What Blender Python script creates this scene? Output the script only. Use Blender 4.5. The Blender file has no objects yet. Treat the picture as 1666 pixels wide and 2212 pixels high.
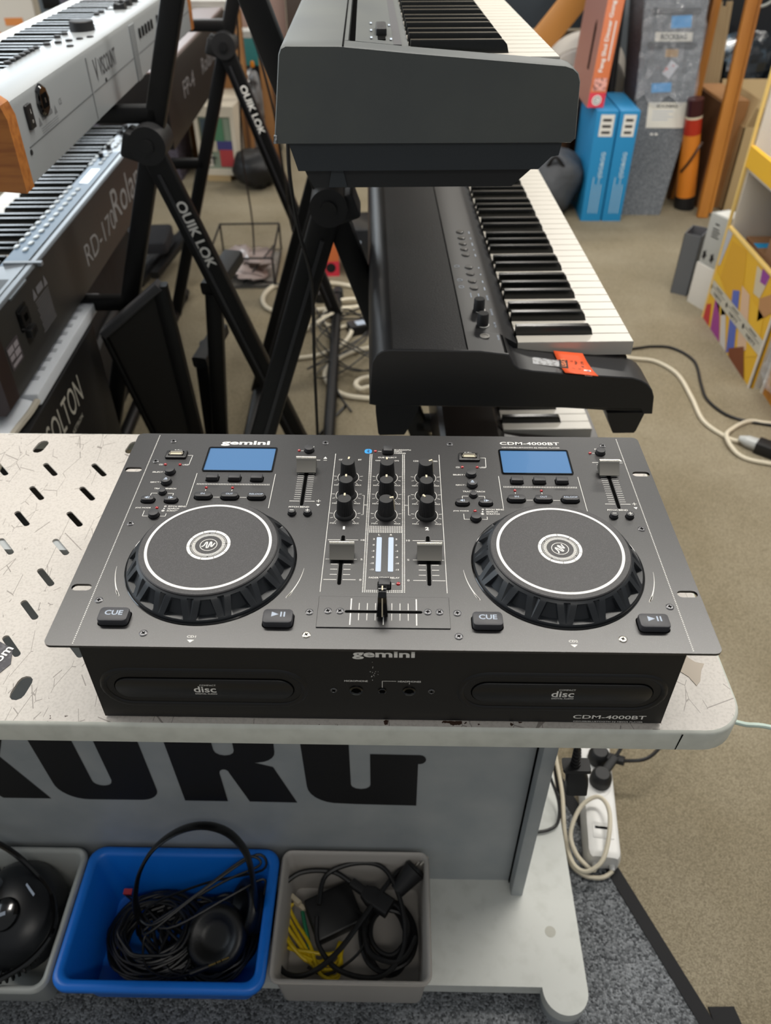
import bpy, bmesh, math, random
from mathutils import Vector, Matrix, geometry
PI = math.pi
rnd = random.Random(7)
scene = bpy.context.scene
COL = scene.collection

# ------------------------------------------------------------------ camera
YAW, PITCH, ROLL = -0.018821, 0.698923, 0.0020655
CAM = Vector((0.01023, -0.49214, 1.26022))
F_PX = 1681.17
fw = Vector((math.sin(YAW) * math.cos(PITCH), math.cos(YAW) * math.cos(PITCH), -math.sin(PITCH)))
rt0 = Vector((math.cos(YAW), -math.sin(YAW), 0)); dn0 = fw.cross(rt0)
rt = rt0 * math.cos(ROLL) + dn0 * math.sin(ROLL)
dn = dn0 * math.cos(ROLL) - rt0 * math.sin(ROLL)
cam_data = bpy.data.cameras.new('camera'); cam = bpy.data.objects.new('camera', cam_data); COL.objects.link(cam)
cam.matrix_world = Matrix(((rt.x, -dn.x, -fw.x, CAM.x), (rt.y, -dn.y, -fw.y, CAM.y), (rt.z, -dn.z, -fw.z, CAM.z), (0, 0, 0, 1)))
cam_data.sensor_fit = 'HORIZONTAL'; cam_data.sensor_width = 36.0; cam_data.lens = F_PX / 1666 * 36.0
cam_data.clip_start = 0.02; cam_data.clip_end = 60
cam_data.dof.use_dof = True; cam_data.dof.focus_distance = 0.66; cam_data.dof.aperture_fstop = 10.5
scene.camera = cam

# ------------------------------------------------------------------ world and lights
world = bpy.data.worlds.new('world'); scene.world = world; world.use_nodes = True
bg = world.node_tree.nodes['Background']; bg.inputs[0].default_value = (0.93, 0.97, 1.0, 1); bg.inputs[1].default_value = 0.25
def area(name, loc, target, sx, sy, power, color):
    d = bpy.data.lights.new(name, 'AREA'); d.shape = 'RECTANGLE'; d.size = sx; d.size_y = sy; d.energy = power; d.color = color
    o = bpy.data.objects.new(name, d); COL.objects.link(o); o.location = loc
    o.rotation_euler = (Vector(target) - Vector(loc)).to_track_quat('-Z', 'Y').to_euler()
    return o
WARM = (1.0, 0.955, 0.88)
area('ceiling_light', (-0.78, 1.15, 2.75), (-0.78, 1.15, 0), 1.5, 0.3, 38, WARM)
area('ceiling_light', (0.85, 1.15, 2.75), (0.85, 1.15, 0), 1.5, 0.3, 46, WARM)
area('ceiling_light', (-2.3, 0.5, 2.75), (-2.3, 0.5, 0), 0.3, 1.0, 34, WARM)
area('ceiling_light', (-1.15, 4.7, 2.75), (-1.15, 4.7, 0), 1.5, 0.3, 24, WARM)
area('ceiling_light', (1.5, 4.4, 2.75), (1.5, 4.4, 0), 1.5, 0.3, 54, WARM)
area('ceiling_light', (2.4, 1.2, 2.75), (2.4, 1.2, 0), 0.3, 1.0, 26, WARM)
area('ceiling_light', (0.4, -1.6, 2.75), (0.4, -1.6, 0), 1.5, 0.3, 12, WARM)  # fill lamp added behind the camera to lift the dim under-desk area
area('shop_window', (-4.2, 1.0, 1.9), (0, 1.0, 0.9), 2.6, 1.6, 45, (0.78, 0.9, 1.0))
area('shop_window', (-2.6, 6.1, 1.7), (-2.0, 0.0, 0.7), 2.8, 1.8, 70, (0.82, 0.92, 1.0))

vs = scene.view_settings
scene.display_settings.display_device = 'sRGB'
vs.view_transform = 'Standard'; vs.look = 'None'; vs.gamma = 1.0; vs.use_curve_mapping = False; vs.exposure = 0.0

# ------------------------------------------------------------------ helpers
def lin(h):
    h = h.lstrip('#'); c = [int(h[i:i + 2], 16) / 255 for i in (0, 2, 4)]
    return [x / 12.92 if x <= 0.04045 else ((x + 0.055) / 1.055) ** 2.4 for x in c] + [1.0]

def mat(name, hexc, rough=0.5, metal=0.0, spec=0.5, bump=None, var=None, coat=0.0, trans=0.0, alpha=None, emis=None, grain=None, ior=None):
    m = bpy.data.materials.new(name); m.use_nodes = True
    nt = m.node_tree; b = nt.nodes['Principled BSDF']; L = nt.links
    col = lin(hexc)
    b.inputs['Base Color'].default_value = col; b.inputs['Roughness'].default_value = rough
    b.inputs['Metallic'].default_value = metal; b.inputs['Specular IOR Level'].default_value = spec
    b.inputs['Coat Weight'].default_value = coat; b.inputs['Transmission Weight'].default_value = trans
    if ior: b.inputs['IOR'].default_value = ior
    if alpha is not None: b.inputs['Alpha'].default_value = alpha
    if emis: b.inputs['Emission Color'].default_value = lin(emis[0]); b.inputs['Emission Strength'].default_value = emis[1]
    tc = None
    if bump or var or grain:
        tc = nt.nodes.new('ShaderNodeTexCoord')
    if var:      # (scale, second colour, contrast low, contrast high, [stretch])
        n = nt.nodes.new('ShaderNodeTexNoise'); n.inputs['Scale'].default_value = var[0]; n.inputs['Detail'].default_value = 6
        src = tc.outputs['Object']
        if len(var) > 4:
            mp = nt.nodes.new('ShaderNodeMapping'); mp.inputs['Scale'].default_value = var[4]; L.new(src, mp.inputs['Vector']); src = mp.outputs['Vector']
        L.new(src, n.inputs['Vector'])
        r = nt.nodes.new('ShaderNodeValToRGB'); r.color_ramp.elements[0].position = var[2]; r.color_ramp.elements[1].position = var[3]
        r.color_ramp.elements[0].color = col; r.color_ramp.elements[1].color = lin(var[1])
        L.new(n.outputs['Fac'], r.inputs['Fac']); L.new(r.outputs['Color'], b.inputs['Base Color'])
    if bump:     # (scale, strength, distance)
        n = nt.nodes.new('ShaderNodeTexNoise'); n.inputs['Scale'].default_value = bump[0]; n.inputs['Detail'].default_value = 4
        L.new(tc.outputs['Object'], n.inputs['Vector'])
        bp = nt.nodes.new('ShaderNodeBump'); bp.inputs['Strength'].default_value = bump[1]; bp.inputs['Distance'].default_value = bump[2]
        L.new(n.outputs['Fac'], bp.inputs['Height']); L.new(bp.outputs['Normal'], b.inputs['Normal'])
    return m

def rrect(x0, x1, y0, y1, r, n=4):
    if r <= 1e-6: return [(x0, y0), (x1, y0), (x1, y1), (x0, y1)]
    out = []
    for cx, cy, a in ((x1 - r, y0 + r, -PI / 2), (x1 - r, y1 - r, 0), (x0 + r, y1 - r, PI / 2), (x0 + r, y0 + r, PI)):
        for i in range(n + 1):
            t = a + PI / 2 * i / n; out.append((cx + r * math.cos(t), cy + r * math.sin(t)))
    return out

def circ(cx, cy, r, n=24): return [(cx + r * math.cos(2 * PI * i / n), cy + r * math.sin(2 * PI * i / n)) for i in range(n)]

def pill(x0, y0, x1, y1, r, n=5):
    a = math.atan2(y1 - y0, x1 - x0); out = []
    for i in range(n + 1): t = a - PI / 2 + PI * i / n; out.append((x1 + r * math.cos(t), y1 + r * math.sin(t)))
    for i in range(n + 1): t = a + PI / 2 + PI * i / n; out.append((x0 + r * math.cos(t), y0 + r * math.sin(t)))
    return out

def smooth_path(pts, per=6, closed=False):
    P = [Vector(p) for p in pts]; n = len(P); out = []
    segs = n if closed else n - 1
    for i in range(segs):
        p0 = P[(i - 1) % n] if closed or i > 0 else P[0]; p1 = P[i % n]; p2 = P[(i + 1) % n]
        p3 = P[(i + 2) % n] if closed or i + 2 < n else P[-1]
        for k in range(per):
            t = k / per
            out.append(0.5 * ((2 * p1) + (p2 - p0) * t + (2 * p0 - 5 * p1 + 4 * p2 - p3) * t * t + (3 * p1 - p0 - 3 * p2 + p3) * t ** 3))
    if not closed: out.append(P[-1])
    return out

_glyphs = {}
def glyph_mesh(s, bold=0.0, shear=0.0):
    key = (s, bold, shear)
    if key in _glyphs: return _glyphs[key]
    c = bpy.data.curves.new('lettering', 'FONT'); c.body = s; c.offset = bold; c.shear = shear; c.resolution_u = 3
    o = bpy.data.objects.new('lettering', c)
    me = bpy.data.meshes.new_from_object(o)
    v = [tuple(p.co) for p in me.vertices]; f = [tuple(p.vertices) for p in me.polygons]
    bpy.data.objects.remove(o); bpy.data.curves.remove(c); bpy.data.meshes.remove(me)
    _glyphs[key] = (v, f)
    return v, f

class MB:
    def __init__(s): s.v = []; s.f = []
    def add(s, vs, fs, M=None):
        k = len(s.v)
        if M is not None: vs = [tuple(M @ Vector(p)) for p in vs]
        s.v += [tuple(p) for p in vs]; s.f += [tuple(i + k for i in q) for q in fs]
        return s
    def box(s, x0, x1, y0, y1, z0, z1, M=None):
        return s.add([(x0, y0, z0), (x1, y0, z0), (x1, y1, z0), (x0, y1, z0), (x0, y0, z1), (x1, y0, z1), (x1, y1, z1), (x0, y1, z1)],
                     [(0, 3, 2, 1), (4, 5, 6, 7), (0, 1, 5, 4), (1, 2, 6, 5), (2, 3, 7, 6), (3, 0, 4, 7)], M)
    def prism(s, poly, a0, a1, axis='z', M=None, cap0=True, cap1=True):
        def P(p, q, a): return (p, q, a) if axis == 'z' else ((p, a, q) if axis == 'y' else (a, p, q))
        n = len(poly); ar = sum(poly[i][0] * poly[(i + 1) % n][1] - poly[(i + 1) % n][0] * poly[i][1] for i in range(n))
        if (ar < 0) != (axis == 'y'): poly = poly[::-1]
        vs = [P(p, q, a0) for p, q in poly] + [P(p, q, a1) for p, q in poly]
        fs = [(i, (i + 1) % n, n + (i + 1) % n, n + i) for i in range(n)]
        if cap0: fs.append(tuple(range(n - 1, -1, -1)))
        if cap1: fs.append(tuple(range(n, 2 * n)))
        return s.add(vs, fs, M)
    def loft(s, rings, cap0=True, cap1=True, M=None, closed=False):
        n = len(rings[0]); vs = [p for r in rings for p in r]; fs = []
        m = len(rings)
        for k in range(m if closed else m - 1):
            k2 = (k + 1) % m
            for i in range(n): fs.append((k * n + i, k * n + (i + 1) % n, k2 * n + (i + 1) % n, k2 * n + i))
        if not closed:
            if cap0: fs.append(tuple(range(n - 1, -1, -1)))
            if cap1: fs.append(tuple((m - 1) * n + i for i in range(n)))
        return s.add(vs, fs, M)
    def rbox(s, x0, x1, y0, y1, z0, z1, r=0.0, b=0.0, n=3, bottom=False, M=None):
        lv = []
        if bottom and b: lv += [(z0, b), (z0 + b, 0)]
        else: lv += [(z0, 0)]
        if b: lv += [(z1 - b, 0), (z1 - b * 0.3, b * 0.3), (z1, b)]
        else: lv += [(z1, 0)]
        rr = max(r, 1e-5)
        rings = [[(p, q, z) for p, q in rrect(x0 + i, x1 - i, y0 + i, y1 - i, max(rr - i, 1e-5) if r > 1e-6 else 1e-5, n)] for z, i in lv] if r > 1e-6 else \
                [[(p, q, z) for p, q in rrect(x0 + i, x1 - i, y0 + i, y1 - i, 0)] for z, i in lv]
        return s.loft(rings, M=M)
    def cyl(s, p0, p1, r0, r1=None, n=16, M=None, cap0=True, cap1=True):
        r1 = r0 if r1 is None else r1
        p0 = Vector(p0); p1 = Vector(p1); d = (p1 - p0).normalized()
        a = d.orthogonal().normalized(); b = d.cross(a)
        rg = lambda c, r: [tuple(c + (a * math.cos(2 * PI * i / n) + b * math.sin(2 * PI * i / n)) * r) for i in range(n)]
        return s.loft([rg(p0, r0), rg(p1, r1)], cap0, cap1, M)
    def lathe(s, prof, n=24, c=(0, 0, 0), M=None, cap0=True, cap1=True):
        rings = [[(c[0] + r * math.cos(2 * PI * i / n), c[1] + r * math.sin(2 * PI * i / n), c[2] + z) for i in range(n)] for r, z in prof]
        return s.loft(rings, cap0, cap1, M)
    def tube(s, pts, r, n=7, closed=False, per=6, M=None, raw=False, flat=1.0):
        P = [Vector(p) for p in pts] if raw else smooth_path(pts, per, closed)
        m = len(P); rings = []; up = None
        for i in range(m):
            a = P[(i - 1) % m] if closed or i > 0 else P[i]; b = P[(i + 1) % m] if closed or i < m - 1 else P[i]
            t = (b - a)
            t = t.normalized() if t.length > 1e-9 else Vector((1, 0, 0))
            if up is None: up = t.orthogonal().normalized()
            up = (up - t * up.dot(t))
            up = up.normalized() if up.length > 1e-6 else t.orthogonal().normalized()
            q = t.cross(up); rr = r[i * (len(r) - 1) // max(m - 1, 1)] if isinstance(r, (list, tuple)) else r
            rings.append([tuple(P[i] + (up * math.cos(2 * PI * k / n) * flat + q * math.sin(2 * PI * k / n)) * rr) for k in range(n)])
        return s.loft(rings, M=M, closed=closed)
    def bar(s, p0, p1, w, h, upv=(0, 1, 0), b=0.0, M=None):
        p0 = Vector(p0); p1 = Vector(p1); d = (p1 - p0).normalized(); u = Vector(upv); u = (u - d * u.dot(d)).normalized(); q = d.cross(u)
        sec = rrect(-w / 2, w / 2, -h / 2, h / 2, b, 2) if b else [(-w / 2, -h / 2), (w / 2, -h / 2), (w / 2, h / 2), (-w / 2, h / 2)]
        rg = lambda c: [tuple(c + q * x + u * y) for x, y in sec]
        return s.loft([rg(p0), rg(p1)], M=M)
    def ring(s, cx, cy, r0, r1, z, n=48, a0=0, a1=2 * PI, M=None):
        full = abs(a1 - a0 - 2 * PI) < 1e-6; m = n if full else n + 1; vs = []; fs = []
        for i in range(m):
            t = a0 + (a1 - a0) * i / n
            vs += [(cx + r0 * math.cos(t), cy + r0 * math.sin(t), z), (cx + r1 * math.cos(t), cy + r1 * math.sin(t), z)]
        for i in range(n):
            j = (i + 1) % m; fs.append((2 * i, 2 * i + 1, 2 * j + 1, 2 * j))
        return s.add(vs, fs, M)
    def quad(s, x0, x1, y0, y1, z, M=None): return s.add([(x0, y0, z), (x1, y0, z), (x1, y1, z), (x0, y1, z)], [(0, 1, 2, 3)], M)
    def poly(s, pts, z, M=None):
        if len(pts) > 2:
            tri = geometry.tessellate_polygon([[Vector((p[0], p[1], 0)) for p in pts]])
            vs = [(p[0], p[1], z) for p in pts]; fs = []
            for t in tri:
                a, b, c = (vs[i] for i in t)
                fs.append(t if (b[0] - a[0]) * (c[1] - a[1]) - (b[1] - a[1]) * (c[0] - a[0]) > 0 else t[::-1])
            s.add(vs, fs, M)
        return s
    def line(s, x0, y0, x1, y1, w, z, M=None):
        d = math.hypot(x1 - x0, y1 - y0); nx = -(y1 - y0) / d * w / 2; ny = (x1 - x0) / d * w / 2
        return s.add([(x0 - nx, y0 - ny, z), (x1 - nx, y1 - ny, z), (x1 + nx, y1 + ny, z), (x0 + nx, y0 + ny, z)], [(0, 1, 2, 3)], M)
    def text(s, t, cx, cy, w, h, z=0.0, bold=0.0, shear=0.0, M=None, anchor='c'):
        v, f = glyph_mesh(t, bold, shear)
        if not v: return s
        x0 = min(p[0] for p in v); x1 = max(p[0] for p in v); y0 = min(p[1] for p in v); y1 = max(p[1] for p in v)
        sy = h / (y1 - y0); sx = w / (x1 - x0) if w else sy * 1.25; ww = sx * (x1 - x0)
        ox = cx - ww / 2 if anchor == 'c' else (cx if anchor == 'l' else cx - ww)
        return s.add([(ox + (p[0] - x0) * sx, cy - h / 2 + (p[1] - y0) * sy, z) for p in v], f, M)
    def plate(s, outer, holes, z0, z1, M=None):
        loops = [outer] + holes; flat = [p for l in loops for p in l]
        tri = geometry.tessellate_polygon([[Vector((p[0], p[1], 0)) for p in l] for l in loops])
        def ori(t, upw):
            a, b, c = (flat[i] for i in t); ar = (b[0] - a[0]) * (c[1] - a[1]) - (b[1] - a[1]) * (c[0] - a[0])
            return tuple(t) if (ar > 0) == upw else tuple(t[::-1])
        N = len(flat)
        vs = [(p[0], p[1], z1) for p in flat] + [(p[0], p[1], z0) for p in flat]
        fs = [ori(t, True) for t in tri] + [tuple(i + N for i in ori(t, False)) for t in tri]
        k = 0
        for li, l in enumerate(loops):
            n = len(l); ar = sum(l[i][0] * l[(i + 1) % n][1] - l[(i + 1) % n][0] * l[i][1] for i in range(n))
            ccw = ar > 0
            for i in range(n):
                a = k + i; b = k + (i + 1) % n
                q = (a, a + N, b + N, b)
                if ccw == (li == 0): q = q
                else: q = q[::-1]
                fs.append(q)
            k += n
        return s.add(vs, fs, M)
    def build(s, name, m, parent=None, smooth=True, angle=32, loc=None, rot=None):
        me = bpy.data.meshes.new(name); me.from_pydata(s.v, [], s.f); me.update()
        if smooth:
            me.polygons.foreach_set('use_smooth', [True] * len(me.polygons)); me.set_sharp_from_angle(angle=math.radians(angle))
        me.materials.append(m)
        o = bpy.data.objects.new(name, me); COL.objects.link(o)
        if parent: o.parent = parent
        if loc: o.location = loc
        if rot: o.rotation_euler = rot
        return o

def tag(o, label, cat, group=None):
    o['label'] = label; o['category'] = cat
    if group: o['group'] = group
    return o
def struct(o): o['kind'] = 'structure'; return o
def thing(name, label, cat, loc=(0, 0, 0), rz=0.0, group=None):
    o = bpy.data.objects.new(name, None); o.empty_display_size = 0.05; COL.objects.link(o)
    o.location = loc; o.rotation_euler = (0, 0, rz)
    return tag(o, label, cat, group)
def dup(src, parent=None, loc=None, rz=None):
    c = src.copy(); COL.objects.link(c); c.parent = parent
    if loc is not None: c.location = loc
    if rz is not None: c.rotation_euler = (0, 0, rz)
    for ch in list(src.children): dup_child(ch, c)
    return c
def dup_child(src, parent):
    c = src.copy(); COL.objects.link(c); c.parent = parent
    for ch in list(src.children): dup_child(ch, c)
def frame(origin, z_axis, x_axis):
    z = Vector(z_axis).normalized(); x = Vector(x_axis); x = (x - z * x.dot(z)).normalized(); y = z.cross(x)
    o = Vector(origin)
    return Matrix(((x.x, y.x, z.x, o.x), (x.y, y.y, z.y, o.y), (x.z, y.z, z.z, o.z), (0, 0, 0, 1)))
A21 = math.radians(2.1)          # the keyboards stand turned by this much from the desk
def KW(u, v, z):                  # keyboard-row frame to world
    return Vector((math.cos(A21) * u - math.sin(A21) * v, math.sin(A21) * u + math.cos(A21) * v, z))

# ------------------------------------------------------------------ materials
def carpet_mat(name, c1, c2, scale, bumpd, c3=None, big=3.0, lo=0.15, hi=0.85, fine=3.0):
    m = mat(name, c1, 0.95, spec=0.1); nt = m.node_tree; L = nt.links; b = nt.nodes['Principled BSDF']
    tc = nt.nodes.new('ShaderNodeTexCoord'); v = nt.nodes.new('ShaderNodeTexVoronoi'); v.inputs['Scale'].default_value = scale
    L.new(tc.outputs['Object'], v.inputs['Vector'])
    n = nt.nodes.new('ShaderNodeTexNoise'); n.inputs['Scale'].default_value = scale * fine; n.inputs['Detail'].default_value = 2
    L.new(tc.outputs['Object'], n.inputs['Vector'])
    sx = nt.nodes.new('ShaderNodeSeparateColor'); L.new(v.outputs['Color'], sx.inputs[0])
    ad = nt.nodes.new('ShaderNodeMath'); ad.operation = 'MULTIPLY_ADD'; ad.inputs[1].default_value = 0.65; L.new(sx.outputs[0], ad.inputs[0])
    n3 = nt.nodes.new('ShaderNodeMath'); n3.operation = 'MULTIPLY'; n3.inputs[1].default_value = 0.4; L.new(n.outputs['Fac'], n3.inputs[0]); L.new(n3.outputs[0], ad.inputs[2])
    r = nt.nodes.new('ShaderNodeValToRGB'); r.color_ramp.elements[0].position = lo; r.color_ramp.elements[1].position = hi
    r.color_ramp.elements[0].color = lin(c1); r.color_ramp.elements[1].color = lin(c2); L.new(ad.outputs[0], r.inputs['Fac'])
    n2 = nt.nodes.new('ShaderNodeTexNoise'); n2.inputs['Scale'].default_value = big; n2.inputs['Detail'].default_value = 5; L.new(tc.outputs['Object'], n2.inputs['Vector'])
    mx = nt.nodes.new('ShaderNodeMix'); mx.data_type = 'RGBA'; mx.blend_type = 'MULTIPLY'; mx.inputs[0].default_value = 1.0
    r2 = nt.nodes.new('ShaderNodeValToRGB'); r2.color_ramp.elements[0].position = 0.3; r2.color_ramp.elements[1].position = 0.7
    r2.color_ramp.elements[0].color = lin(c3 or 'e4e2de'); r2.color_ramp.elements[1].color = (1, 1, 1, 1); L.new(n2.outputs['Fac'], r2.inputs['Fac'])
    L.new(r.outputs['Color'], mx.inputs[6]); L.new(r2.outputs['Color'], mx.inputs[7]); L.new(mx.outputs[2], b.inputs['Base Color'])
    bp = nt.nodes.new('ShaderNodeBump'); bp.inputs['Strength'].default_value = 0.9; bp.inputs['Distance'].default_value = bumpd; bp.invert = True
    L.new(v.outputs['Distance'], bp.inputs['Height']); L.new(bp.outputs['Normal'], b.inputs['Normal'])
    return m

def scratched_paint(name, base, base2, scratch):
    m = mat(name, base, 0.42); nt = m.node_tree; L = nt.links; b = nt.nodes['Principled BSDF']
    tc = nt.nodes.new('ShaderNodeTexCoord')
    def node(t): return nt.nodes.new(t)
    def mth(op, a, bb=None):
        q = node('ShaderNodeMath'); q.operation = op
        for i, x in enumerate((a, bb)):
            if x is None: continue
            if isinstance(x, (int, float)): q.inputs[i].default_value = x
            else: L.new(x, q.inputs[i])
        return q.outputs[0]
    warp = node('ShaderNodeTexNoise'); warp.inputs['Scale'].default_value = 9; L.new(tc.outputs['Object'], warp.inputs['Vector'])
    total = None
    for k, (rot, sc, thr, gs, g0) in enumerate(((0.5, 13, 0.0030, 16, 0.60), (-0.75, 19, 0.0040, 22, 0.59), (1.9, 16, 0.0034, 18, 0.60), (0.1, 34, 0.0075, 30, 0.60), (2.6, 46, 0.0095, 36, 0.59), (1.2, 60, 0.012, 40, 0.6))):
        mp = node('ShaderNodeMapping'); mp.inputs['Rotation'].default_value = (0, 0, rot); mp.inputs['Scale'].default_value = (1.0, 0.45, 1.0); mp.inputs['Location'].default_value = (k * 1.7, k * 0.9, 0)
        L.new(tc.outputs['Object'], mp.inputs['Vector'])
        v = node('ShaderNodeTexVoronoi'); v.feature = 'DISTANCE_TO_EDGE'; v.inputs['Scale'].default_value = sc; L.new(mp.outputs['Vector'], v.inputs['Vector'])
        line = mth('LESS_THAN', v.outputs['Distance'], thr)
        g = node('ShaderNodeTexNoise'); g.inputs['Scale'].default_value = gs; g.inputs['Detail'].default_value = 3; L.new(mp.outputs['Vector'], g.inputs['Vector'])
        gate = mth('GREATER_THAN', g.outputs['Fac'], g0)
        q = mth('MULTIPLY', line, gate)
        total = q if total is None else mth('MAXIMUM', total, q)
    sp = node('ShaderNodeTexNoise'); sp.inputs['Scale'].default_value = 420; sp.inputs['Detail'].default_value = 2; L.new(tc.outputs['Object'], sp.inputs['Vector'])
    r = node('ShaderNodeValToRGB'); r.color_ramp.elements[0].position = 0.33; r.color_ramp.elements[1].position = 0.55
    r.color_ramp.elements[0].color = lin(base2); r.color_ramp.elements[1].color = lin(base); L.new(sp.outputs['Fac'], r.inputs['Fac'])
    # paint chips close to the front edge
    sep = node('ShaderNodeSeparateXYZ'); L.new(tc.outputs['Object'], sep.inputs[0])
    edge = mth('LESS_THAN', sep.outputs[1], -0.128)
    cn = node('ShaderNodeTexNoise'); cn.inputs['Scale'].default_value = 75; cn.inputs['Detail'].default_value = 4; L.new(tc.outputs['Object'], cn.inputs['Vector'])
    chip = mth('MULTIPLY', edge, mth('GREATER_THAN', cn.outputs['Fac'], 0.655))
    mx = node('ShaderNodeMix'); mx.data_type = 'RGBA'; L.new(mth('MULTIPLY', total, 0.6), mx.inputs[0]); L.new(r.outputs['Color'], mx.inputs[6]); mx.inputs[7].default_value = lin(scratch)
    mx2 = node('ShaderNodeMix'); mx2.data_type = 'RGBA'; L.new(chip, mx2.inputs[0]); L.new(mx.outputs[2], mx2.inputs[6]); mx2.inputs[7].default_value = lin('3d2a20')
    L.new(mx2.outputs[2], b.inputs['Base Color'])
    bp = node('ShaderNodeBump'); bp.inputs['Strength'].default_value = 0.25; bp.inputs['Distance'].default_value = 0.0004; L.new(sp.outputs['Fac'], bp.inputs['Height']); L.new(bp.outputs['Normal'], b.inputs['Normal'])
    return m

MT = {}
MT['floor'] = carpet_mat('beige_carpet', '7d7462', 'a69c86', 520, 0.0010, 'e2dfd8', 3.5)
MT['loop'] = carpet_mat('grey_loop_carpet', '3c3e41', '9fa3a7', 330, 0.0025, 'cfcfcf', 8.0)
MT['tape'] = mat('black_fabric_tape', '131316', 0.8, bump=(900, 0.3, 0.0005))
MT['deskpaint'] = scratched_paint('scratched_white_paint', 'c4beb7', 'b8b2ab', '4f453d')
MT['desklip'] = mat('worn_white_edge_paint', 'cfd1c8', 0.5, var=(60, 'c3c5bc', 0.4, 0.7), bump=(500, 0.15, 0.0003))
MT['deskpanel'] = mat('light_grey_laminate', '9aa0a3', 0.45, var=(14, 'a9adae', 0.35, 0.7))
MT['shelf'] = mat('white_scuffed_shelf_paint', 'd0d2cd', 0.5, var=(45, 'c6c8c2', 0.5, 0.75), bump=(300, 0.1, 0.0003))
MT['vinyl'] = mat('black_vinyl_lettering', '0b0b0e', 0.65)
MT['plate'] = mat('black_textured_metal', '171618', 0.35, spec=0.85, var=(1300, '3a383b', 0.54, 0.82), bump=(1700, 0.05, 0.0003))
MT['black'] = mat('black_satin_metal', '0e0e10', 0.42, bump=(900, 0.05, 0.0002))
MT['dark'] = mat('black_and_recess_shade', '020202', 0.9, spec=0.05)  # flat black, also stands for the shade inside slots and gaps
MT['rubber'] = mat('black_rubber', '151517', 0.55)
MT['btn'] = mat('dark_grey_button_plastic', '29292c', 0.5)
MT['cue'] = mat('grey_backlit_button_plastic', '3a3a3e', 0.5)
MT['white'] = mat('white_print', 'e9e7e2', 0.6)
MT['ivory'] = mat('ivory_pointer', 'd8cbb0', 0.5)
MT['greyp'] = mat('pale_blue_grey_print', 'a9b4c4', 0.6)
MT['jogtop'] = mat('matte_black_jog_surface', '2a292b', 0.5, var=(1300, '424143', 0.48, 0.72))
MT['jogrim'] = mat('dark_rubberised_jog_rim', '1d2024', 0.4)
MT['gloss'] = mat('glossy_black_plastic', '060607', 0.12, coat=0.4)
MT['chrome'] = mat('brushed_gunmetal_cap', 'c4c0b6', 0.24, metal=0.8)
MT['chromed'] = mat('brushed_dark_gunmetal_face', '6f6d68', 0.36, metal=0.55)
MT['steel'] = mat('steel_screw', 'b9b5ac', 0.3, metal=1.0)
MT['darksteel'] = mat('blackened_screw', '6e6e70', 0.35, metal=0.8)
MT['usb'] = mat('usb_nickel', 'd6cfc0', 0.25, metal=0.9)
MT['led'] = mat('red_indicator', 'a3161b', 0.2, coat=0.6)
MT['lcd'] = mat('blue_display_glass', '4a76a6', 0.2, spec=0.8, coat=1.0)
MT['vu'] = mat('pale_blue_meter_strip', 'b5c4dc', 0.4)
MT['bt'] = mat('bright_blue_badge', '1f93dd', 0.5)
MT['tray'] = mat('black_tray_plastic', '121213', 0.38)
MT['pianoblk'] = mat('black_textured_piano_shell', '1a1a1c', 0.4, bump=(1500, 0.05, 0.0002))
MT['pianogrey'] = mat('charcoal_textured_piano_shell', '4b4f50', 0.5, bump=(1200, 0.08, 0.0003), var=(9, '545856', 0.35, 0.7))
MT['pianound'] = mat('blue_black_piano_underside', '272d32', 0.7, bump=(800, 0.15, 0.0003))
MT['wkey'] = mat('ivory_white_key', 'c6c1b7', 0.3)
MT['bkey'] = mat('black_key', '0c0e0d', 0.22)
MT['grill'] = mat('black_speaker_mesh', '17171a', 0.45, bump=(700, 0.9, 0.001))
MT['steelblk'] = mat('black_powder_coated_steel', '070708', 0.45, spec=0.35)
MT['wood'] = mat('orange_brown_wood', 'a8692c', 0.4, var=(10, '8a4f1e', 0.4, 0.7, (1, 12, 12)))
MT['silver'] = mat('silver_grey_paint', '8f9395', 0.38, metal=0.15)
MT['whitecable'] = mat('cream_cable', 'd6cdb8', 0.5)
MT['blackcable'] = mat('black_cable', '0d0d0f', 0.42)
MT['mintcable'] = mat('pale_mint_cable', 'c4d6cc', 0.45)
MT['whiteplastic'] = mat('white_plastic', 'e4e3e0', 0.3)
MT['bluebin'] = mat('blue_polypropylene', '0b70d6', 0.36)
MT['greybin'] = mat('grey_polypropylene', 'aaa59f', 0.45)
MT['clearbin'] = mat('translucent_grey_plastic', 'b9bcb9', 0.35, trans=0.25)
MT['leather'] = mat('black_leatherette', '0c0c0d', 0.38, bump=(260, 0.2, 0.0008))
MT['yellowc'] = mat('yellow_cable', 'd8b90c', 0.45)
MT['greenc'] = mat('green_cable', '1f7a55', 0.45)
MT['paperw'] = mat('white_paper', 'e8e6e0', 0.7)
MT['wall'] = mat('cream_wall_paint', 'b9ae9c', 0.8)

# ------------------------------------------------------------------ room shell
ZT = 0.74
fl = MB().box(-4.5, 4.5, -2.5, 6.2, -0.05, 0.0).build('floor', MT['floor']); struct(fl)
wb = MB().box(-4.5, 4.5, 6.2, 6.3, -0.05, 2.9).build('wall_back', MT['wall']); struct(wb)

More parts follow.
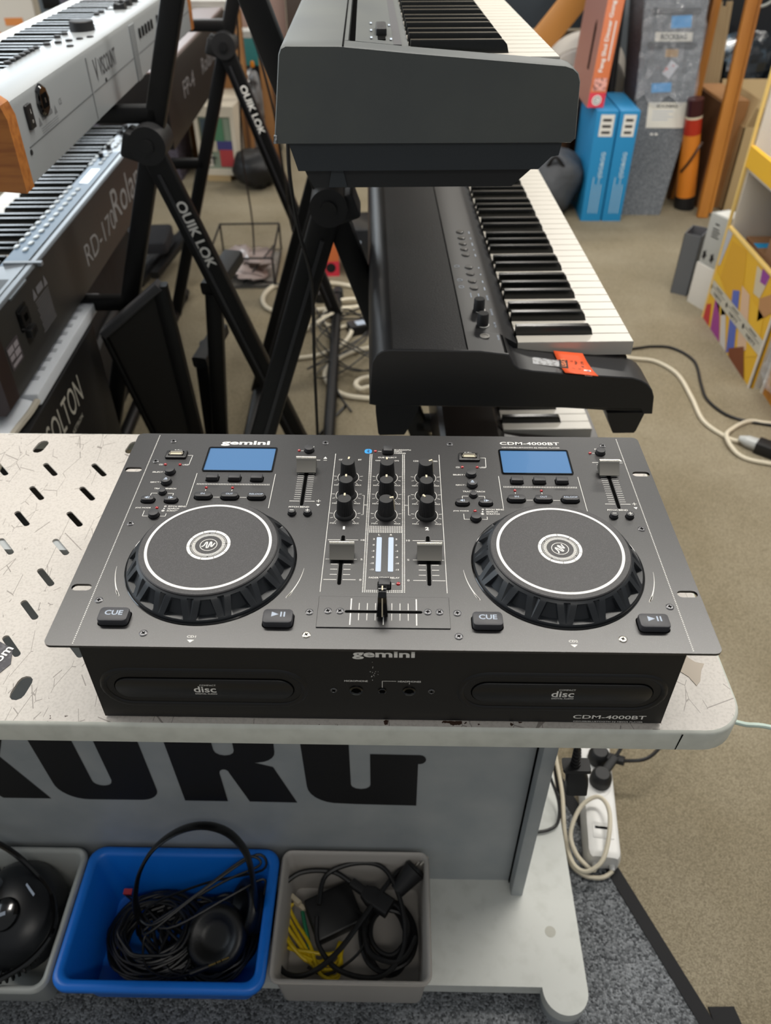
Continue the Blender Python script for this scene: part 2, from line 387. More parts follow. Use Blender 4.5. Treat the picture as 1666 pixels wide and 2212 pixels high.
# grey loop carpet with taped edge
C0 = Vector((0.4855, -0.197)); C1 = Vector((0.2405, 0.403)); d = (C1 - C0).normalized(); nrm = Vector((d.y, -d.x))
ctile = thing('carpet_tile', 'grey loop-pile carpet with black taped edge under the desk', 'carpet')
poly = [tuple(C0 - d * 0.6), tuple(C1), (-1.1, 0.40), (-1.1, -0.78)]
MB().prism(poly, 0.0005, 0.006).build('pile', MT['loop'], ctile, smooth=False)
e0 = C0 - d * 0.6
def strip(a, b, w, z0, z1):
    dd = (b - a).normalized(); nn = Vector((dd.y, -dd.x)) * w
    return [tuple(a - nn * 0.35), tuple(b - nn * 0.35), tuple(b + nn * 0.65), tuple(a + nn * 0.65)]
MB().prism(strip(e0, C1, 0.021, 0, 0), 0.0008, 0.0075).build('edge_tape', MT['tape'], ctile, smooth=False)
MB().prism([(0.462, -0.088), (0.499, -0.087), (0.52, -0.2), (0.478, -0.2)], 0.0009, 0.004).build('corner_tape', MT['tape'], ctile, smooth=False)

# ------------------------------------------------------------------ desk
desk = thing('display_desk', 'white metal display desk with slotted top, scratched paint and black KORG lettering', 'desk', (0, 0, 0))
XR, XL, YF, YB = 0.287, -0.78, -0.1365, 0.267
def deskline(i, n=8):
    r = 0.034
    pts = [(XL, YF + i)]
    for k in range(n + 1):
        t = -PI / 2 + PI / 2 * k / n; pts.append((XR - r + (r - i) * math.cos(t), YF + r + (r - i) * math.sin(t)))
    return pts + [(XR - i, YB - i), (XL, YB - i)]
holes = []
for cx in (-0.7035, -0.649, -0.5945, -0.540, -0.4852, -0.4305, -0.3758, -0.3213, -0.2668):
    for cy in (0.1945, 0.1525, 0.1105, 0.0682, 0.026, -0.0158, -0.058):
        holes.append(pill(cx - 0.0083, cy + 0.0089, cx + 0.0083, cy - 0.0089, 0.0031))
for cx, cy in ((-0.402, 0.238), (-0.2955, 0.238), (-0.296, -0.102), (-0.402, -0.102), (-0.5085, 0.238)):
    holes.append(pill(cx - 0.0008, cy - 0.006, cx + 0.0008, cy + 0.006, 0.0062))
mb = MB().plate(deskline(0.003), holes, ZT - 0.002, ZT); mb.build('table_top', MT['deskpaint'], desk, angle=20)
mb = MB(); rings = [[(p, q, z) for p, q in deskline(i)] for z, i in ((ZT, 0.003), (ZT - 0.0009, 0.0012), (ZT - 0.003, 0.0), (ZT - 0.022, 0.0), (ZT - 0.022, 0.003), (ZT - 0.004, 0.003))]
mb.loft(rings[::-1], False, False); mb.build('edge_lip', MT['desklip'], desk, angle=50)
mb = MB().add([(0.2335, YF - 0.0004, ZT - 0.001), (0.2347, YF - 0.0004, ZT - 0.001), (0.2335 - 0.0002, YF - 0.0004, ZT - 0.0215), (0.2325, YF - 0.0004, ZT - 0.0215)], [(0, 3, 2, 1)]); mb.build('paint_crack', MT['dark'], desk)
MB().prism([(0.245, -0.052), (0.2505, -0.046), (0.256, -0.051), (0.259, -0.062), (0.2635, -0.0665), (0.2705, -0.068), (0.266, -0.075), (0.262, -0.086), (0.2575, -0.091), (0.2535, -0.082), (0.2465, -0.075), (0.2415, -0.068), (0.244, -0.062)], ZT + 0.0001, ZT + 0.0005).build('glue_stain', mat('beige_glue_residue', 'b9aea0', 0.7), desk)
PY = 0.066
MB().box(-0.95, 0.1885, PY, PY + 0.018, 0.05, ZT - 0.002).build('back_panel', MT['deskpanel'], desk)
MB().rbox(0.190, 0.2077, 0.0432, 0.235, 0.05, ZT - 0.003, 0.001).build('side_panel', MT['deskpanel'], desk)
MB().box(0.1885, 0.190, PY - 0.004, PY + 0.018, 0.05, ZT - 0.002).build('panel_gap', MT['dark'], desk)
SH = [(-0.95, -0.0825), (0.2205, -0.0825)] + [(0.2523 + 0.0316 * math.cos(PI + PI * k / 16), -0.0855 + 0.0316 * math.sin(PI + PI * k / 16)) for k in range(17)] + [(0.2840, -0.06), (0.2850, 0.33), (-0.95, 0.33)]
shelf = MB().prism([p for p in SH], 0.026, 0.05).build('shelf', MT['shelf'], desk)
MB().lathe([(0.031, 0.0062), (0.031, 0.026)], 24, (0.2523, -0.0855, 0)).build('foot', MT['deskpanel'], desk)
MB().lathe([(0.031, 0.0062), (0.031, 0.026)], 24, (0.2523, 0.28, 0)).build('foot', MT['deskpanel'], desk)
MB().box(-0.9, 0.20, 0.0, 0.3, 0.0062, 0.026).build('plinth', MT['dark'], desk)
MB().box(0.215, 0.2375, 0.125, 0.165, 0.0502, 0.0512).build('hook_tape', MT['tape'], desk)
MB().prism(circ(0.2425, -0.0085, 0.008, 14), 0.0501, 0.0503).build('stain', mat('grey_sticker_residue', 'b7b6ac', 0.6), desk)
# KORG lettering on the back panel (x, z in mm)
FR = frame((0, PY - 0.0006, 0), (0, -1, 0), (1, 0, 0))
def letter(pts_list):
    mb = MB()
    for pts in pts_list: mb.poly([(x / 1000, z / 1000) for x, z in pts], 0.0, FR)
    return mb
T_ = 470
def arcp(cx, cy, rx, ry, a0, a1, n=8): return [(cx + rx * math.cos(math.radians(a0 + (a1 - a0) * i / n)), cy + ry * math.sin(math.radians(a0 + (a1 - a0) * i / n))) for i in range(n + 1)]
K_ = [[(-640, 271), (-580, 271), (-572, 340), (-527, 271), (-461, 271), (-500, 372), (-462, T_), (-520, T_), (-565, 395), (-575, T_), (-640, T_)]]
O_ = [[(-455, T_), (-447.5, 312)] + arcp(-408, 312, 39.5, 41.5, 180, 270)[1:] + arcp(-336, 297, 26, 26, 270, 360) + [(-314.5, T_)] + [(-371, T_), (-366.5, 318)] + arcp(-380, 318, 13, 12, 0, -180) + [(-399, T_)]]
R_ = [[(-281.5, T_), (-276, 271), (-217, 271), (-219, 341)] + arcp(-212.5, 341, 6.5, 9, 180, 0, 5) + [(-187, 271), (-122, 270), (-147, 357), (-170, 366.5)] + arcp(-168, 392, 26, 25, -85, 0, 5) + [(-140, T_), (-193, T_), (-193.5, 394)] + arcp(-206.5, 394, 13, 12, 0, -180, 6) + [(-221, T_)]]
G_ = [[(-109, T_), (-106, 312)] + arcp(-66, 312, 40, 42, 180, 262, 6) + [(-40, 268.5), (41, 267), (41, 369)] + arcp(43, 379, 8, 10, -80, 90, 6) + [(-20.5, 390), (-21, 318)] + arcp(-34, 318, 13, 11, 0, -180, 6) + [(-47, 411), (-42, 417), (46, 417), (46, T_)]]
for g in (K_, O_, R_, G_): letter(g).build('letter', MT['vinyl'], desk, smooth=False)
# sticker remains on the desk top
stk = thing('torn_sticker', 'torn black and red sticker reading .com on the desk top', 'sticker', (0, 0, ZT))
MB().prism([(-0.372, -0.046), (-0.334, -0.053), (-0.3185, -0.0615), (-0.314, -0.078), (-0.3215, -0.0905), (-0.3155, -0.0985), (-0.33, -0.104), (-0.372, -0.108)], 0.0002, 0.0006).build('paper', mat('faded_black_sticker', '35333a', 0.5, var=(200, '5b5a5e', 0.5, 0.7)), stk)
MB().prism([(-0.37, -0.082), (-0.335, -0.083), (-0.3245, -0.0795), (-0.322, -0.087), (-0.3275, -0.0925), (-0.324, -0.097), (-0.333, -0.0985), (-0.37, -0.104)], 0.0007, 0.0009).build('red_patch', mat('red_sticker_print', 'd2362f', 0.5), stk)
MB().text('ic.com', 0, 0, 0.034, 0.0085, 0.001, bold=0.02, M=Matrix.Translation((-0.3275, -0.0757, 0)) @ Matrix.Rotation(math.radians(68), 4, 'Z')).build('lettering', MT['white'], stk)

# ------------------------------------------------------------------ dj controller
PH = 0.0914
mm = 0.001
dj = thing('dj_controller', 'black two-deck CD media player and mixer standing on the desk, lettered gemini', 'dj controller', (0, 0, ZT))
rack = [pill((x - 4.3) * mm, y * mm, (x + 4.3) * mm, y * mm, 3.5 * mm) for x in (-231.5, 231.9) for y in (75.2, -75.4)]
plate = MB().plate(rrect(-0.2413, 0.2413, -0.13335, 0.13335, 0.0055, 5), rack, PH - 0.0022, PH).build('faceplate', MT['plate'], dj, angle=20)
MB().box(-0.2185, 0.2185, -0.1287, 0.126, 0.0015, PH - 0.0022).build('body', MT['black'], dj)
PZ = PH + 0.00012
wp = MB()                          # white silk-screen print on the faceplate
def L_(x0, y0, x1, y1, w=0.45): wp.line(x0 * mm, y0 * mm, x1 * mm, y1 * mm, w * mm, PZ)
def TX(s, x, y, h=1.9, w=None, anchor='c', bold=0.012): wp.text(s, x * mm, y * mm, w * mm if w else None, h * mm, PZ, bold=bold, anchor=anchor)

def screw(x, y, m, z=PH, r=3.1, M=None, parent=dj):
    T = M or Matrix.Translation((x * mm, y * mm, z))
    o = MB().lathe([(r * mm, 0.0), (r * mm, 0.35 * mm), (r * 0.78 * mm, 0.75 * mm), (r * 0.72 * mm, 0.55 * mm), (0.3 * mm, 0.6 * mm)], 16, M=T, cap0=False).build('screw', m, parent)
    a = rnd.uniform(0, 1.5); R_ = T @ Matrix.Rotation(a, 4, 'Z')
    q = MB().box(-1.5 * mm, 1.5 * mm, -0.4 * mm, 0.4 * mm, 0.5 * mm, 0.78 * mm, R_).box(-0.4 * mm, 0.4 * mm, -1.5 * mm, 1.5 * mm, 0.5 * mm, 0.78 * mm, R_).build('cross_recess', MT['dark'], o)
    return o

def led(x, y, r=1.5):
    MB().lathe([(r * mm, 0), (r * mm, 0.3 * mm), (r * 0.8 * mm, 0.9 * mm), (r * 0.35 * mm, 1.25 * mm)], 14, (x * mm, y * mm, PH), cap0=False).build('indicator_led', MT['led'], dj)

def round_btn(x, y, r=4.5, h=4.2, sym=None):
    MB().prism(circ(x * mm, y * mm, (r + 0.55) * mm, 22), PH + 0.00005, PH + 0.0001).build('button_gap', MT['dark'], dj)
    o = MB().lathe([(r * mm, 0), (r * mm, (h - 0.5) * mm), ((r - 0.2) * mm, (h - 0.12) * mm), ((r - 0.7) * mm, h * mm)], 24, (x * mm, y * mm, PH), cap0=False).build('button', MT['btn'], dj)
    z = PH + (h + 0.06) * mm
    if sym == 'eject':
        MB().poly([((x - 1.7) * mm, (y - 0.1) * mm), ((x + 1.7) * mm, (y - 0.1) * mm), (x * mm, (y + 2.2) * mm)], z).line((x - 1.7) * mm, (y - 1.1) * mm, (x + 1.7) * mm, (y - 1.1) * mm, 0.6 * mm, z).build('symbol', MT['greyp'], o)
    if sym in '+-' if sym else False:
        q = MB().line((x - 1.7) * mm, y * mm, (x + 1.7) * mm, y * mm, 0.6 * mm, z)
        if sym == '+': q.line(x * mm, (y - 1.7) * mm, x * mm, (y + 1.7) * mm, 0.6 * mm, z)
        q.build('symbol', MT['white'], o)

def rect_btn(x, y, w, d, h, r, m, name='button', bev=0.6):
    MB().prism(rrect((x - w / 2 - 0.8) * mm, (x + w / 2 + 0.8) * mm, (y - d / 2 - 0.8) * mm, (y + d / 2 + 0.8) * mm, (r + 0.5) * mm), PH + 0.00005, PH + 0.0001).build('button_gap', MT['dark'], dj)
    return MB().rbox((x - w / 2) * mm, (x + w / 2) * mm, (y - d / 2) * mm, (y + d / 2) * mm, PH, PH + h * mm, r * mm, bev * mm).build(name, m, dj)

# facetted jog wheel rim, shared mesh
def jog_rim():
    lv = [(66.3, 0.6), (65.9, 2.2), (65.3, 3.2), (64.95, 3.6), (62.6, 6.8), (60.4, 9.8), (58.2, 12.8), (57.0, 14.3), (56.4, 15.0), (55.6, 15.7), (54.4, 16.5)]
    rings = []
    for r, z in lv:
        ring = []; h = min(1.0, max(0.0, (z - 3.2) / 11.8)); on = 3.3 < z < 15.2     # h: 0 at the ledge, 1 at the neck
        w1 = 0.31 - 0.14 * h; w2 = 0.012 + 0.10 * h
        k1 = 4.6 * (1 - h) ** 0.6 if on else 0.0; k2 = 2.8 * h if on else 0.0
        keys = [(0.36 - w1, 0), (0.36 - w1 + 0.055, k1), (0.36, k1 * 0.9), (0.36 + w1 - 0.055, k1), (0.36 + w1, 0), (0.86 - w2, 0), (0.86, k2), (0.86 + w2, 0)]
        for q in range(16):
            for t, k in keys:
                a = 2 * PI * (q + t) / 16; rr = r - k
                ring.append((rr * mm * math.cos(a), rr * mm * math.sin(a), z * mm))
        rings.append(ring)
    return MB().loft(rings, False, True)
rim_mb = jog_rim(); rim_me = None
JY = -45.5
def deck(cx, n, jog_rot):
    global rim_me
    X = lambda x: cx + x
    # usb port
    x, y = X(-60.2), 97.6
    o = MB().rbox((x - 10) * mm, (x + 10) * mm, (y - 6) * mm, (y + 6) * mm, PH, PH + 2.2 * mm, 2 * mm, 0.9 * mm).build('usb_port', MT['black'], dj)
    MB().box((x - 7.0) * mm, (x + 7.0) * mm, (y - 3.2) * mm, (y + 3.2) * mm, PH + 2.2 * mm, PH + 2.4 * mm).build('cavity', MT['dark'], o)
    MB().box((x - 6.5) * mm, (x + 6.5) * mm, (y + 1.0) * mm, (y + 2.9) * mm, PH + 2.4 * mm, PH + 3.0 * mm).box((x - 6.5) * mm, (x + 6.5) * mm, (y - 2.9) * mm, (y - 2.2) * mm, PH + 2.4 * mm, PH + 3.0 * mm).box((x - 6.5) * mm, (x - 5.7) * mm, (y - 2.9) * mm, (y + 2.9) * mm, PH + 2.4 * mm, PH + 3.0 * mm).box((x + 5.7) * mm, (x + 6.5) * mm, (y - 2.9) * mm, (y + 2.9) * mm, PH + 2.4 * mm, PH + 3.0 * mm).build('metal_shell', MT['usb'], o)
    MB().box((x - 5.2) * mm, (x + 5.2) * mm, (y - 1.6) * mm, (y + 0.4) * mm, PH + 2.3 * mm, PH + 2.8 * mm).build('tongue', MT['ivory'], o)
    L_(x + 10.4, y, x + 15.2, y); L_(x + 15.2, y + 0.2, x + 14.6, 82.6); L_(x + 14.6, 82.8, x + 12.6, 82.8)
    wp.line((x - 3) * mm, (y + 8.3) * mm, (x + 3) * mm, (y + 8.3) * mm, 0.4 * mm, PZ); wp.poly(circ((x - 3) * mm, (y + 8.3) * mm, 0.8 * mm, 8), PZ); L_(x - 1.5, y + 8.3, x + 0.5, y + 9.3, 0.35); L_(x - 0.5, y + 8.3, x + 1.5, y + 7.4, 0.35)
    led(X(-67.3), 82.8); led(X(-53.7), 82.8); TX('CD', X(-69.6), 82.8, 1.9, 3.6, 'r'); TX('USB', X(-51.3), 82.8, 1.9, 5.2, 'l')
    round_btn(X(-60.1), 71.2); TX('SELECT', X(-66.9), 71.4, 1.9, 9.6, 'r'); L_(X(-66.2), 71.4, X(-65.3), 71.4)
    round_btn(X(-60.1), 56.2, sym='eject'); TX('EJECT', X(-66.6), 56.2, 1.9, 8.0, 'r'); L_(X(-66), 56.2, X(-65.2), 56.2)
    TX('TRACK SEARCH', X(-59.2), 47.2, 1.9, 19.5); round_btn(X(-60), 41.3, 3.2, 3.6)
    L_(X(-69.8), 36.4, X(-69.8), 40.6); L_(X(-69.8), 40.6, X(-64.5), 40.6); L_(X(-55.5), 40.6, X(-50.2), 40.6); L_(X(-50.2), 36.4, X(-50.2), 40.6)
    for s_, px in ((-1, -70.2), (1, -50)):
        o = rect_btn(X(px), 30.4, 11.4, 6.2, 3.6, 2.8, MT['btn'])
        z = PH + 3.7 * mm; q = MB()
        q.poly([((X(px) + s_ * 2.6) * mm, 30.4 * mm), ((X(px) - s_ * 0.4) * mm, 32.0 * mm), ((X(px) - s_ * 0.4) * mm, 28.8 * mm)], z)
        q.line((X(px) - s_ * 1.4) * mm, 28.9 * mm, (X(px) - s_ * 1.4) * mm, 31.9 * mm, 0.5 * mm, z); q.build('symbol', MT['greyp'], o)
    TX('JOG MODE', X(-65.4), 20.2, 1.9, 13.4, 'r'); led(X(-60.0), 20.2); round_btn(X(-60), 10.3, 4.4)
    L_(X(-69.9), 16.6, X(-69.9), 9.4); L_(X(-69.9), 9.4, X(-65.2), 9.4); L_(X(-54.9), 9.4, X(-50.3), 9.4); L_(X(-50.3), 9.4, X(-50.3), 13)
    for k, (t, w) in enumerate((('PITCH BEND', 15.6), ('SEARCH', 9.8), ('SCRATCH', 11.2))):
        yy = 22.6 - k * 2.95; TX(t, X(-50.6), yy, 1.85, w, 'l')
        if k == 0: wp.ring(X(-53.2) * mm, yy * mm, 0.55 * mm, 1.0 * mm, PZ, 12)
        if k == 1: wp.poly(circ(X(-53.6) * mm, yy * mm, 0.7 * mm, 10), PZ)
        if k == 2: wp.poly(circ(X(-53.9) * mm, yy * mm, 0.7 * mm, 10), PZ).ring(X(-53.9) * mm, yy * mm, 1.0 * mm, 1.35 * mm, PZ, 12)
    # display
    x0, x1, y0, y1 = X(-32.0), X(33.4), 72.9, 111.0
    o = MB().plate(rrect(x0 * mm, x1 * mm, y0 * mm, y1 * mm, 2.2 * mm), [rrect((x0 + 1.5) * mm, (x1 - 1.5) * mm, (y0 + 1.5) * mm, (y1 - 1.5) * mm, 1.2 * mm)], PH + 0.0001, PH + 0.0008).build('display_bezel', MT['gloss'], dj)
    MB().quad((x0 + 1.2) * mm, (x1 - 1.2) * mm, (y0 + 1.2) * mm, (y1 - 1.2) * mm, PH + 0.0002).build('display_screen', MT['lcd'], o)
    for bx in (-19.7, 0.4, 20.5): rect_btn(X(bx), 62.0, 10.6, 6.2, 4.2, 0.8, MT['btn'])
    for k in range(46):
        for yy in (53.6, 54.8): wp.quad((X(-32.3) + k * 1.43) * mm, (X(-32.3) + k * 1.43 + 0.7) * mm, (yy - 0.35) * mm, (yy + 0.35) * mm, PZ)
    led(X(-22.8), 49.0, 1.4); led(X(0.6), 49.0, 1.4); L_(X(-22.8), 44.6, X(-22.8), 46.8); L_(X(0.6), 44.6, X(0.6), 46.8)
    for t, bx, w in (('IN', -23, 3.4), ('OUT', 0.4, 6.2), ('RELOOP', 23.9, 11.8)):
        o = rect_btn(X(bx), 36.0, 15.2, 6.8, 3.8, 3.2, MT['btn'])
        MB().text(t, X(bx) * mm, 36.2 * mm, w * mm, 2.1 * mm, PH + 3.87 * mm, bold=0.01).build('lettering', MT['greyp'], o)
    L_(X(-14.2), 35.8, X(-8.6), 35.8); L_(X(9.2), 35.8, X(15.0), 35.8)
    L_(X(-35.3), 70, X(-35.3), 24); L_(X(36.2), 70, X(36.2), 21.5)
    # pitch fader
    round_btn(X(63.6), 107.0, 4.3); led(X(54.0), 106.7); L_(X(56), 106.7, X(58.4), 106.7); TX('PITCH', X(63.5), 113.3, 1.9, 8.2)
    px = X(64.3)
    MB().prism(pill(px * mm, 27 * mm, px * mm, 93.6 * mm, 1.45 * mm), PH + 0.00008, PH + 0.00013).build('fader_slot', MT['dark'], dj)
    for k in range(21):
        yy = 92.0 - k * 3.02; ww = 11.5 if k in (0, 20) else (7.5 if k % 10 else 7.5)
        if k in (0, 20): L_(px - 11, yy, px - 2.2, yy, 0.55); L_(px + 2.2, yy, px + 11, yy, 0.55)
        else: L_(px - ww, yy, px - 2.2, yy, 0.4); L_(px + 2.2, yy, px + ww, yy, 0.4)
    wp.poly([((px + 13.6) * mm, 94.2 * mm), ((px + 17.2) * mm, 94.2 * mm), ((px + 15.4) * mm, 97.4 * mm)], PZ); L_(px + 14, 91.8, px + 17, 91.8, 0.5)
    L_(px + 12.4, 32.0, px + 16.2, 32.0, 0.5); L_(px + 14.3, 30.1, px + 14.3, 33.9, 0.5)
    wp.poly([((px + 12.6) * mm, 27.6 * mm), ((px + 16.0) * mm, 27.6 * mm), ((px + 14.3) * mm, 24.8 * mm)], PZ)
    TX('PITCH BEND', X(62.4), 23.6, 1.9, 17.5)
    round_btn(X(57.3), 14.8, 3.3, 4.0, '-'); round_btn(X(70.7), 14.8, 3.3, 4.0, '+')
    cap(px, 76.0 if n == 1 else 75.6, 'pitch_fader', 17.6, 0.0 if n == 1 else 0.0)
    # cue / play
    o = rect_btn(X(-60.1), -107.3, 21.8, 13.4, 5.6, 3.0, MT['cue'], 'cue_button', 0.8)
    MB().text('CUE', (X(-60.1) + 0.2) * mm, -106.2 * mm, 13.2 * mm, 4.6 * mm, PH + 5.68 * mm, bold=0.02).build('lettering', MT['greyp'], o)
    o = rect_btn(X(60.6), -107.3, 21.8, 13.4, 5.6, 3.0, MT['cue'], 'play_button', 0.8)
    z = PH + 5.68 * mm; x = X(60.6)
    MB().poly([((x - 4.6) * mm, -103.6 * mm), ((x - 4.6) * mm, -108.4 * mm), ((x + 0.6) * mm, -106 * mm)], z).line((x + 2.4) * mm, -103.6 * mm, (x + 2.4) * mm, -108.4 * mm, 1.1 * mm, z).line((x + 4.8) * mm, -103.6 * mm, (x + 4.8) * mm, -108.4 * mm, 1.1 * mm, z).build('symbol', MT['greyp'], o)
    TX('CD1' if n == 1 else 'CD2', X(0), -123.6, 2.1, 6.4); wp.poly([(X(-2.6) * mm, -126.6 * mm), (X(2.6) * mm, -126.6 * mm), (X(0) * mm, -129.2 * mm)], PZ)
    # curved arrows either side of the jog wheel
    for sgn in (-1, 1):
        pts = []; R0 = 74.5
        for k in range(13):
            t = k / 12; a = math.radians(-5 - 26 * t); w = 0.15 + 1.0 * t
            pts.append((R0, a, w))
        out = [(sgn * (r + w / 2) * math.cos(a), (r + w / 2) * math.sin(a)) for r, a, w in pts]; inn = [(sgn * (r - w / 2) * math.cos(a), (r - w / 2) * math.sin(a)) for r, a, w in pts]
        wp.poly([(X(p) * mm, (JY + q) * mm) for p, q in out + inn[::-1]], PZ)
        a = math.radians(-31); ex, ey = R0 * math.cos(a), R0 * math.sin(a)
        for k in range(3):
            aa = math.radians(-31.5 + k * 1.6); bx_, by_ = R0 * math.cos(aa), R0 * math.sin(aa)
            L_(X(sgn * bx_), JY + by_, X(sgn * (bx_ + 3.2 - k * 0.5)), JY + by_ + 4.0 - k * 0.4, 0.7)
    # jog wheel
    base = MB().lathe([(67.6 * mm, 0), (67.6 * mm, 0.7 * mm), (67.0 * mm, 1.3 * mm), (66.2 * mm, 0.9 * mm)], 96, cap0=False, cap1=False)
    jw = base.build('jog_wheel', MT['gloss'], dj, loc=(cx * mm, JY * mm, PH))
    if rim_me is None:
        o = rim_mb.build('facetted_rim', MT['jogrim'], jw, angle=14); rim_me = o.data
    else:
        o = bpy.data.objects.new('facetted_rim', rim_me); COL.objects.link(o); o.parent = jw
    MB().lathe([(53.0 * mm, 15.8 * mm), (54.2 * mm, 16.6 * mm), (54.2 * mm, 17.4 * mm), (53.4 * mm, 18.0 * mm)], 96, cap0=False).build('top_disc', MT['jogtop'], jw)
    z = 18.12 * mm
    MB().ring(0, 0, 47.0 * mm, 49.2 * mm, z, 96).build('white_ring', MT['white'], jw)
    lg = MB(); Rz = Matrix.Rotation(jog_rot, 4, 'Z')
    for k in range(10): lg.ring(0, 0, 14.6 * mm, 17.0 * mm, z, 8, 2 * PI * k / 10 + 0.012, 2 * PI * (k + 1) / 10 - 0.012, Rz)
    for k in range(4): lg.ring(0, 0, 13.5 * mm, 13.75 * mm, z, 12, PI / 2 * k + 0.05, PI / 2 * (k + 1) - 0.05, Rz)
    for k in range(72): lg.ring(0, 0, 10.4 * mm, 12.9 * mm, z, 1, 2 * PI * (k + 0.22) / 72, 2 * PI * (k + 0.78) / 72, Rz)
    lg.ring(0, 0, 6.3 * mm, 6.8 * mm, z, 40)
    zig = [(-5.4, -1.6), (-3.6, -0.6), (-2.2, 2.6), (-1.5, 3.4), (-1.0, 2.6), (-1.6, -2.6), (-1.0, -3.4), (-0.2, -2.6), (1.3, 2.6), (1.9, 3.2), (2.3, 2.2), (1.9, -1.6), (2.4, -2.4), (3.1, -1.6), (4.2, 0.6), (5.0, 1.6)]
    zp_ = [v.to_2d() for v in smooth_path([(p, q, 0) for p, q in zig], 4)]
    for a_, b_ in zip(zp_[:-1], zp_[1:]): lg.line(a_.x * mm, a_.y * mm, b_.x * mm, b_.y * mm, 1.05 * mm, z + 0.00001, Rz)
    lg.build('logo', MT['white'], jw)

def cap(x, y, name, w=19.6, tilt=0.0):
    """silver slider cap: leaning block with a rolled top edge"""
    T = Matrix.Translation((x * mm, y * mm, PH)) @ Matrix.Rotation(tilt, 4, 'Z')
    o = MB().box(-1.0 * mm, 1.0 * mm, -2.2 * mm, 2.2 * mm, 0, 6 * mm, T).build(name, MT['dark'], dj)
    prof = [(-6.6, 2.6), (-6.2, 2.0), (5.2, 2.0), (6.0, 3.0), (5.0, 11.6), (4.2, 12.8), (3.0, 13.2), (2.2, 12.8), (1.5, 11.6)]
    MB().prism([(p * mm, q * mm) for p, q in prof], -w / 2 * mm, w / 2 * mm, 'x', T).build('cap', MT['chromed'], o, angle=40)
    MB().prism([(p * mm, q * mm) for p, q in [(1.3, 11.5), (2.0, 13.0), (3.0, 13.5), (4.4, 13.1), (5.4, 11.7), (5.2, 10.6), (1.2, 10.8)]], -(w / 2 + 0.15) * mm, (w / 2 + 0.15) * mm, 'x', T).build('top_edge', MT['chrome'], o, angle=50)
    return o

CXL, CXR = -136.6, 137.4
deck(CXL, 1, 0.12); deck(CXR, 2, 0.95)
TX('gemini', CXL + 1.6, 117.8, 8.4, 46.5, bold=0.03)
TX('CDM-4000BT', CXR - 1.0, 121.6, 4.6, 56.5, bold=0.012); TX('CD/USB/BLUETOOTH DJ MEDIA PLAYER', CXR - 0.6, 114.6, 1.9, 55.0)
for x in (-220.2, 220.6):
    for k in range(150): wp.quad((x - 0.42) * mm, (x + 0.42) * mm, (-131 + k * 1.75 - 0.42) * mm, (-131 + k * 1.75 + 0.42) * mm, PZ)
# mixer section
CM = 1.0
KX = (-33.8, 1.2, 35.7); KY = (66.0, 40.3, 14.0)
def knob(x, y, ang):
    T = Matrix.Translation((x * mm, y * mm, PH))
    o = MB().lathe([(8.6 * mm, 0), (8.6 * mm, 1.2 * mm), (8.1 * mm, 2.4 * mm), (7.4 * mm, 3.4 * mm)], 32, M=T, cap0=False).build('knob', MT['rubber'], dj)
    n = 72; rings = []
    for r, z in ((7.3, 3.0), (7.0, 5.0), (6.1, 17.0), (5.6, 18.0)):
        rings.append([((r - (0.38 if i % 3 == 0 and z < 17.5 else 0)) * mm * math.cos(2 * PI * i / n), (r - (0.38 if i % 3 == 0 and z < 17.5 else 0)) * mm * math.sin(2 * PI * i / n), z * mm) for i in range(n)])
    MB().loft(rings, False, True, M=T).build('grip', MT['rubber'], o, angle=20)
    R_ = T @ Matrix.Rotation(ang, 4, 'Z')
    MB().prism([(7.6, 4), (6.7, 17.4), (6.2, 18.3), (3.4, 18.3), (3.4, 17.5), (5.4, 17.2), (6.6, 4)][0:0] or [(y_ * mm, z_ * mm) for y_, z_ in ((7.9, 4.5), (6.9, 17.2), (6.5, 18.5), (3.2, 18.5), (3.2, 18.0), (5.4, 17.4), (6.9, 4.5))], -0.75 * mm, 0.75 * mm, 'x', R_).build('pointer', MT['ivory'], o)
ANG = {(0, 0): -0.15, (1, 0): 0.05, (2, 0): -1.05, (0, 1): 0.05, (1, 1): 0.02, (2, 1): 0.0, (0, 2): 0.0, (1, 2): -1.25, (2, 2): 0.55}
for i, x in enumerate(KX):
    for j, y in enumerate(KY):
        knob(x, y, ANG[(i, j)])
        wp.ring(x * mm, y * mm, 9.3 * mm, 9.7 * mm, PZ, 40, math.radians(-50), math.radians(230))
        for a in (-48, -20, 8, 172, 200, 228):
            c_, s_ = math.cos(math.radians(a)), math.sin(math.radians(a)); L_(x + 10.6 * c_, y + 10.6 * s_, x + 13.2 * c_, y + 13.2 * s_, 0.45)
        TX('MIN', x - 9.6, y - 11.3, 1.75, 5.0); TX('MAX', x + 9.6, y - 11.3, 1.75, 5.4)
for s_, x0 in ((1, KX[0]), (-1, KX[2])):
    for yy in (40.3, 14.0): L_(x0 + s_ * 13.6, yy, x0 + s_ * 15.4, yy, 0.4)
    L_(x0 + s_ * 15.4, 40.3, x0 + s_ * 15.4, 14.0, 0.4); TX('EQ', x0 + s_ * 17.3, 27, 1.7, 2.5)
TX('CD1', KX[0] - 8, 93.0, 1.8, 4.6); TX('BT', KX[0] + 9.4, 93.0, 1.8, 3.2); TX('CD2', KX[2] - 8.2, 91.8, 1.8, 4.8); TX('USB2', KX[2] + 9, 91.8, 1.8, 5.6)
TX('CUE SELECT', CM, 97.0, 1.8, 17.5); TX('CH1', CM - 8.8, 92.0, 1.7, 4.2); TX('CH2', CM + 8.8, 92.0, 1.7, 4.2)
TX('1', KX[0], -3.2, 4.0, 1.7, bold=0.0); TX('2', KX[2], -3.2, 4.0, 3.2, bold=0.04)
L_(-47.7, 102.3, -47.7, -77.6, 0.45); L_(49.3, 102.0, 49.3, -77.6, 0.45)
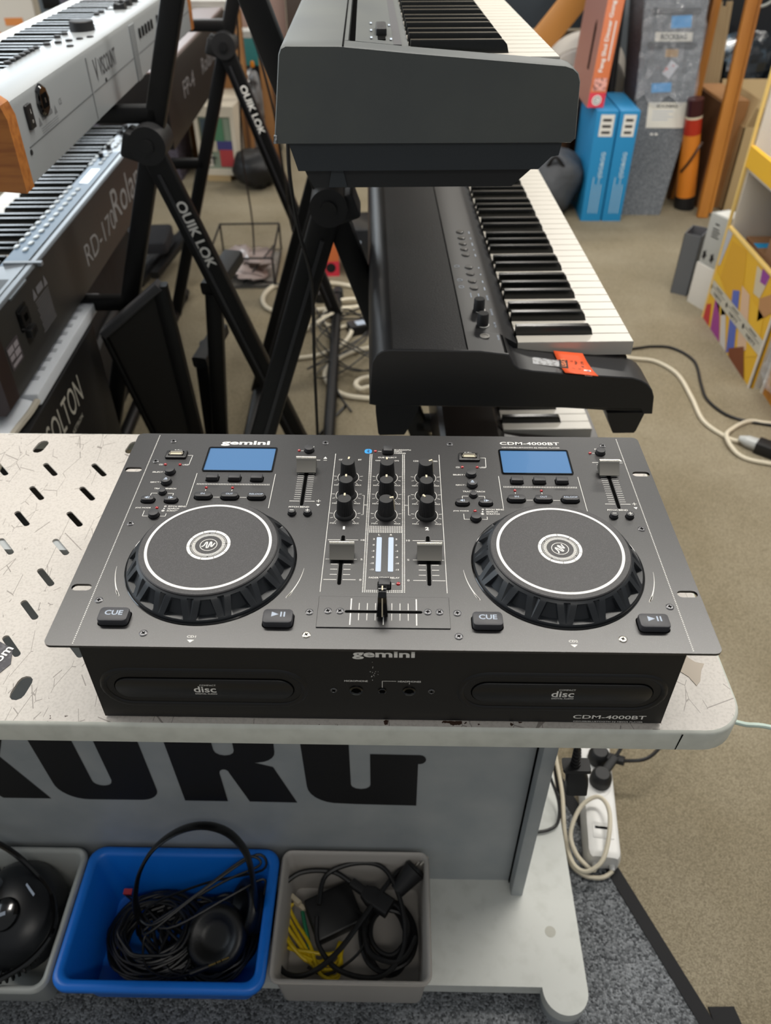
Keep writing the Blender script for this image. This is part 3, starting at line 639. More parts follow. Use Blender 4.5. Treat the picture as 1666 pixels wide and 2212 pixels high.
for xx, ww in ((-15.2, 0), (-13.6, 0), (15.2, 0), (16.8, 0)):
    for k in range(120): wp.quad((xx - 0.42) * mm, (xx + 0.42) * mm, (-77 + k * 1.5 - 0.42) * mm, (-77 + k * 1.5 + 0.42) * mm, PZ)
for r_ in range(6):
    for k in range(19): xx = -12.0 + k * 1.45; wp.quad((xx - 0.4) * mm, (xx + 0.4) * mm, (-8.4 + r_ * 1.5 - 0.42) * mm, (-8.4 + r_ * 1.5 + 0.42) * mm, PZ)
for r_ in range(2):
    for k in range(19): xx = -12.0 + k * 1.45; wp.quad((xx - 0.4) * mm, (xx + 0.4) * mm, (-77 + r_ * 1.5 - 0.42) * mm, (-77 + r_ * 1.5 + 0.42) * mm, PZ)
# bluetooth
o = MB().prism(rrect(-20.6 * mm, -13.8 * mm, 103.0 * mm, 110.2 * mm, 2.6 * mm), PH + 0.00008, PH + 0.00016).build('bluetooth_badge', MT['bt'], dj)
q = MB(); bx, by, z = -17.2, 106.6, PH + 0.0002
for a_, b_ in (((-1.4, 1.2), (1.3, -1.3)), ((1.3, -1.3), (0, -2.5)), ((0, -2.5), (0, 2.5)), ((0, 2.5), (1.3, 1.3)), ((1.3, 1.3), (-1.4, -1.2))): q.line((bx + a_[0]) * mm, (by + a_[1]) * mm, (bx + b_[0]) * mm, (by + b_[1]) * mm, 0.45 * mm, z)
q.build('rune', MT['vinyl'], o)
led(-10.5, 106.6, 1.6); L_(-8.0, 106.6, -4.8, 106.6); rect_btn(1.4, 106.2, 8.6, 8.2, 4.6, 0.7, MT['btn'])
for k, (t, w) in enumerate((('BLUETOOTH', 15.5), ('INPUT', 7.6), ('PAIRING', 10.6))): TX(t, 7.4, 109.2 - k * 2.6, 1.75, w, 'l')
# channel faders
for x, sgn in ((-33.7, 1), (36.0, -1)):
    MB().prism(pill(x * mm, -68.4 * mm, x * mm, -14.2 * mm, 1.5 * mm), PH + 0.00008, PH + 0.00013).build('fader_slot', MT['dark'], dj)
    for k in range(9):
        yy = -18.2 - k * 5.75; big = k in (0, 4, 8); w = 12.5 if big else 8.0
        L_(x - w, yy, x - 2.4, yy, 0.5); L_(x + 2.4, yy, x + w, yy, 0.5)
    for t, yy in (('10', -18.2), ('5', -41.2), ('0', -64.2)): TX(t, x + sgn * 16.2, yy, 1.9, 3.0 if t == '10' else 1.7)
    cap(x + 0.6, -38.0, 'channel_fader')
# level meters
for x, lab in ((-3.9, 'L'), (5.8, 'R')):
    MB().prism(rrect((x - 2.1) * mm, (x + 2.1) * mm, -55.0 * mm, -14.6 * mm, 0.9 * mm), PH + 0.00008, PH + 0.0003).build('level_meter', MT['vu'], dj)
    TX(lab, x, -11.4, 2.0, 1.7)
for k, t in enumerate(('3', '0', '-3', '-8', '-10', '-13')):
    yy = -16.8 - k * 7.15; TX(t, -7.6, yy, 1.75, 1.4 if len(t) == 1 else (2.2 if len(t) == 2 else 3.0), 'r'); TX(t, 9.4, yy, 1.75, 1.4 if len(t) == 1 else (2.2 if len(t) == 2 else 3.0), 'l')
TX('FADER START RELAY', 1.0, -61.6, 1.75, 24.0)
rect_btn(1.3, -70.0, 9.0, 7.6, 5.0, 0.7, MT['btn']); led(12.0, -68.2, 1.7); L_(7.0, -68.2, 9.2, -68.2)
# crossfader
xp = MB().rbox(-47.9 * mm, 50.3 * mm, -113.8 * mm, -82.6 * mm, PH, PH + 0.9 * mm, 0.6 * mm, 0.3 * mm).build('crossfader_panel', MT['plate'], dj, angle=10)
wx = MB(); zx = PH + 1.02 * mm
MB().prism(pill(-26.4 * mm, -98.2 * mm, 28.8 * mm, -98.2 * mm, 1.3 * mm), PH + 0.9 * mm, PH + 0.97 * mm).build('fader_slot', MT['dark'], xp)
for k in range(9):
    x = -23.2 + k * 6.1; big = k in (0, 8); h_ = 13.2 if big else 8.6
    if k == 4: continue
    wx.line(x * mm, (-98.2 - h_) * mm, x * mm, -100 * mm, (0.9 if big else 0.5) * mm, zx); wx.line(x * mm, -96.4 * mm, x * mm, (-98.2 + h_) * mm, (0.9 if big else 0.5) * mm, zx)
wx.line(1.2 * mm, -111 * mm, 1.2 * mm, -101 * mm, 0.6 * mm, zx)
wx.build('markings', MT['white'], xp)
T = Matrix.Translation((0.4 * mm, -98.2 * mm, PH + 0.9 * mm))
o = MB().box(-0.9 * mm, 0.9 * mm, -2 * mm, 2 * mm, 0, 5 * mm, T).build('crossfader', MT['dark'], dj)
prof = [(-7.0, 2.2), (7.0, 2.2), (4.6, 19.0), (3.6, 24.0), (2.0, 25.2), (-2.0, 25.2), (-3.6, 24.0), (-4.6, 19.0)]
rings = [[(sx * w * mm, p * mm, q * mm) for p, q in prof] for sx, w in ((-1, 4.2), (-1, 3.0), (1, 3.0), (1, 4.2))]
mbx = MB(); mbx.loft([[(x_ * (4.4 - 0.055 * q) / 4.4, p, q_) for (x_, p, q_), (p2, q) in zip(r, prof)] for r in rings][::1], M=T); mbx.build('cap', MT['gloss'], o, angle=50)
MB().box(-0.45 * mm, 0.45 * mm, -2.2 * mm, 2.2 * mm, 25.1 * mm, 25.4 * mm, T).build('pointer_line', MT['ivory'], o)
MB().prism([(-7.4, 2.4), (-7.0, 2.4), (-4.0, 14.6), (-4.4, 14.6)] and [(p * mm, q * mm) for p, q in ((-7.5, 2.6), (-7.0, 2.6), (-4.5, 19.2), (-5.0, 19.2))], -0.45 * mm, 0.45 * mm, 'x', T).build('pointer_line', MT['ivory'], o)
wp.build('printed_markings', MT['white'], dj, smooth=False)
SCR = [(-204.9, 120.6, 0), (-214.1, 88.0, 0), (-214, -0.4, 0), (-214, -88.9, 0), (-172, -121, 0), (-54.1, -120.6, 1), (-53.9, -98.5, 0), (60.3, 119.4, 0), (-58.6, 119.8, 0), (205.6, 119.2, 0),
       (214.6, -0.8, 0), (215, -89, 0), (55.8, -120.5, 0), (173.2, -121.2, 1), (55.9, -98, 0)]
for x, y, s_ in SCR: screw(x, y, MT['steel'] if s_ else MT['darksteel'])
for x in (-40.1, -31.2, 34.0, 42.7): screw(x, -98.0, MT['darksteel'], PH + 0.9 * mm)
# front panel
YFP = -0.1287
FF = frame((0, YFP, 0), (0, -1, 0), (1, 0, 0))
def onfront(x, z): return FF @ Matrix.Translation((x * mm, z * mm, 0))
for cx in (-134.3, 136.0):
    sh = []
    for off, dep in ((11.2, 0.0), (9.6, 1.4), (7.6, 1.4), (6.0, 0.2)):
        sh.append([(p, q, dep * mm) for p, q in pill((cx - 56.5) * mm, 39.0 * mm, (cx + 56.5) * mm, 39.0 * mm, (11.6 + off) * mm, 10)])
    MB().loft(sh, False, False, M=FF).build('embossed_surround', MT['black'], dj, angle=60)
    MB().prism(pill((cx - 56.5) * mm, 38.6 * mm, (cx + 56.5) * mm, 38.6 * mm, 12.0 * mm, 12), 0.0001, 0.0003, M=FF).build('tray_gap', MT['dark'], dj)
    o = MB().loft([[(p, q, z) for p, q in pill((cx - 56.5) * mm, 38.6 * mm, (cx + 56.5) * mm, 38.6 * mm, r * mm, 12)] for r, z in ((11.2, 0.0), (11.2, 0.0009), (10.7, 0.0013))], M=FF).build('disc_tray', MT['tray'], dj, angle=60)
    q = MB(); q.text('COMPACT', (cx + 3.4) * mm, 43.6 * mm, 12.4 * mm, 1.7 * mm, 0.0014, bold=0.01, M=FF); q.text('disc', cx * mm + 0.6 * mm, 38.6 * mm, 17.0 * mm, 7.2 * mm, 0.0014, bold=0.015, M=FF); q.text('DIGITAL AUDIO', (cx + 1.0) * mm, 33.3 * mm, 16.6 * mm, 1.7 * mm, 0.0014, bold=0.01, M=FF)
    q.build('logo', MT['white'], o)
for x, r_ in ((-19.0, 5.2), (0.7, 3.2), (21.0, 5.0)):
    o = MB().lathe([(r_ * mm, 0), (r_ * mm, 0.8 * mm), (r_ * 0.72 * mm, 1.2 * mm), (r_ * 0.6 * mm, 0.2 * mm)], 24, M=onfront(x, 38.4), cap0=False, cap1=False).build('jack_socket', MT['gloss'], dj)
    MB().prism(circ(0, 0, r_ * 0.6 * mm, 16), 0.0001, 0.0004, M=onfront(x, 38.4)).build('socket_hole', MT['dark'], o)
for x in (-36.1, 37.8): screw(0, 0, MT['darksteel'], r=2.7, M=onfront(x, 38.2))
q = MB(); q.text('gemini', 1.8 * mm, 79.8 * mm, 45.4 * mm, 9.4 * mm, 0.0002, bold=0.03, M=FF)
q.text('MICROPHONE', -18.9 * mm, 49.7 * mm, 17.6 * mm, 1.9 * mm, 0.0002, bold=0.02, M=FF); q.text('HEADPHONES', 21.0 * mm, 49.8 * mm, 17.2 * mm, 1.9 * mm, 0.0002, bold=0.02, M=FF)
q.line(0.7 * mm, 42.2 * mm, 0.7 * mm, 50 * mm, 0.45 * mm, 0.0002, FF); q.line(0.5 * mm, 50 * mm, 11.2 * mm, 50 * mm, 0.45 * mm, 0.0002, FF); q.line(21 * mm, 46.6 * mm, 21 * mm, 48.4 * mm, 0.4 * mm, 0.0002, FF)
q.text('CDM-4000BT', 177.2 * mm, 8.9 * mm, 56.4 * mm, 4.6 * mm, 0.0002, bold=0.012, M=FF); q.text('CD/USB/BLUETOOTH DJ MEDIA PLAYER', 177.0 * mm, 2.9 * mm, 54.2 * mm, 1.8 * mm, 0.0002, bold=0.01, M=FF)
for _ in range(16): q.quad(*[v for x_ in (rnd.gauss(-5.5, 1.6),) for v in (x_ * mm, (x_ + rnd.uniform(0.2, 0.7)) * mm)], *[v for z_ in (rnd.gauss(58, 5.0),) for v in (z_ * mm, (z_ + rnd.uniform(0.2, 0.9)) * mm)], 0.0002, FF)
q.build('front_lettering', MT['white'], dj, smooth=False)

# ------------------------------------------------------------------ keyboards
# local frame of a keyboard: x = 0 at the front edge of the white keys (player on +x side), y = 0 at the bass end, z = 0 at white-key top
WP = 0.0235
OCT = 7 * WP
SEMI = OCT / 12
def black_centres(n_white):
    """y of black-key centres for a board that starts on A0 (white index 0 = A)"""
    out = []
    for o in range(-1, 9):
        y0 = (2 + 7 * o) * WP            # y of each C
        for k in (1, 3, 6, 8, 10):
            y = y0 + SEMI * (k + 0.5)
            if 0.3 * WP < y < (n_white - 0.6) * WP: out.append(y)
    return sorted(out)
_wk = {}
BKM = None
def make_keys(parent, n_white=52, skip_below=None, start=0, length=0.15):
    global BKM
    bc = black_centres(52)
    for i in range(start, n_white):
        y0 = i * WP; y1 = y0 + WP
        a = next((c for c in bc if abs(c - y0) < 0.011), None); b = next((c for c in bc if abs(c - y1) < 0.011), None)
        na = 0 if a is None else round(a + 0.0063 - y0, 4); nb = 0 if b is None else round(y1 - (b - 0.0063), 4)
        if i == 51: nb = 0
        key = (na, nb, length)
        if key not in _wk:
            g = 0.0006; w = WP - g
            poly = [(-length, max(g, na)), (-0.049, max(g, na)), (-0.049, g), (0, g), (0, w), (-0.049, w), (-0.049, WP - max(g, nb)), (-length, WP - max(g, nb))]
            pin = [(x - (0.0008 if x == 0 else 0), y + (0.0004 if y < WP / 2 else -0.0004)) for x, y in poly]
            mb = MB().loft([[(x, y, -0.019) for x, y in poly], [(x, y, -0.0008) for x, y in poly], [(x, y, 0.0) for x, y in pin]])
            o = mb.build('white_key', MT['wkey'], parent, smooth=False); _wk[key] = o.data
        else:
            o = bpy.data.objects.new('white_key', _wk[key]); COL.objects.link(o); o.parent = parent
        o.location = (0, y0, 0)
    for c in bc:
        if c < start * WP or c > n_white * WP: continue
        if BKM is None:
            w0, w1 = 0.0057, 0.0043
            rg = lambda x0, x1, w, z: [(x0, -w, z), (x1, -w, z), (x1, w, z), (x0, w, z)]
            mb = MB().loft([rg(-0.15, -0.0495, w0, -0.012), rg(-0.15, -0.0495, w0, 0.0005), rg(-0.15, -0.0515, w1 + 0.0005, 0.0075), rg(-0.15, -0.0545, w1, 0.0105), rg(-0.15, -0.0565, w1 - 0.0008, 0.0115)])
            o = mb.build('black_key', MT['bkey'], parent, smooth=True, angle=28); BKM = o.data
        else:
            o = bpy.data.objects.new('black_key', BKM); COL.objects.link(o); o.parent = parent
        o.location = (0, c, 0)
RZ = math.radians(2.15)
def m2(pts): return [(p * mm, q * mm) for p, q in pts]

# ---- lower stage piano on the right
pl = thing('stage_piano', 'black stage piano on the middle tier with an orange price tag on its end', 'digital piano', (0.3146, 0.4246, 0.7817), RZ)
make_keys(pl)
LEN = 1.222
cheek = [(-343, -56), (-341, -20), (-339, 4), (-334, 14), (-327, 19), (-318, 21), (-207, 21.5), (-171, 14), (-168, 8), (-163, -1), (-156, -6.5), (-139, -9.8), (-100, -14.3), (-50, -18.3), (-12, -21.4), (0, -25.5), (9, -31), (17, -40), (21.5, -50), (25, -76), (-343, -76)]
cheek = [(-343, -56), (-341, -20), (-339, 4), (-334, 14), (-327, 19), (-318, 21), (-207, 18), (-171, 13), (-168, 8), (-163, -1), (-156, -6.5), (-139, -9.8), (-100, -14.3), (-50, -18.3), (-12, -21.4), (0, -25.5), (9, -31), (17, -40), (21.5, -50), (25, -76), (14, -76), (8, -68), (-335, -58)]
def cheek_mesh(y0, y1, ch, bev=0.0012):
    n = len(ch); cx = sum(p for p, q in ch) / n; cz = sum(q for p, q in ch) / n
    mb = MB()
    inn = []
    for i in range(n):
        a, b, c = ch[i - 1], ch[i], ch[(i + 1) % n]
        d1 = Vector((b[0] - a[0], b[1] - a[1])).normalized(); d2 = Vector((c[0] - b[0], c[1] - b[1])).normalized()
        t = (d1 + d2).normalized() if (d1 + d2).length > 1e-6 else d1
        nn = Vector((t.y, -t.x)); inn.append((b[0] + nn.x * 1.2, b[1] + nn.y * 1.2))
    rings = [[(p * mm, y0, q * mm) for p, q in inn], [(p * mm, y0 + bev, q * mm) for p, q in ch], [(p * mm, y1, q * mm) for p, q in ch]]
    mb.loft(rings)
    return mb
cheek_mesh(-0.055, -0.0515, cheek).build('end_cheek', MT['pianoblk'], pl, angle=35)
MB().prism(m2([(-172, 12), (-168, 8), (-163, -1), (-156, -6.5), (-139, -9.8), (-100, -14.3), (-50, -18.3), (-12, -21.4), (0, -25.5), (9, -31), (17, -40), (21.5, -50), (25, -76), (-172, -60)]), -0.0515, -0.0005, 'y').build('cheek_block', MT['pianoblk'], pl, angle=35)
MB().prism(m2(cheek), LEN + 0.001, LEN + 0.05, 'y').build('end_cheek', MT['pianoblk'], pl, angle=35)
back = [(-343, -56), (-341, -20), (-339, 4), (-334, 14), (-327, 19), (-318, 21), (-314, 20.8), (-314, -50)]
MB().prism(m2(back), -0.0515, LEN + 0.001, 'y').build('back_cover', MT['pianoblk'], pl, angle=35)
MB().prism(m2([(-314, 19.6), (-222, 17.2), (-222, 5), (-314, 5)]), -0.0512, LEN + 0.001, 'y').build('speaker_grille', MT['grill'], pl, smooth=False)
MB().prism(m2([(-221, 17.6), (-176, 13.6), (-168, 8), (-152, -1), (-151, -20), (-221, -20)]), -0.0005, LEN + 0.001, 'y').build('control_panel', MT['pianoblk'], pl, angle=35)
MB().prism(m2([(-221, 17.6), (-176, 13.6), (-170, 8), (-166, -3), (-166, -20), (-221, -20)]), -0.0515, -0.0005, 'y').build('panel_end', MT['pianoblk'], pl, angle=35)
MB().prism(m2([(-314, -20), (-150, -20), (-150, -21), (-5, -22), (-4, -45), (-8, -66), (-340, -58)]), -0.0005, LEN + 0.001, 'y').build('case_bottom', MT['pianoblk'], pl, angle=35)
for s_ in ((-221.8, -220.6, 17.9),): MB().prism(m2([(-222.0, 18.0), (-220.8, 18.0), (-220.8, 16), (-222.0, 16)]), -0.052, LEN, 'y').build('panel_seam', MT['dark'], pl)
for y0 in (-0.054, LEN - 0.01):
    MB().loft([[(x * mm, y, z * mm) for x, y in ((x0, y0), (x1, y0), (x1, y0 + 0.05), (x0, y0 + 0.05))] for x0, x1, z in ((-335, -279, -58), (-335, -281, -68), (-332, -296, -101), (-330, -298, -104))][::-1]).build('foot', MT['pianoblk'], pl)
    MB().loft([[(x * mm, y, z * mm) for x, y in ((x0, y0), (x1, y0), (x1, y0 + 0.05), (x0, y0 + 0.05))] for x0, x1, z in ((-34, 15, -74), (-33, 14, -79), (-23, 9, -102), (-21, 7, -105.5))][::-1]).build('foot', MT['pianoblk'], pl)
def panel_z(x): return (17.6 - (x + 221) * 0.0889) * mm
for y in (347, 322, 298, 275.5, 253, 206, 182.5, 157, 133.5):
    o = MB().lathe([(6.4 * mm, 0), (6.4 * mm, 1.4 * mm), (5.6 * mm, 2.0 * mm)], 18, (-194 * mm, y * mm, panel_z(-194)), cap0=False).build('panel_button', mat('smoked_translucent_button', '6d6b68', 0.25, coat=0.3) if y == 347 else bpy.data.materials['smoked_translucent_button'], pl)
for y in (68.6, 25.5):
    o = MB().lathe([(8.6 * mm, 0), (8.6 * mm, 0.4 * mm)], 20, (-195 * mm, (y - 5) * mm, panel_z(-195)), cap0=False).build('knob_ring', MT['white'], pl)
    MB().lathe([(7.6 * mm, 0.3 * mm), (7.2 * mm, 15.5 * mm), (6.6 * mm, 16.5 * mm)], 24, (-195 * mm, (y - 5) * mm, panel_z(-195)), cap0=False).build('dial', MT['rubber'], pl)
o = MB().lathe([(6.2 * mm, 0), (6.2 * mm, 1.2 * mm), (4.6 * mm, 1.2 * mm), (4.4 * mm, 0.4 * mm)], 20, (-196 * mm, -12 * mm, panel_z(-196)), cap0=False).build('power_button', mat('pale_ring_plastic', '8d8a84', 0.3), pl)
q = MB(); FP = Matrix.Translation((0, 0, 0)) @ Matrix.Rotation(math.radians(90), 4, 'Z')
def ptxt(s, x, y, w, h): q.text(s, 0, 0, w * mm, h * mm, 0, bold=0.01, M=Matrix.Translation((x * mm, y * mm, panel_z(x) + 0.0003)) @ Matrix.Rotation(PI / 2, 4, 'Z'))
for n_, y in ((4, 347), (3, 322), (5, 298), (2, 275), (4, 253), (2, 206), (2, 182), (3, 157), (4, 133)): q.line(-179 * mm, (y - n_ * 1.2) * mm, -179 * mm, (y + n_ * 1.2) * mm, 1.6 * mm, panel_z(-179) + 0.0003)
for s, y in (('REVERB', 104), ('BALANCE', 60), ('VOLUME', 22), ('POWER', -12)): ptxt(s, -178.5, y, 2.6 * len(s), 2.6)
for x in (-201, -190): q.line(x * mm, 101 * mm, x * mm, 115 * mm, 1.4 * mm, panel_z(x) + 0.0003)
for s, y in ((1, 206), (2, 157), (3, 133.5)): q.ring(-212 * mm, y * mm, 3.2 * mm, 4.2 * mm, panel_z(-212) + 0.0003, 12)
q.build('panel_lettering', MT['greyp'], pl, smooth=False)
# orange price tag held with clear tape on the cheek
tg = thing('price_tag', 'orange handwritten price tag reading USATO taped to the stage piano end', 'price tag', (0.3146, 0.4246, 0.7817), RZ)
def cz(x): # height of cheek top at x (mm)
    pts = [(-156, -6.5), (-139, -9.8), (-100, -14.3), (-50, -18.3), (-12, -21.4)]
    for (a, za), (b, zb) in zip(pts[:-1], pts[1:]):
        if a <= x <= b: return za + (zb - za) * (x - a) / (b - a)
    return -21.4
ORG = mat('orange_tag_paper', 'ee5a22', 0.6)
corners = [(-104, -4), (-66, -6), (-58, -62), (-99, -58)]
rows = []
for i in range(9):
    t = i / 8; row = []
    for j in range(5):
        s_ = j / 4
        xa = corners[0][0] + (corners[3][0] - corners[0][0]) * t; xb = corners[1][0] + (corners[2][0] - corners[1][0]) * t
        ya = corners[0][1] + (corners[3][1] - corners[0][1]) * t; yb = corners[1][1] + (corners[2][1] - corners[1][1]) * t
        x = xa + (xb - xa) * s_; y = ya + (yb - ya) * s_
        z = cz(x) + 0.8 + (2.8 * (1 - t * 3) if t < 0.33 else 0) + (2.2 * max(0, t - 0.7) / 0.3)
        row.append((x * mm, y * mm, z * mm))
    rows.append(row)
vs_ = [p for r in rows for p in r]; fs_ = [(i * 5 + j, (i + 1) * 5 + j, (i + 1) * 5 + j + 1, i * 5 + j + 1) for i in range(8) for j in range(4)]
o = MB().add(vs_, fs_).build('tag_paper', ORG, tg)
sol = o.modifiers.new('thickness', 'SOLIDIFY'); sol.thickness = 0.0004; sol.offset = 1
TGM = lambda x, y, dz=1.5, rz=PI / 2: Matrix.Translation((x * mm, y * mm, (cz(x) + dz) * mm)) @ Matrix.Rotation(math.radians(4.6), 4, 'Y') @ Matrix.Rotation(rz - 0.12, 4, 'Z')
MB().quad(-0.019, 0.019, -0.0055, 0.0055, 0, TGM(-95, -26)).build('black_band', MT['vinyl'], tg)
MB().text('USATO', 0, 0, 0.026, 0.0062, 0.0003, bold=0.03, M=TGM(-95, -27)).build('lettering', mat('tag_orange_letters', 'f08a5a', 0.6), tg)
q = MB()
q.text('A. CAMPELLIN', 0, 0, 0.021, 0.004, 0, bold=0.02, M=TGM(-98, -49, 1.6, 0)); q.line(-0.01, -0.003, 0.01, -0.003, 0.0005, 0, M=TGM(-98, -49, 1.6, 0))
q.text('tasti', 0, 0, 0.011, 0.004, 0.0, shear=0.3, M=TGM(-84, -20)); q.text('legger', 0, 0, 0.014, 0.004, 0.0, shear=0.3, M=TGM(-79, -26)); q.text('SP 201', 0, 0, 0.016, 0.0042, 0, shear=0.2, M=TGM(-78, -50)); q.text('KSELI', 0, 0, 0.014, 0.0038, 0, shear=0.2, M=TGM(-86, -49))
q.text('€ 290,00', 0, 0, 0.026, 0.0042, 0, shear=0.25, M=TGM(-70.5, -26)); q.build('handwriting', mat('dark_pen_ink', '3a1c12', 0.6), tg, smooth=False)
MB().quad(-0.008, 0.008, -0.0045, 0.0045, 0, TGM(-69, -53, 1.7)).build('white_label', MT['paperw'], tg)
MB().text('005855', 0, 0, 0.013, 0.0035, 0.0002, bold=0.02, M=TGM(-68, -53, 1.75)).build('label_number', mat('blue_pen_ink', '2a3478', 0.6), tg)
MB().quad(-0.009, 0.009, -0.018, 0.018, 0, TGM(-117, -30, 0.8)).build('clear_tape', mat('crumpled_clear_tape', '9a9da0', 0.25, var=(160, '3c3c3e', 0.45, 0.6), alpha=0.75), tg)

# ---- upper stage piano
pu = thing('stage_piano', 'charcoal digital piano on the top tier, seen from its flat grey end', 'digital piano', (0.1704, 0.4051, 1.107), RZ)
make_keys(pu)
ch2 = [(-292, -73), (-291, -66), (-280.5, 8), (-278, 13.5), (-273, 16), (-222, 15.6), (-194, 13.3), (-150, 9.4), (0, -2.2), (8, -4.6), (14, -9.5), (17, -17), (20.4, -70), (16, -74)]
cheek_mesh(-0.03, -0.0005, ch2, 0.003).build('end_cheek', MT['pianogrey'], pu, angle=35)
MB().prism(m2(ch2), LEN + 0.001, LEN + 0.03, 'y').build('end_cheek', MT['pianogrey'], pu, angle=35)
MB().prism(m2([(-292, -73), (-291, -66), (-280.5, 8), (-278, 13.5), (-273, 16), (-213, 15.2), (-213, -70)]), -0.0005, LEN + 0.001, 'y').build('rear_cover', MT['pianogrey'], pu, angle=35)
MB().prism(m2([(-213, 4), (-206, 4), (-206, -60), (-213, -60)]), -0.0005, LEN + 0.001, 'y').build('music_rest_slot', MT['dark'], pu)
MB().prism(m2([(-206, 14.6), (-168, 11.2), (-152, 6), (-151, -70), (-206, -70)]), -0.0005, LEN + 0.001, 'y').build('control_panel', MT['pianogrey'], pu, angle=35)
MB().prism(m2([(-168, 11.4), (-160, 11.2), (-160, 3), (-168, 3)]), -0.0005, LEN, 'y').build('fallboard_strip', mat('dark_grey_strip', '4a4a4d', 0.5), pu)
MB().prism(m2([(-151, -20), (14, -21), (19, -70), (-151, -70)]), -0.0005, LEN + 0.001, 'y').build('key_bed', MT['pianogrey'], pu)
MB().prism(m2([(-218.5, 15.7), (-216.8, 15.7), (-216.8, 15.2), (-218.5, 15.2)]), -0.04 + 0.01, LEN, 'y').build('panel_seam', MT['dark'], pu)
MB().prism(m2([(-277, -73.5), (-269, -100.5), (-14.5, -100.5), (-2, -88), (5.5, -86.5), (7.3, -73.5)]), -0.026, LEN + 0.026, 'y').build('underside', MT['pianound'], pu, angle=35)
MB().prism(m2([(-263, -100.8), (-254, -119.5), (-40, -119.5), (-19.5, -100.8)]), -0.02, LEN + 0.02, 'y').build('speaker_box', mat('black_bottom_plastic', '131619', 0.65), pu)
MB().loft([[(x * mm, y * mm, z * mm) for x, y in ((x0, -21.5), (x1, -21.5), (x1, -10), (x0, -10))] for x0, x1, z in ((-238, -218, -118.8), (-234, -222, -101.0))][::1]).build('rib', MT['pianound'], pu)
o = MB().box(-183.5 * mm, -175.5 * mm, 18 * mm, 120 * mm, 12.3 * mm, 13.0 * mm).build('volume_slider', MT['dark'], pu)
MB().rbox(-185 * mm, -174 * mm, 42 * mm, 88 * mm, 12.6 * mm, 19 * mm, 1.5 * mm, 1.5 * mm).build('slider_knob', MT['rubber'], o)
q = MB()
for x, y in ((-190, 112), (-190, 22), (-190, 66), (-170, 110), (-170, 24)): q.line(x * mm, (y - 5) * mm, x * mm, (y + 5) * mm, 0.0022, 0.0143 if x < -180 else 0.0125)
q.build('panel_lettering', MT['greyp'], pu, smooth=False)
MB().prism(m2([(-292.4, -72), (-289, -72), (-288, -64), (-291.2, -64)]), -0.0312, -0.029, 'y').build('chipped_corner', mat('scuffed_white', 'b5b8bb', 0.6, var=(400, '4a4d50', 0.4, 0.55)), pu)

# ---- third keyboard on the lowest tier, mostly hidden
p3 = thing('stage_piano', 'dark keyboard on the lowest tier under the black stage piano', 'digital piano', (KW(0.362, 0.60, 0.52).x, KW(0.362, 0.60, 0.52).y, 0.52), RZ)
make_keys(p3, 20)
MB().prism(m2([(-262, -80), (-260, 10), (-252, 16), (-165, 14), (-152, 2), (-151, -20), (15, -21), (18, -60), (10, -80)]), -0.001, 0.6, 'y').build('case', mat('dark_brown_black_case', '1d1816', 0.3), p3, angle=35)
MB().prism(m2([(-262, -80), (-260, 10), (-252, 16), (-165, 14), (-150, -4), (0, -22), (18, -30), (18, -60), (10, -80)]), -0.045, -0.001, 'y').build('end_cheek', mat('dark_brown_black_cheek', '1d1816', 0.3), p3, angle=35)

# ---- left row: player stands on the far left, treble end towards the camera
RL = math.radians(180 + 2.1)
def left_origin(u_front, v_treble, z): # key front edge at u, treble end of keys at v (near) -> bass origin is LEN further
    return KW(u_front, v_treble + LEN, z)
# upper: silver stage piano with wooden cheeks. u of key fronts
vz = 1.004
o_ = left_origin(-0.712, 0.645, vz)
pv = thing('stage_piano', 'silver stage piano with orange wooden end block, lettered VISCOUNT', 'digital piano', o_, RL)
make_keys(pv)
# in this frame local x = -(u + 0.712), local y = LEN - (v - 0.645)
def lv(u, v): return (-(u + 0.712), LEN - (v - 0.645))
topx = [(-0.244, 0.021 - 0.105), (-0.244, 0.010), (-0.241, 0.017), (-0.234, 0.021), (-0.165, 0.019), (-0.152, 0.010), (-0.151, -0.02), (-0.151, -0.07), (-0.236, -0.084)]
MB().prism(topx, -0.005, LEN + 0.03, 'y').build('metal_case', MT['silver'], pv, angle=35)
MB().prism([(-0.151, -0.02), (0.02, -0.022), (0.025, -0.06), (-0.151, -0.07)], -0.005, LEN + 0.03, 'y').build('key_bed', MT['silver'], pv)
wchk = [(-0.246, -0.086), (-0.2475, 0.004), (-0.243, 0.020), (-0.235, 0.026), (-0.16, 0.022), (-0.10, 0.004), (0.02, -0.004), (0.03, -0.02), (0.03, -0.06), (-0.10, -0.075)]
for y0 in (LEN + 0.03, -0.035): MB().prism(wchk, y0, y0 + 0.03, 'y').build('wooden_cheek', MT['wood'], pv, angle=35)
VB = frame(KW(0, 0, 0), (1, 0, 0), (0, 1, 0))
def bk(u, v, z):  # matrix on the back face of a left-row keyboard in its local frame, text reading along +y of the row
    x, y = lv(u, v); return Matrix.Translation((x - 0.0004, y, z - vz)) @ Matrix(((0, 0, -1, 0), (-1, 0, 0, 0), (0, 1, 0, 0), (0, 0, 0, 1)))
UB = -0.468
MB().box(-0.62, 0.62, -0.0006, 0.0006, 0, 0.0004, bk(UB, 1.26, 0.961)).build('case_seam', mat('dark_grey_seam', '55585a', 0.5), pv)
for v in (1.262, 1.276, 1.290): MB().rbox(-0.004, 0.004, -0.05, 0.045, 0, 0.002, 0.001, M=bk(UB, v, 0.970)).build('rib', MT['silver'], pv)
for v in (0.958,): MB().box(-0.003, 0.003, -0.048, 0.045, 0, 0.0008, bk(UB, v, 0.968)).build('rib', MT['silver'], pv)
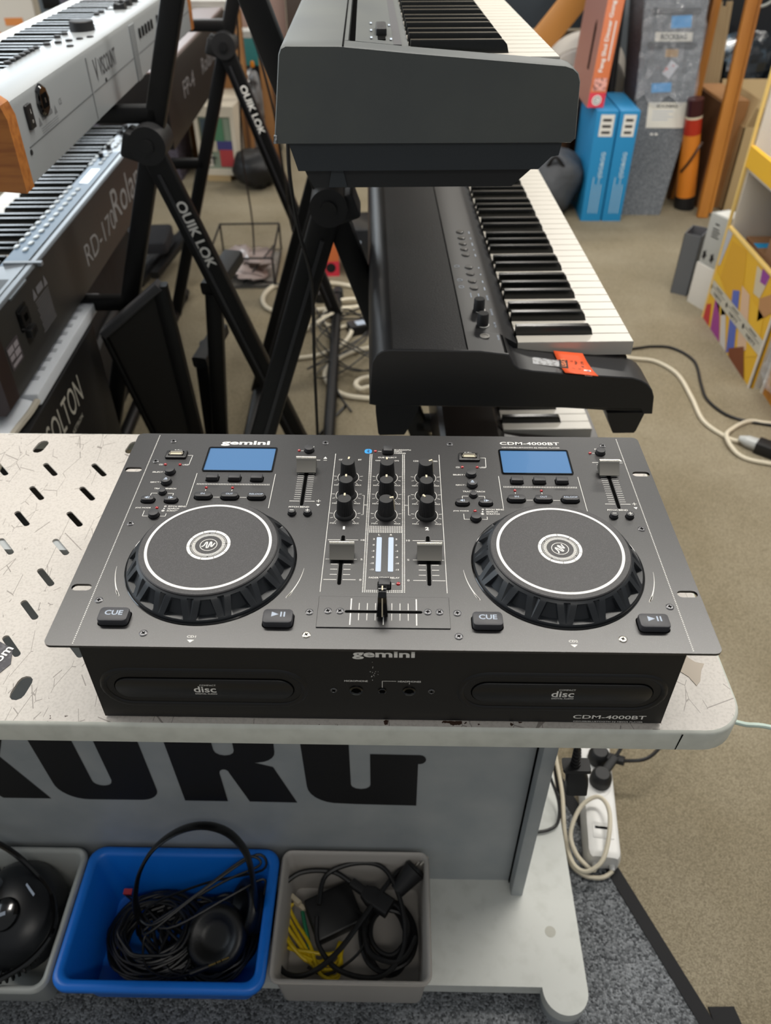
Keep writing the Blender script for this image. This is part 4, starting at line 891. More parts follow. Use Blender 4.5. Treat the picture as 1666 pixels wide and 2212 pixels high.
o = MB().rbox(-0.010, 0.010, -0.015, 0.015, 0, 0.004, 0.002, 0.001, M=bk(UB, 0.664, 0.994)).build('power_switch', MT['black'], pv)
MB().text('I', 0, 0.006, 0.001, 0.006, 0.0045, M=bk(UB, 0.664, 0.994)).text('O', 0, -0.006, 0.004, 0.004, 0.0045, M=bk(UB, 0.664, 0.994)).build('lettering', MT['white'], o)
o = MB().lathe([(0.021, 0), (0.021, 0.003), (0.018, 0.005), (0.015, 0.005)], 8, M=bk(UB, 0.724, 1.001), cap0=False).build('power_inlet', MT['gloss'], pv)
MB().rbox(-0.011, 0.011, -0.009, 0.009, 0.005, 0.0054, 0.002, M=bk(UB, 0.724, 1.001)).build('inlet_cavity', MT['dark'], o)
MB().box(-0.0015, 0.0015, -0.003, 0.003, 0.0054, 0.006, bk(UB, 0.724, 1.001)).build('pin', MT['steel'], o)
q = MB(); q.text('V', -0.064, 0.0, 0.022, 0.034, 0, bold=0.01, M=bk(UB, 1.065, 0.987)); q.text('VISCOUNT', 0.012, 0.0, 0.112, 0.027, 0, bold=0.012, M=bk(UB, 1.065, 0.987)); q.build('brand_lettering', mat('dark_grey_print', '3c3d40', 0.6), pv, smooth=False)
q = MB()
q.quad(-0.022, -0.002, 0.004, 0.010, 0, bk(UB, 0.733, 0.974)); q.quad(0.002, 0.022, 0.004, 0.010, 0, bk(UB, 0.733, 0.974)); [q.poly([(v_ - 0.006, 0.0), (v_ + 0.006, 0.0), (v_, 0.011)], 0, bk(UB, 0.733, 0.974)) for v_ in (-0.034, 0.036)]
for k in range(4): q.line(-0.035, -0.004 - k * 0.003, 0.04, -0.004 - k * 0.003, 0.0006, 0, bk(UB, 0.733, 0.974))
q.text('CE', 0.058, 0.006, 0.012, 0.008, 0, M=bk(UB, 0.738, 0.978))
q.build('warning_print', mat('grey_print', '66686a', 0.6), pv, smooth=False)
for v, z in ((0.64, 0.955), (1.045, 0.964)): MB().lathe([(0.0035, 0), (0.0035, 0.001)], 10, M=bk(UB, v, z), cap0=False).build('screw', MT['vinyl'], pv)
for k in range(8):
    MB().rbox(-0.004, 0.004, -0.009, 0.009, 0, 0.003, 0.003, M=bk(UB, 1.33 + k * 0.028 + (0.03 if k > 4 else 0), 0.992)).build('jack_socket', MT['gloss'], pv)
tz = 0.0202
def tl(u, v): x, y = lv(u, v); return (x, y, tz)
for k in range(7): x, y, z = tl(-0.553 + k * 0.0006, 0.853 + k * 0.020); MB().lathe([(0.0055, -0.002), (0.0055, 0.002), (0.004, 0.0028)], 12, (x, y, z), cap0=False).build('panel_button', mat('dark_panel_button', '202022', 0.4) if k == 0 else bpy.data.materials['dark_panel_button'], pv)
for k in range(5): x, y, z = tl(-0.541 + k * 0.0135, 1.005 + k * 0.016); MB().lathe([(0.006, -0.002), (0.006, 0.002), (0.0045, 0.0028)], 12, (x, y, z), cap0=False).build('panel_button', bpy.data.materials['dark_panel_button'], pv)
for u, v in ((-0.545, 1.075), (-0.542, 1.105), (-0.545, 1.19), (-0.542, 1.22), (-0.545, 1.33), (-0.543, 1.36), (-0.497, 0.985)): x, y, z = tl(u, v); MB().lathe([(0.006, -0.002), (0.006, 0.002), (0.0045, 0.0028)], 12, (x, y, z), cap0=False).build('panel_button', bpy.data.materials['dark_panel_button'], pv)
x, y, z = tl(-0.521, 1.145); MB().lathe([(0.022, -0.002), (0.021, 0.014), (0.0195, 0.0155)], 28, (x, y, z), cap0=False).build('dial', MT['rubber'], pv)
x, y, z = tl(-0.508, 1.235); MB().rbox(x - 0.014, x + 0.014, y - 0.03, y + 0.03, z - 0.003, z + 0.0006, 0.001).build('display', mat('grey_lcd', '8c9296', 0.2, coat=0.5), pv)
for k in range(3):
    x, y, z = tl(-0.515, 1.40 + k * 0.05); o = MB().box(x - 0.035, x + 0.03, y - 0.002, y + 0.002, z - 0.001, z + 0.0004).build('slider_slot', MT['dark'], pv)
    MB().prism([(x - 0.013, z), (x + 0.013, z), (x + 0.010, z + 0.011), (x, z + 0.008), (x - 0.010, z + 0.011)], y - 0.008, y + 0.008, 'y').build('slider_knob', MT['rubber'], o)

# ---- left row, lower: RD-170
rz0 = 0.672
o_ = left_origin(-0.852, 0.70, rz0)
pr = thing('stage_piano', 'dark grey stage piano with blue control panel, lettered Roland RD-170', 'digital piano', o_, RL)
make_keys(pr)
def lr(u, v): return (-(u + 0.852), LEN - (v - 0.70))
GREY = mat('dark_grey_piano_back', '302f2d', 0.42, bump=(700, 0.05, 0.0002)); SILV = mat('silver_panel_paint', '9aa0a6', 0.3, metal=0.3); BLUEP = mat('steel_blue_control_panel', '54718c', 0.35)
# back face at local x = -(-0.621+0.852) = -0.231
MB().prism([(-0.231, -0.127), (-0.231, 0.012), (-0.229, 0.017), (-0.224, 0.0185), (-0.222, 0.0185), (-0.222, -0.11)], -0.02, LEN + 0.02, 'y').build('back_case', GREY, pr, angle=30)
MB().prism([(-0.2225, 0.0185), (-0.2125, 0.0180), (-0.2125, -0.02), (-0.2225, -0.02)], -0.02, LEN + 0.02, 'y').build('silver_rail', SILV, pr)
MB().prism([(-0.2125, 0.0165), (-0.2085, 0.0165), (-0.2085, -0.02), (-0.2125, -0.02)], 0.27, LEN - 0.22, 'y').build('groove', MT['dark'], pr)
MB().prism([(-0.2085, 0.0178), (-0.158, 0.0135), (-0.152, 0.004), (-0.151, -0.02), (-0.2085, -0.02)], -0.02, LEN + 0.02, 'y').build('top_panel', SILV, pr, angle=30)
MB().prism([(-0.2075, 0.0181), (-0.159, 0.0142), (-0.159, 0.012), (-0.2075, 0.016)], 0.30, LEN - 0.21, 'y').build('control_panel', BLUEP, pr)
MB().prism([(-0.222, -0.02), (0.02, -0.022), (0.025, -0.09), (-0.215, -0.125)], -0.02, LEN + 0.02, 'y').build('case_bottom', MT['pianoblk'], pr)
ENDM = mat('dark_maroon_end_block', '2a1a19', 0.5)
endp = [(-0.232, -0.125), (-0.233, 0.008), (-0.229, 0.019), (-0.15, 0.014), (-0.12, -0.01), (0.02, -0.016), (0.03, -0.03), (0.03, -0.08), (-0.20, -0.138), (-0.222, -0.136)]
for y0 in (LEN + 0.02, -0.065): MB().prism(endp, y0, y0 + 0.045, 'y').build('end_block', ENDM, pr, angle=35)
def br(u, v, z):
    x, y = lr(u, v); return Matrix.Translation((x - 0.0004, y, z - rz0)) @ Matrix(((0, 0, -1, 0), (-1, 0, 0, 0), (0, 1, 0, 0), (0, 0, 0, 1)))
RB = -0.621
q = MB(); q.text('RD-170', 0, 0, 0.245, 0.045, 0, bold=-0.005, M=br(RB, 1.275, 0.605)); q.text('Roland', 0, 0, 0.33, 0.072, 0, M=br(RB, 1.565, 0.625)); q.build('brand_lettering', mat('grey_silk_print', '8f8f90', 0.6), pr, smooth=False)
o = MB().rbox(-0.022, 0.022, -0.020, 0.020, 0, 0.002, 0.003, M=br(RB, 0.785, 0.645)).build('power_inlet', MT['gloss'], pr)
MB().rbox(-0.017, 0.017, -0.014, 0.014, 0.002, 0.006, 0.003, M=br(RB, 0.785, 0.645)).rbox(-0.014, 0.014, -0.040, -0.022, 0, 0.012, 0.003, 0.003, M=br(RB, 0.79, 0.647)).build('cable_clamp', MT['black'], o)
MB().rbox(-0.008, 0.008, -0.006, 0.006, 0.006, 0.0062, 0.002, M=br(RB, 0.785, 0.645)).build('inlet_cavity', MT['dark'], o)
q = MB()
for k in range(13): q.line(-0.035 + 0.002 * (k % 3), 0.018 - k * 0.0048, 0.036, 0.018 - k * 0.0048, 0.0016, 0, br(RB, 0.885, 0.622))
for v in (-0.03, 0.03): q.poly([(v - 0.010, 0.024), (v + 0.010, 0.024), (v, 0.044)], 0, br(RB, 0.885, 0.622))
q.quad(-0.016, 0.016, 0.026, 0.040, 0, br(RB, 0.885, 0.622)); q.build('warning_print', mat('faded_grey_print', '77767a', 0.7), pr, smooth=False)
o = MB().rbox(-0.027, 0.027, -0.022, 0.022, 0, 0.0006, 0.003, M=br(RB, 0.715, 0.612)).build('rating_plate', mat('grey_rating_label', '4a4448', 0.5), pr)
q = MB()
for a_, b_, c_, d_ in ((-0.024, 0.0, 0.006, 0.017), (0.004, 0.022, 0.006, 0.016), (-0.022, -0.004, -0.006, 0.003), (0.0, 0.022, -0.008, 0.003), (-0.02, 0.02, -0.018, -0.012)): q.quad(a_, b_, c_, d_, 0.0008, br(RB, 0.715, 0.612))
q.build('lettering', mat('pale_label_print', '9a9499', 0.6), o, smooth=False)
def tr(u, v, dz=0.0): x, y = lr(u, v); return (x, y, 0.0178 - (x + 0.2085) * 0.085 + dz)
PB = mat('white_panel_button', 'd5dde0', 0.3, coat=0.3)
for k in range(12):
    for u in (-0.692, -0.668):
        x, y, z = tr(u, 1.0 + k * 0.032 - (0.02 if u > -0.68 else 0)); MB().rbox(x - 0.0045, x + 0.0045, y - 0.009, y + 0.009, z - 0.002, z + 0.003, 0.003, 0.001, 2).build('panel_button', PB, pr)
for k in range(8):
    if k in (4,): continue
    for u in (-0.692, -0.668):
        x, y, z = tr(u, 1.53 + k * 0.03); MB().rbox(x - 0.0045, x + 0.0045, y - 0.009, y + 0.009, z - 0.002, z + 0.003, 0.003, 0.001, 2).build('panel_button', PB, pr)
x, y, z = tr(-0.664, 1.43); MB().rbox(x - 0.014, x + 0.014, y - 0.055, y + 0.055, z - 0.002, z + 0.001, 0.002).build('display', mat('dark_blue_lcd', '2f4a63', 0.12, coat=1.0), pr)
for v in (1.585, 1.66, 1.80, 1.85):
    x, y, z = tr(-0.672, v); o = MB().box(x - 0.025, x + 0.025, y - 0.0015, y + 0.0015, z - 0.001, z + 0.0008).build('slider_slot', MT['dark'], pr)
    MB().rbox(x + 0.004, x + 0.014, y - 0.006, y + 0.006, z, z + 0.010, 0.001, 0.001).build('slider_knob', MT['rubber'], o)
x, y, z = tr(-0.66, 0.83); o = MB().rbox(x - 0.04, x + 0.012, y - 0.012, y + 0.07, z - 0.003, z + 0.0008, 0.002).build('data_card_label', mat('slate_label', '4e5356', 0.4), pr)
MB().box(x - 0.045, x + 0.025, y - 0.088, y - 0.078, z - 0.003, z + 0.004).build('bender_ridge', SILV, pr)

# ---- dark keyboard further back
fo = KW(-0.62, 2.12, 0.775)
pf = thing('stage_piano', 'dark keyboard on the far stand seen end to end from behind', 'digital piano', fo, math.radians(2.1))
MB().prism([(0.0, -0.215), (0.0, -0.012), (-0.006, 0.0), (-0.13, -0.006), (-0.16, -0.03), (-0.33, -0.035), (-0.34, -0.09), (-0.05, -0.215)], 0, 1.3, 'y').build('case', mat('brown_black_case', '171413', 0.4), pf, angle=35)
MB().prism([(-0.004, -0.003), (-0.01, 0.003), (-0.12, -0.002), (-0.13, -0.006)], 0.0, 1.3, 'y').build('top_panel', mat('pink_grey_top_sheen', '8c7a78', 0.35), pf)  # pale colour paints the pinkish light reflected along the dark top
FB = Matrix.Translation((0.0006, 0.36, -0.10)) @ Matrix(((0, 0, 1, 0), (1, 0, 0, 0), (0, 1, 0, 0), (0, 0, 0, 1)))
MB().text('FP-4', 0, 0, 0.20, 0.05, 0, M=FB).text('Roland', 0.42, 0.0, 0.3, 0.05, 0, M=FB).build('brand_lettering', mat('grey_silk_print_far', '7b7a7c', 0.6), pf, smooth=False)

# ------------------------------------------------------------------ keyboard stands
SB = MT['steelblk']
def slant_stand(label, sgn, u_joint, v0, v1, tiers, top_z=1.16, foot_back=None, slope=0.345, brace=0.335, z_joint=0.853, text=True, js=1.0):
    """two side frames: a long post leaning back, a brace from the joint to the floor, arms that carry the keyboards, floor tubes"""
    st = thing('keyboard_stand', label, 'keyboard stand')
    for vi, v in enumerate((v0, v1)):
        P = lambda du, z, dv=0.0: KW(u_joint + sgn * du, v + dv, z)
        k = slope
        b = 0.006
        MB().bar(P(-k * (z_joint - 0.02), 0.02), P(k * (top_z - z_joint), top_z), 0.038, 0.03, KW(0, 1, 0), b).build('post', SB, st, angle=40)
        MB().bar(P(0.0, z_joint, -0.033), P(brace * 0.85, 0.02, -0.033), 0.045, 0.03, KW(0, 1, 0), b).build('brace', SB, st, angle=40)
        MB().bar(P(0.012, z_joint - 0.05, -0.0495), P(brace * 0.80, 0.06, -0.0495), 0.006, 0.004, KW(0, 1, 0)).build('brace_groove', mat('dark_grey_edge', '2b2b2e', 0.4) if 'dark_grey_edge' not in bpy.data.materials else bpy.data.materials['dark_grey_edge'], st)
        J = MB().cyl(P(0, z_joint, -0.052), P(0, z_joint, 0.024), 0.034 * js, 0.034 * js, 24).build('joint', MT['rubber'], st, angle=40)
        MB().rbox(-0.020 * js, 0.026 * js, -0.020, 0.022 * js, -0.028, 0.028, 0.006, 0.004, M=frame(P(-0.030 * js, z_joint - 0.008, -0.014), KW(0, -1, 0), KW(sgn * 0.35, 0, 1))).build('clamp', MT['rubber'], J, angle=40)
        MB().cyl(P(0, z_joint, -0.057), P(0, z_joint, -0.04), 0.012, n=14).build('joint_bolt', MT['black'], J)
        if text and vi in (0, 1):
            c = P(brace * 0.85 * 0.22, z_joint - (z_joint - 0.02) * 0.20, -0.0505)
            dirv = (P(brace * 0.85, 0.02) - P(0, z_joint)).normalized()
            q = MB().text('QUIK LOK', 0, 0, 0.14, 0.026, 0, bold=0.03, M=frame(c, KW(0, -1, 0), dirv)); q.build('brand_lettering', MT['white'], st, smooth=False)
        for z, ln, th in tiers:
            du = k * (z - z_joint)
            a0 = P(du + 0.0, z); a1 = P(du - ln, z)
            MB().bar(a0, a1, 0.03, 0.03, (0, 0, 1), b).build('arm', SB, st, angle=40)
            MB().bar(P(du - ln - 0.002, z + 0.006), P(du - ln + 0.03, z + 0.006), 0.036, 0.048, (0, 0, 1), 0.006).build('arm_tip', MT['rubber'], st, angle=40)
    for du, z in ((-slope * (z_joint - 0.02), 0.022), (brace * 0.85, 0.022)):
        A = KW(u_joint + sgn * du, v0 - 0.10, z); B = KW(u_joint + sgn * du, v1 + 0.12, z)
        MB().cyl(A, B, 0.017, n=14).build('floor_tube', SB, st)
        for c, dd in ((A, -1), (B, 1)):
            MB().cyl(c, c + KW(0, dd * 0.05, 0), 0.021, 0.019, n=14).build('rubber_end', MT['rubber'], st)
    return st
slant_stand('black two-tier keyboard stand carrying the silver and the dark grey pianos', 1, -0.419, 1.10, 2.10, ((0.897, 0.30, 0), (0.525, 0.30, 0)))
slant_stand('black three-tier keyboard stand carrying the black and charcoal pianos', -1, -0.072, 0.76, 1.60, ((0.968, 0.27, 0), (0.650, 0.28, 0), (0.43, 0.30, 0)), text=False, js=0.85)

# ------------------------------------------------------------------ storage bins on the shelf
def bin_(name, label, x0, x1, y0, y1, ztop, m, zb=0.0505, r=0.022, taper=0.016, rim=0.011, lip=0.012, wall=0.0022):
    t = thing(name, label, 'storage bin', ((x0 + x1) / 2, (y0 + y1) / 2, zb))
    cx, cy = (x0 + x1) / 2, (y0 + y1) / 2
    def rg(i, z, rr): return [(p - cx, q - cy, z - zb) for p, q in rrect(x0 + i, x1 - i, y0 + i, y1 - i, rr, 6)]
    k = taper
    rings = [rg(rim + k, zb, r * 0.6), rg(rim + k * 0.85, zb + 0.004, r * 0.65), rg(rim + 0.001, ztop - 0.004, r - 0.006), rg(rim * 0.5, ztop - 0.0035, r), rg(0.0008, ztop - lip, r), rg(0.0, ztop - lip + 0.001, r), rg(0.0, ztop - 0.004, r), rg(0.0018, ztop - 0.0012, r - 0.001), rg(rim * 0.5, ztop, r - 0.004), rg(rim, ztop - 0.0006, r - 0.007), rg(rim + 0.003, ztop - 0.004, r - 0.008), rg(rim + wall + k, zb + 0.004, r * 0.55), rg(rim + wall + k + 0.003, zb + 0.0025, r * 0.5)]
    MB().loft(rings).build('tub', m, t, angle=50)
    return t
bb = bin_('plastic_bin', 'blue plastic bin of headphones and black cables on the desk shelf', -0.4315, -0.1545, -0.131, 0.0595, 0.153, MT['bluebin'])
gb = bin_('plastic_bin', 'grey plastic bin with yellow and black cables on the desk shelf', -0.1515, 0.0625, -0.1175, 0.0605, 0.149, MT['greybin'], rim=0.004, lip=0.004, r=0.016, taper=0.008)
lb = bin_('plastic_bin', 'translucent grey bin with a glossy black headset at the left of the shelf', -0.72, -0.4345, -0.134, 0.0595, 0.149, MT['clearbin'], rim=0.007, lip=0.006, r=0.02)
# ribbed front of the grey bin
for k in range(22): MB().box(-0.1 + k * 0.0087 - 0.0003, -0.1 + k * 0.0087 + 0.0003, -0.0865, -0.084, 0.012, 0.08).build('rib', MT['greybin'], gb) if False else None
def coil(cx, cy, z, rx, ry, turns, seed, jit=0.008, dz=0.0016, per=14):
    r_ = random.Random(seed); pts = []
    for k in range(int(turns * per)):
        a = 2 * PI * k / per + 0.3; j = 1 + r_.uniform(-1, 1) * 0.02
        w = k / (turns * per)
        pts.append((cx + (rx * (0.82 + 0.18 * math.sin(w * 9 + seed))) * math.cos(a) * j + r_.uniform(-jit, jit) * 0.4, cy + (ry * (0.82 + 0.18 * math.cos(w * 7 + seed))) * math.sin(a) * j + r_.uniform(-jit, jit) * 0.4, z + k * dz / per * 1.0 + r_.uniform(0, 0.002)))
    return pts
tag(MB().tube(coil(-0.325, -0.036, 0.060, 0.070, 0.060, 22, 3, dz=0.0022), 0.0023, 6, per=3).build('audio_cable', MT['blackcable']), 'thick coil of thin black cable lying in the left half of the blue bin', 'cable')
tag(MB().tube(coil(-0.238, -0.036, 0.058, 0.052, 0.060, 20, 8, dz=0.0014), 0.0024, 6, per=3).build('audio_cable', MT['blackcable']), 'flat coil of black cable under the headphones in the blue bin', 'cable')
tag(MB().tube([(-0.29 + 0.10 * math.cos(k * 2.2 + 0.2 * k) * (0.6 + 0.4 * math.sin(k * 1.7)), -0.036 + 0.058 * math.sin(k * 1.7), 0.058 + 0.0006 * k) for k in range(60)], 0.0024, 6, per=4).build('audio_cable', MT['blackcable']), 'tangle of black cable covering the floor of the blue bin', 'cable')
# headphones in the blue bin
hp = thing('headphones', 'black over-ear headphones with headband standing up out of the blue bin', 'headphones', (-0.245, -0.02, 0.056))
H0 = Vector((-0.245, -0.02, 0.056))
band = [Vector(p) - H0 for p in ((-0.341, -0.032, 0.105), (-0.343, -0.029, 0.153), (-0.343, -0.018, 0.173), (-0.334, -0.001, 0.205), (-0.312, 0.016, 0.237), (-0.279, 0.028, 0.259), (-0.245, 0.032, 0.267), (-0.214, 0.028, 0.259), (-0.193, 0.017, 0.239), (-0.184, 0.005, 0.218), (-0.180, -0.012, 0.165), (-0.182, -0.02, 0.11))]
mbb = MB(); P_ = smooth_path(band, 5); rg_ = []
for i, p in enumerate(P_):
    a = P_[max(i - 1, 0)]; b = P_[min(i + 1, len(P_) - 1)]; t = (b - a).normalized(); side = Vector((0, 1, -0.53)).normalized() * 1.0
    side = (Vector((0.0, 0.85, -0.5)) - t * t.dot(Vector((0.0, 0.85, -0.5)))).normalized(); q = t.cross(side); w = 0.010; h = 0.0028
    if i < 4 or i > len(P_) - 5: w = 0.006
    rg_.append([tuple(p + side * (w * math.cos(2 * PI * k / 10)) + q * (h * math.sin(2 * PI * k / 10))) for k in range(10)])
mbb.loft(rg_).build('headband', MT['leather'], hp)
def earcup(c, ax, r, parent, depth=0.03):
    M_ = frame(c, ax, (1, 0.2, 0)); o = MB().lathe([(r * 0.55, -depth * 0.55), (r * 0.86, -depth * 0.5), (r * 0.95, -depth * 0.25), (r * 0.93, 0)], 28, M=M_, cap1=False).build('ear_cup', MT['black'], parent, angle=50)
    MB().lathe([(r * 0.93, 0), (r * 1.02, depth * 0.14), (r * 1.0, depth * 0.36), (r * 0.86, depth * 0.52), (r * 0.66, depth * 0.48), (r * 0.5, depth * 0.25), (r * 0.3, depth * 0.2)], 28, M=M_, cap0=False).build('ear_cushion', MT['leather'], o, angle=60)
earcup(Vector((-0.236, -0.042, 0.098)) - H0, (-0.15, -0.35, 0.92), 0.044, hp)
earcup(Vector((-0.196, -0.004, 0.103)) - H0, (-0.8, -0.2, 0.5), 0.038, hp)
tag(MB().tube([(-0.352, -0.022, 0.135), (-0.32, -0.046, 0.142), (-0.27, -0.012, 0.150), (-0.215, 0.034, 0.155), (-0.192, 0.044, 0.158), (-0.182, 0.034, 0.152), (-0.23, 0.012, 0.148), (-0.30, -0.03, 0.142), (-0.33, -0.05, 0.135), (-0.318, -0.052, 0.140), (-0.25, 0.003, 0.152), (-0.188, 0.048, 0.155), (-0.178, 0.03, 0.146), (-0.26, 0.012, 0.140), (-0.335, -0.022, 0.135), (-0.30, -0.045, 0.130), (-0.22, -0.005, 0.140), (-0.176, 0.02, 0.140), (-0.172, 0.0, 0.135)], 0.0019, 6, per=6).build('audio_cable', MT['blackcable']), 'bundle of thin black cable strands tied diagonally across the blue bin', 'cable')
jp = thing('jack_plug', 'gold headphone jack plug on a black lead at the front of the blue bin', 'plug', (-0.236, -0.085, 0.112))
J0 = Vector((-0.236, -0.085, 0.112))
MB().cyl(Vector((-0.262, -0.0945, 0.110)) - J0, Vector((-0.238, -0.0855, 0.112)) - J0, 0.0042, 0.0036, 12).build('sleeve', MT['black'], jp)
MB().cyl(Vector((-0.238, -0.0855, 0.112)) - J0, Vector((-0.212, -0.075, 0.114)) - J0, 0.0019, 0.0016, 10).build('pin', mat('gold_pin', 'b79a55', 0.25, metal=0.9), jp)
for t in (0.35, 0.6): c = Vector((-0.238, -0.0855, 0.112)).lerp(Vector((-0.212, -0.075, 0.114)), t) - J0; MB().cyl(c, c + Vector((0.0012, 0.0005, 0.0001)), 0.00195, n=10).build('ring', MT['dark'], jp)
MB().tube([Vector(p) - J0 for p in ((-0.262, -0.0945, 0.110), (-0.29, -0.099, 0.108), (-0.325, -0.085, 0.105), (-0.335, -0.05, 0.11), (-0.315, -0.04, 0.12))], 0.0015, 6).build('lead', MT['blackcable'], jp)
tag(MB().rbox(-0.384, -0.372, 0.012, 0.020, 0.100, 0.103, 0.001).build('red_tag', mat('red_tape', 'b4343a', 0.6)), 'small red tape flag on a cable in the blue bin', 'tag')

# grey bin contents
yb = thing('network_cable', 'bundle of yellow cable with white plugs in the grey bin', 'cable', (-0.11, -0.03, 0.055))
Y0 = Vector((-0.11, -0.03, 0.055))
ry_ = random.Random(12)
for k in range(6):
    o_ = (k - 2.5) * 0.0058; jx = lambda a=0.004: ry_.uniform(-a, a)
    pts = [(-0.142 + o_ * 0.4, 0.012 + jx(), 0.079), (-0.152 + o_ * 0.7, 0.004 + jx(), 0.080 + jx(0.003)), (-0.147 + o_ * 1.2, -0.016 + jx(), 0.079 + jx(0.005)), (-0.124 + o_ * 1.1, -0.044 + jx(), 0.077 + jx(0.006)), (-0.100 + o_ * 0.7, -0.066 - o_ * 0.8 + jx(), 0.075 + jx(0.006)), (-0.072 + o_ * 0.4, -0.070 - o_ * 1.1 + jx(), 0.073 + jx(0.005)), (-0.062 + jx(), -0.054 - o_ * 0.9 + jx(), 0.074 + jx(0.004)), (-0.064 + jx(), -0.040 + jx(), 0.072)]
    MB().tube([Vector(p) - Y0 for p in pts], 0.0026, 8, per=5).build('strand', MT['yellowc'], yb)
for a_, b_ in (((-0.140, 0.022, 0.084), (-0.126, 0.010, 0.086)), ((-0.134, 0.016, 0.078), (-0.118, 0.004, 0.080))): MB().bar(Vector(a_) - Y0, Vector(b_) - Y0, 0.007, 0.006, (0, 0, 1), 0.001).build('plug', MT['ivory'], yb)
tag(MB().tube([(-0.122, 0.002, 0.079), (-0.117, -0.015, 0.077), (-0.112, -0.03, 0.074), (-0.108, -0.045, 0.07), (-0.102, -0.058, 0.067)], 0.003, 7).build('cable_tie_lead', MT['greenc']), 'short green lead beside the yellow cable in the grey bin', 'cable')
ad = thing('power_adapter', 'flat black power adapter lying among the cables in the grey bin', 'power adapter', (-0.078, 0.005, 0.056))
MB().rbox(-0.036, 0.036, -0.03, 0.03, 0.008, 0.034, 0.004, 0.003, M=Matrix.Rotation(0.45, 4, 'Z') @ Matrix.Rotation(0.15, 4, 'X')).build('housing', MT['black'], ad)
MB().tube([(0.03, 0.0, 0.03), (0.05, -0.02, 0.04), (0.045, -0.06, 0.04), (0.0, -0.085, 0.02), (-0.03, -0.075, 0.016)], 0.002, 6).build('lead', MT['blackcable'], ad)
mc = thing('mains_lead', 'black mains lead with moulded connector looped in the grey bin', 'mains lead', (0.0, -0.01, 0.058))
N0 = Vector((0.0, -0.01, 0.058))
MB().tube([Vector(p) - N0 for p in ((-0.155, -0.06, 0.095), (-0.158, -0.02, 0.105), (-0.155, 0.015, 0.112), (-0.127, 0.040, 0.118), (-0.08, 0.043, 0.118), (-0.052, 0.030, 0.114))], 0.0037, 8).build('lead', MT['blackcable'], mc)
MB().bar(Vector((-0.050, 0.029, 0.114)) - N0, Vector((-0.030, 0.016, 0.113)) - N0, 0.013, 0.012, (0, 0, 1), 0.003).build('strain_relief', MT['rubber'], mc)
MB().loft([[tuple(frame(Vector(c) - N0, (0.85, -0.5, -0.02), (0.5, 0.85, 0)) @ Vector((x, y, 0))) for x, y in rrect(-w, w, -h, h, 0.004, 3)] for c, w, h in (((-0.032, 0.017, 0.113), 0.009, 0.007), ((-0.022, 0.011, 0.113), 0.0135, 0.0085), ((0.006, -0.006, 0.112), 0.0135, 0.0085))]).build('connector', MT['rubber'], mc)
MB().tube([Vector(p) - N0 for p in ((-0.155, -0.06, 0.095), (-0.135, -0.088, 0.10), (-0.10, -0.09, 0.108), (-0.06, -0.06, 0.114), (-0.01, 0.01, 0.118), (0.02, 0.045, 0.12), (0.038, 0.05, 0.122))], 0.0037, 8).build('lead', MT['blackcable'], mc)
tag(MB().tube([(-0.095, -0.005, 0.118), (-0.088, 0.035, 0.122), (-0.045, 0.052, 0.126), (-0.003, 0.045, 0.126), (0.022, 0.0, 0.118), (0.026, -0.055, 0.108), (-0.005, -0.09, 0.100), (-0.06, -0.085, 0.102), (-0.092, -0.055, 0.108), (-0.097, -0.02, 0.116)], 0.0036, 8).build('power_cable', MT['blackcable']), 'large single loop of black power cable on top in the grey bin', 'cable')
tag(MB().tube(coil(0.004, -0.03, 0.066, 0.040, 0.050, 5, 11, jit=0.003, dz=0.008, per=12), 0.0038, 8, per=4).build('power_cable', MT['blackcable']), 'thick coiled black power cable at the right of the grey bin', 'cable')
wp_ = thing('mains_plug', 'black round mains plug in the back corner of the grey bin', 'plug', (0.036, 0.034, 0.11))
MB().cyl((-0.02, -0.016, 0.004), (0.006, 0.008, 0.02), 0.011, 0.017, 16).build('body', MT['rubber'], wp_)
MB().cyl((0.006, 0.008, 0.02), (0.009, 0.011, 0.0216), 0.0172, 0.015, 16).build('face', MT['black'], wp_)
for s_ in (-1, 1): MB().cyl((0.009 + s_ * 0.005, 0.011, 0.0216 + s_ * 0.006), (0.020 + s_ * 0.005, 0.021, 0.028 + s_ * 0.006), 0.0022, n=8).build('pin', MT['steel'], wp_)

# left bin: headset with glossy cup and spring lead
hs = thing('headset', 'glossy black headset lying in the translucent bin', 'headphones', (-0.53, -0.03, 0.056))
S0 = Vector((-0.53, -0.03, 0.056))
M_ = frame(Vector((-0.522, -0.028, 0.128)) - S0, (-0.2, -0.25, 0.95), (1, 0.3, 0))
MB().lathe([(0.062, -0.04), (0.066, -0.02), (0.062, 0.0), (0.052, 0.014), (0.034, 0.023), (0.012, 0.027)], 32, M=M_ @ Matrix.Scale(1.12, 4, (0, 1, 0))).build('ear_shell', mat('dark_gloss_shell', '17191d', 0.35), hs, angle=60)
MB().lathe([(0.022, 0.024), (0.021, 0.029), (0.017, 0.0305)], 24, (0.004, -0.006, 0), M=M_).build('centre_cap', MT['gloss'], hs)
MB().quad(-0.008, 0.008, -0.009, -0.004, 0.0310, M_).build('emblem', MT['greyp'], hs)
MB().quad(-0.011, 0.011, -0.002, 0.002, 0, M=M_ @ Matrix.Translation((0.038, 0.016, 0.0215)) @ Matrix.Rotation(-1.0, 4, 'Z') @ Matrix.Rotation(0.35, 4, 'X')).build('lettering', MT['greyp'], hs)
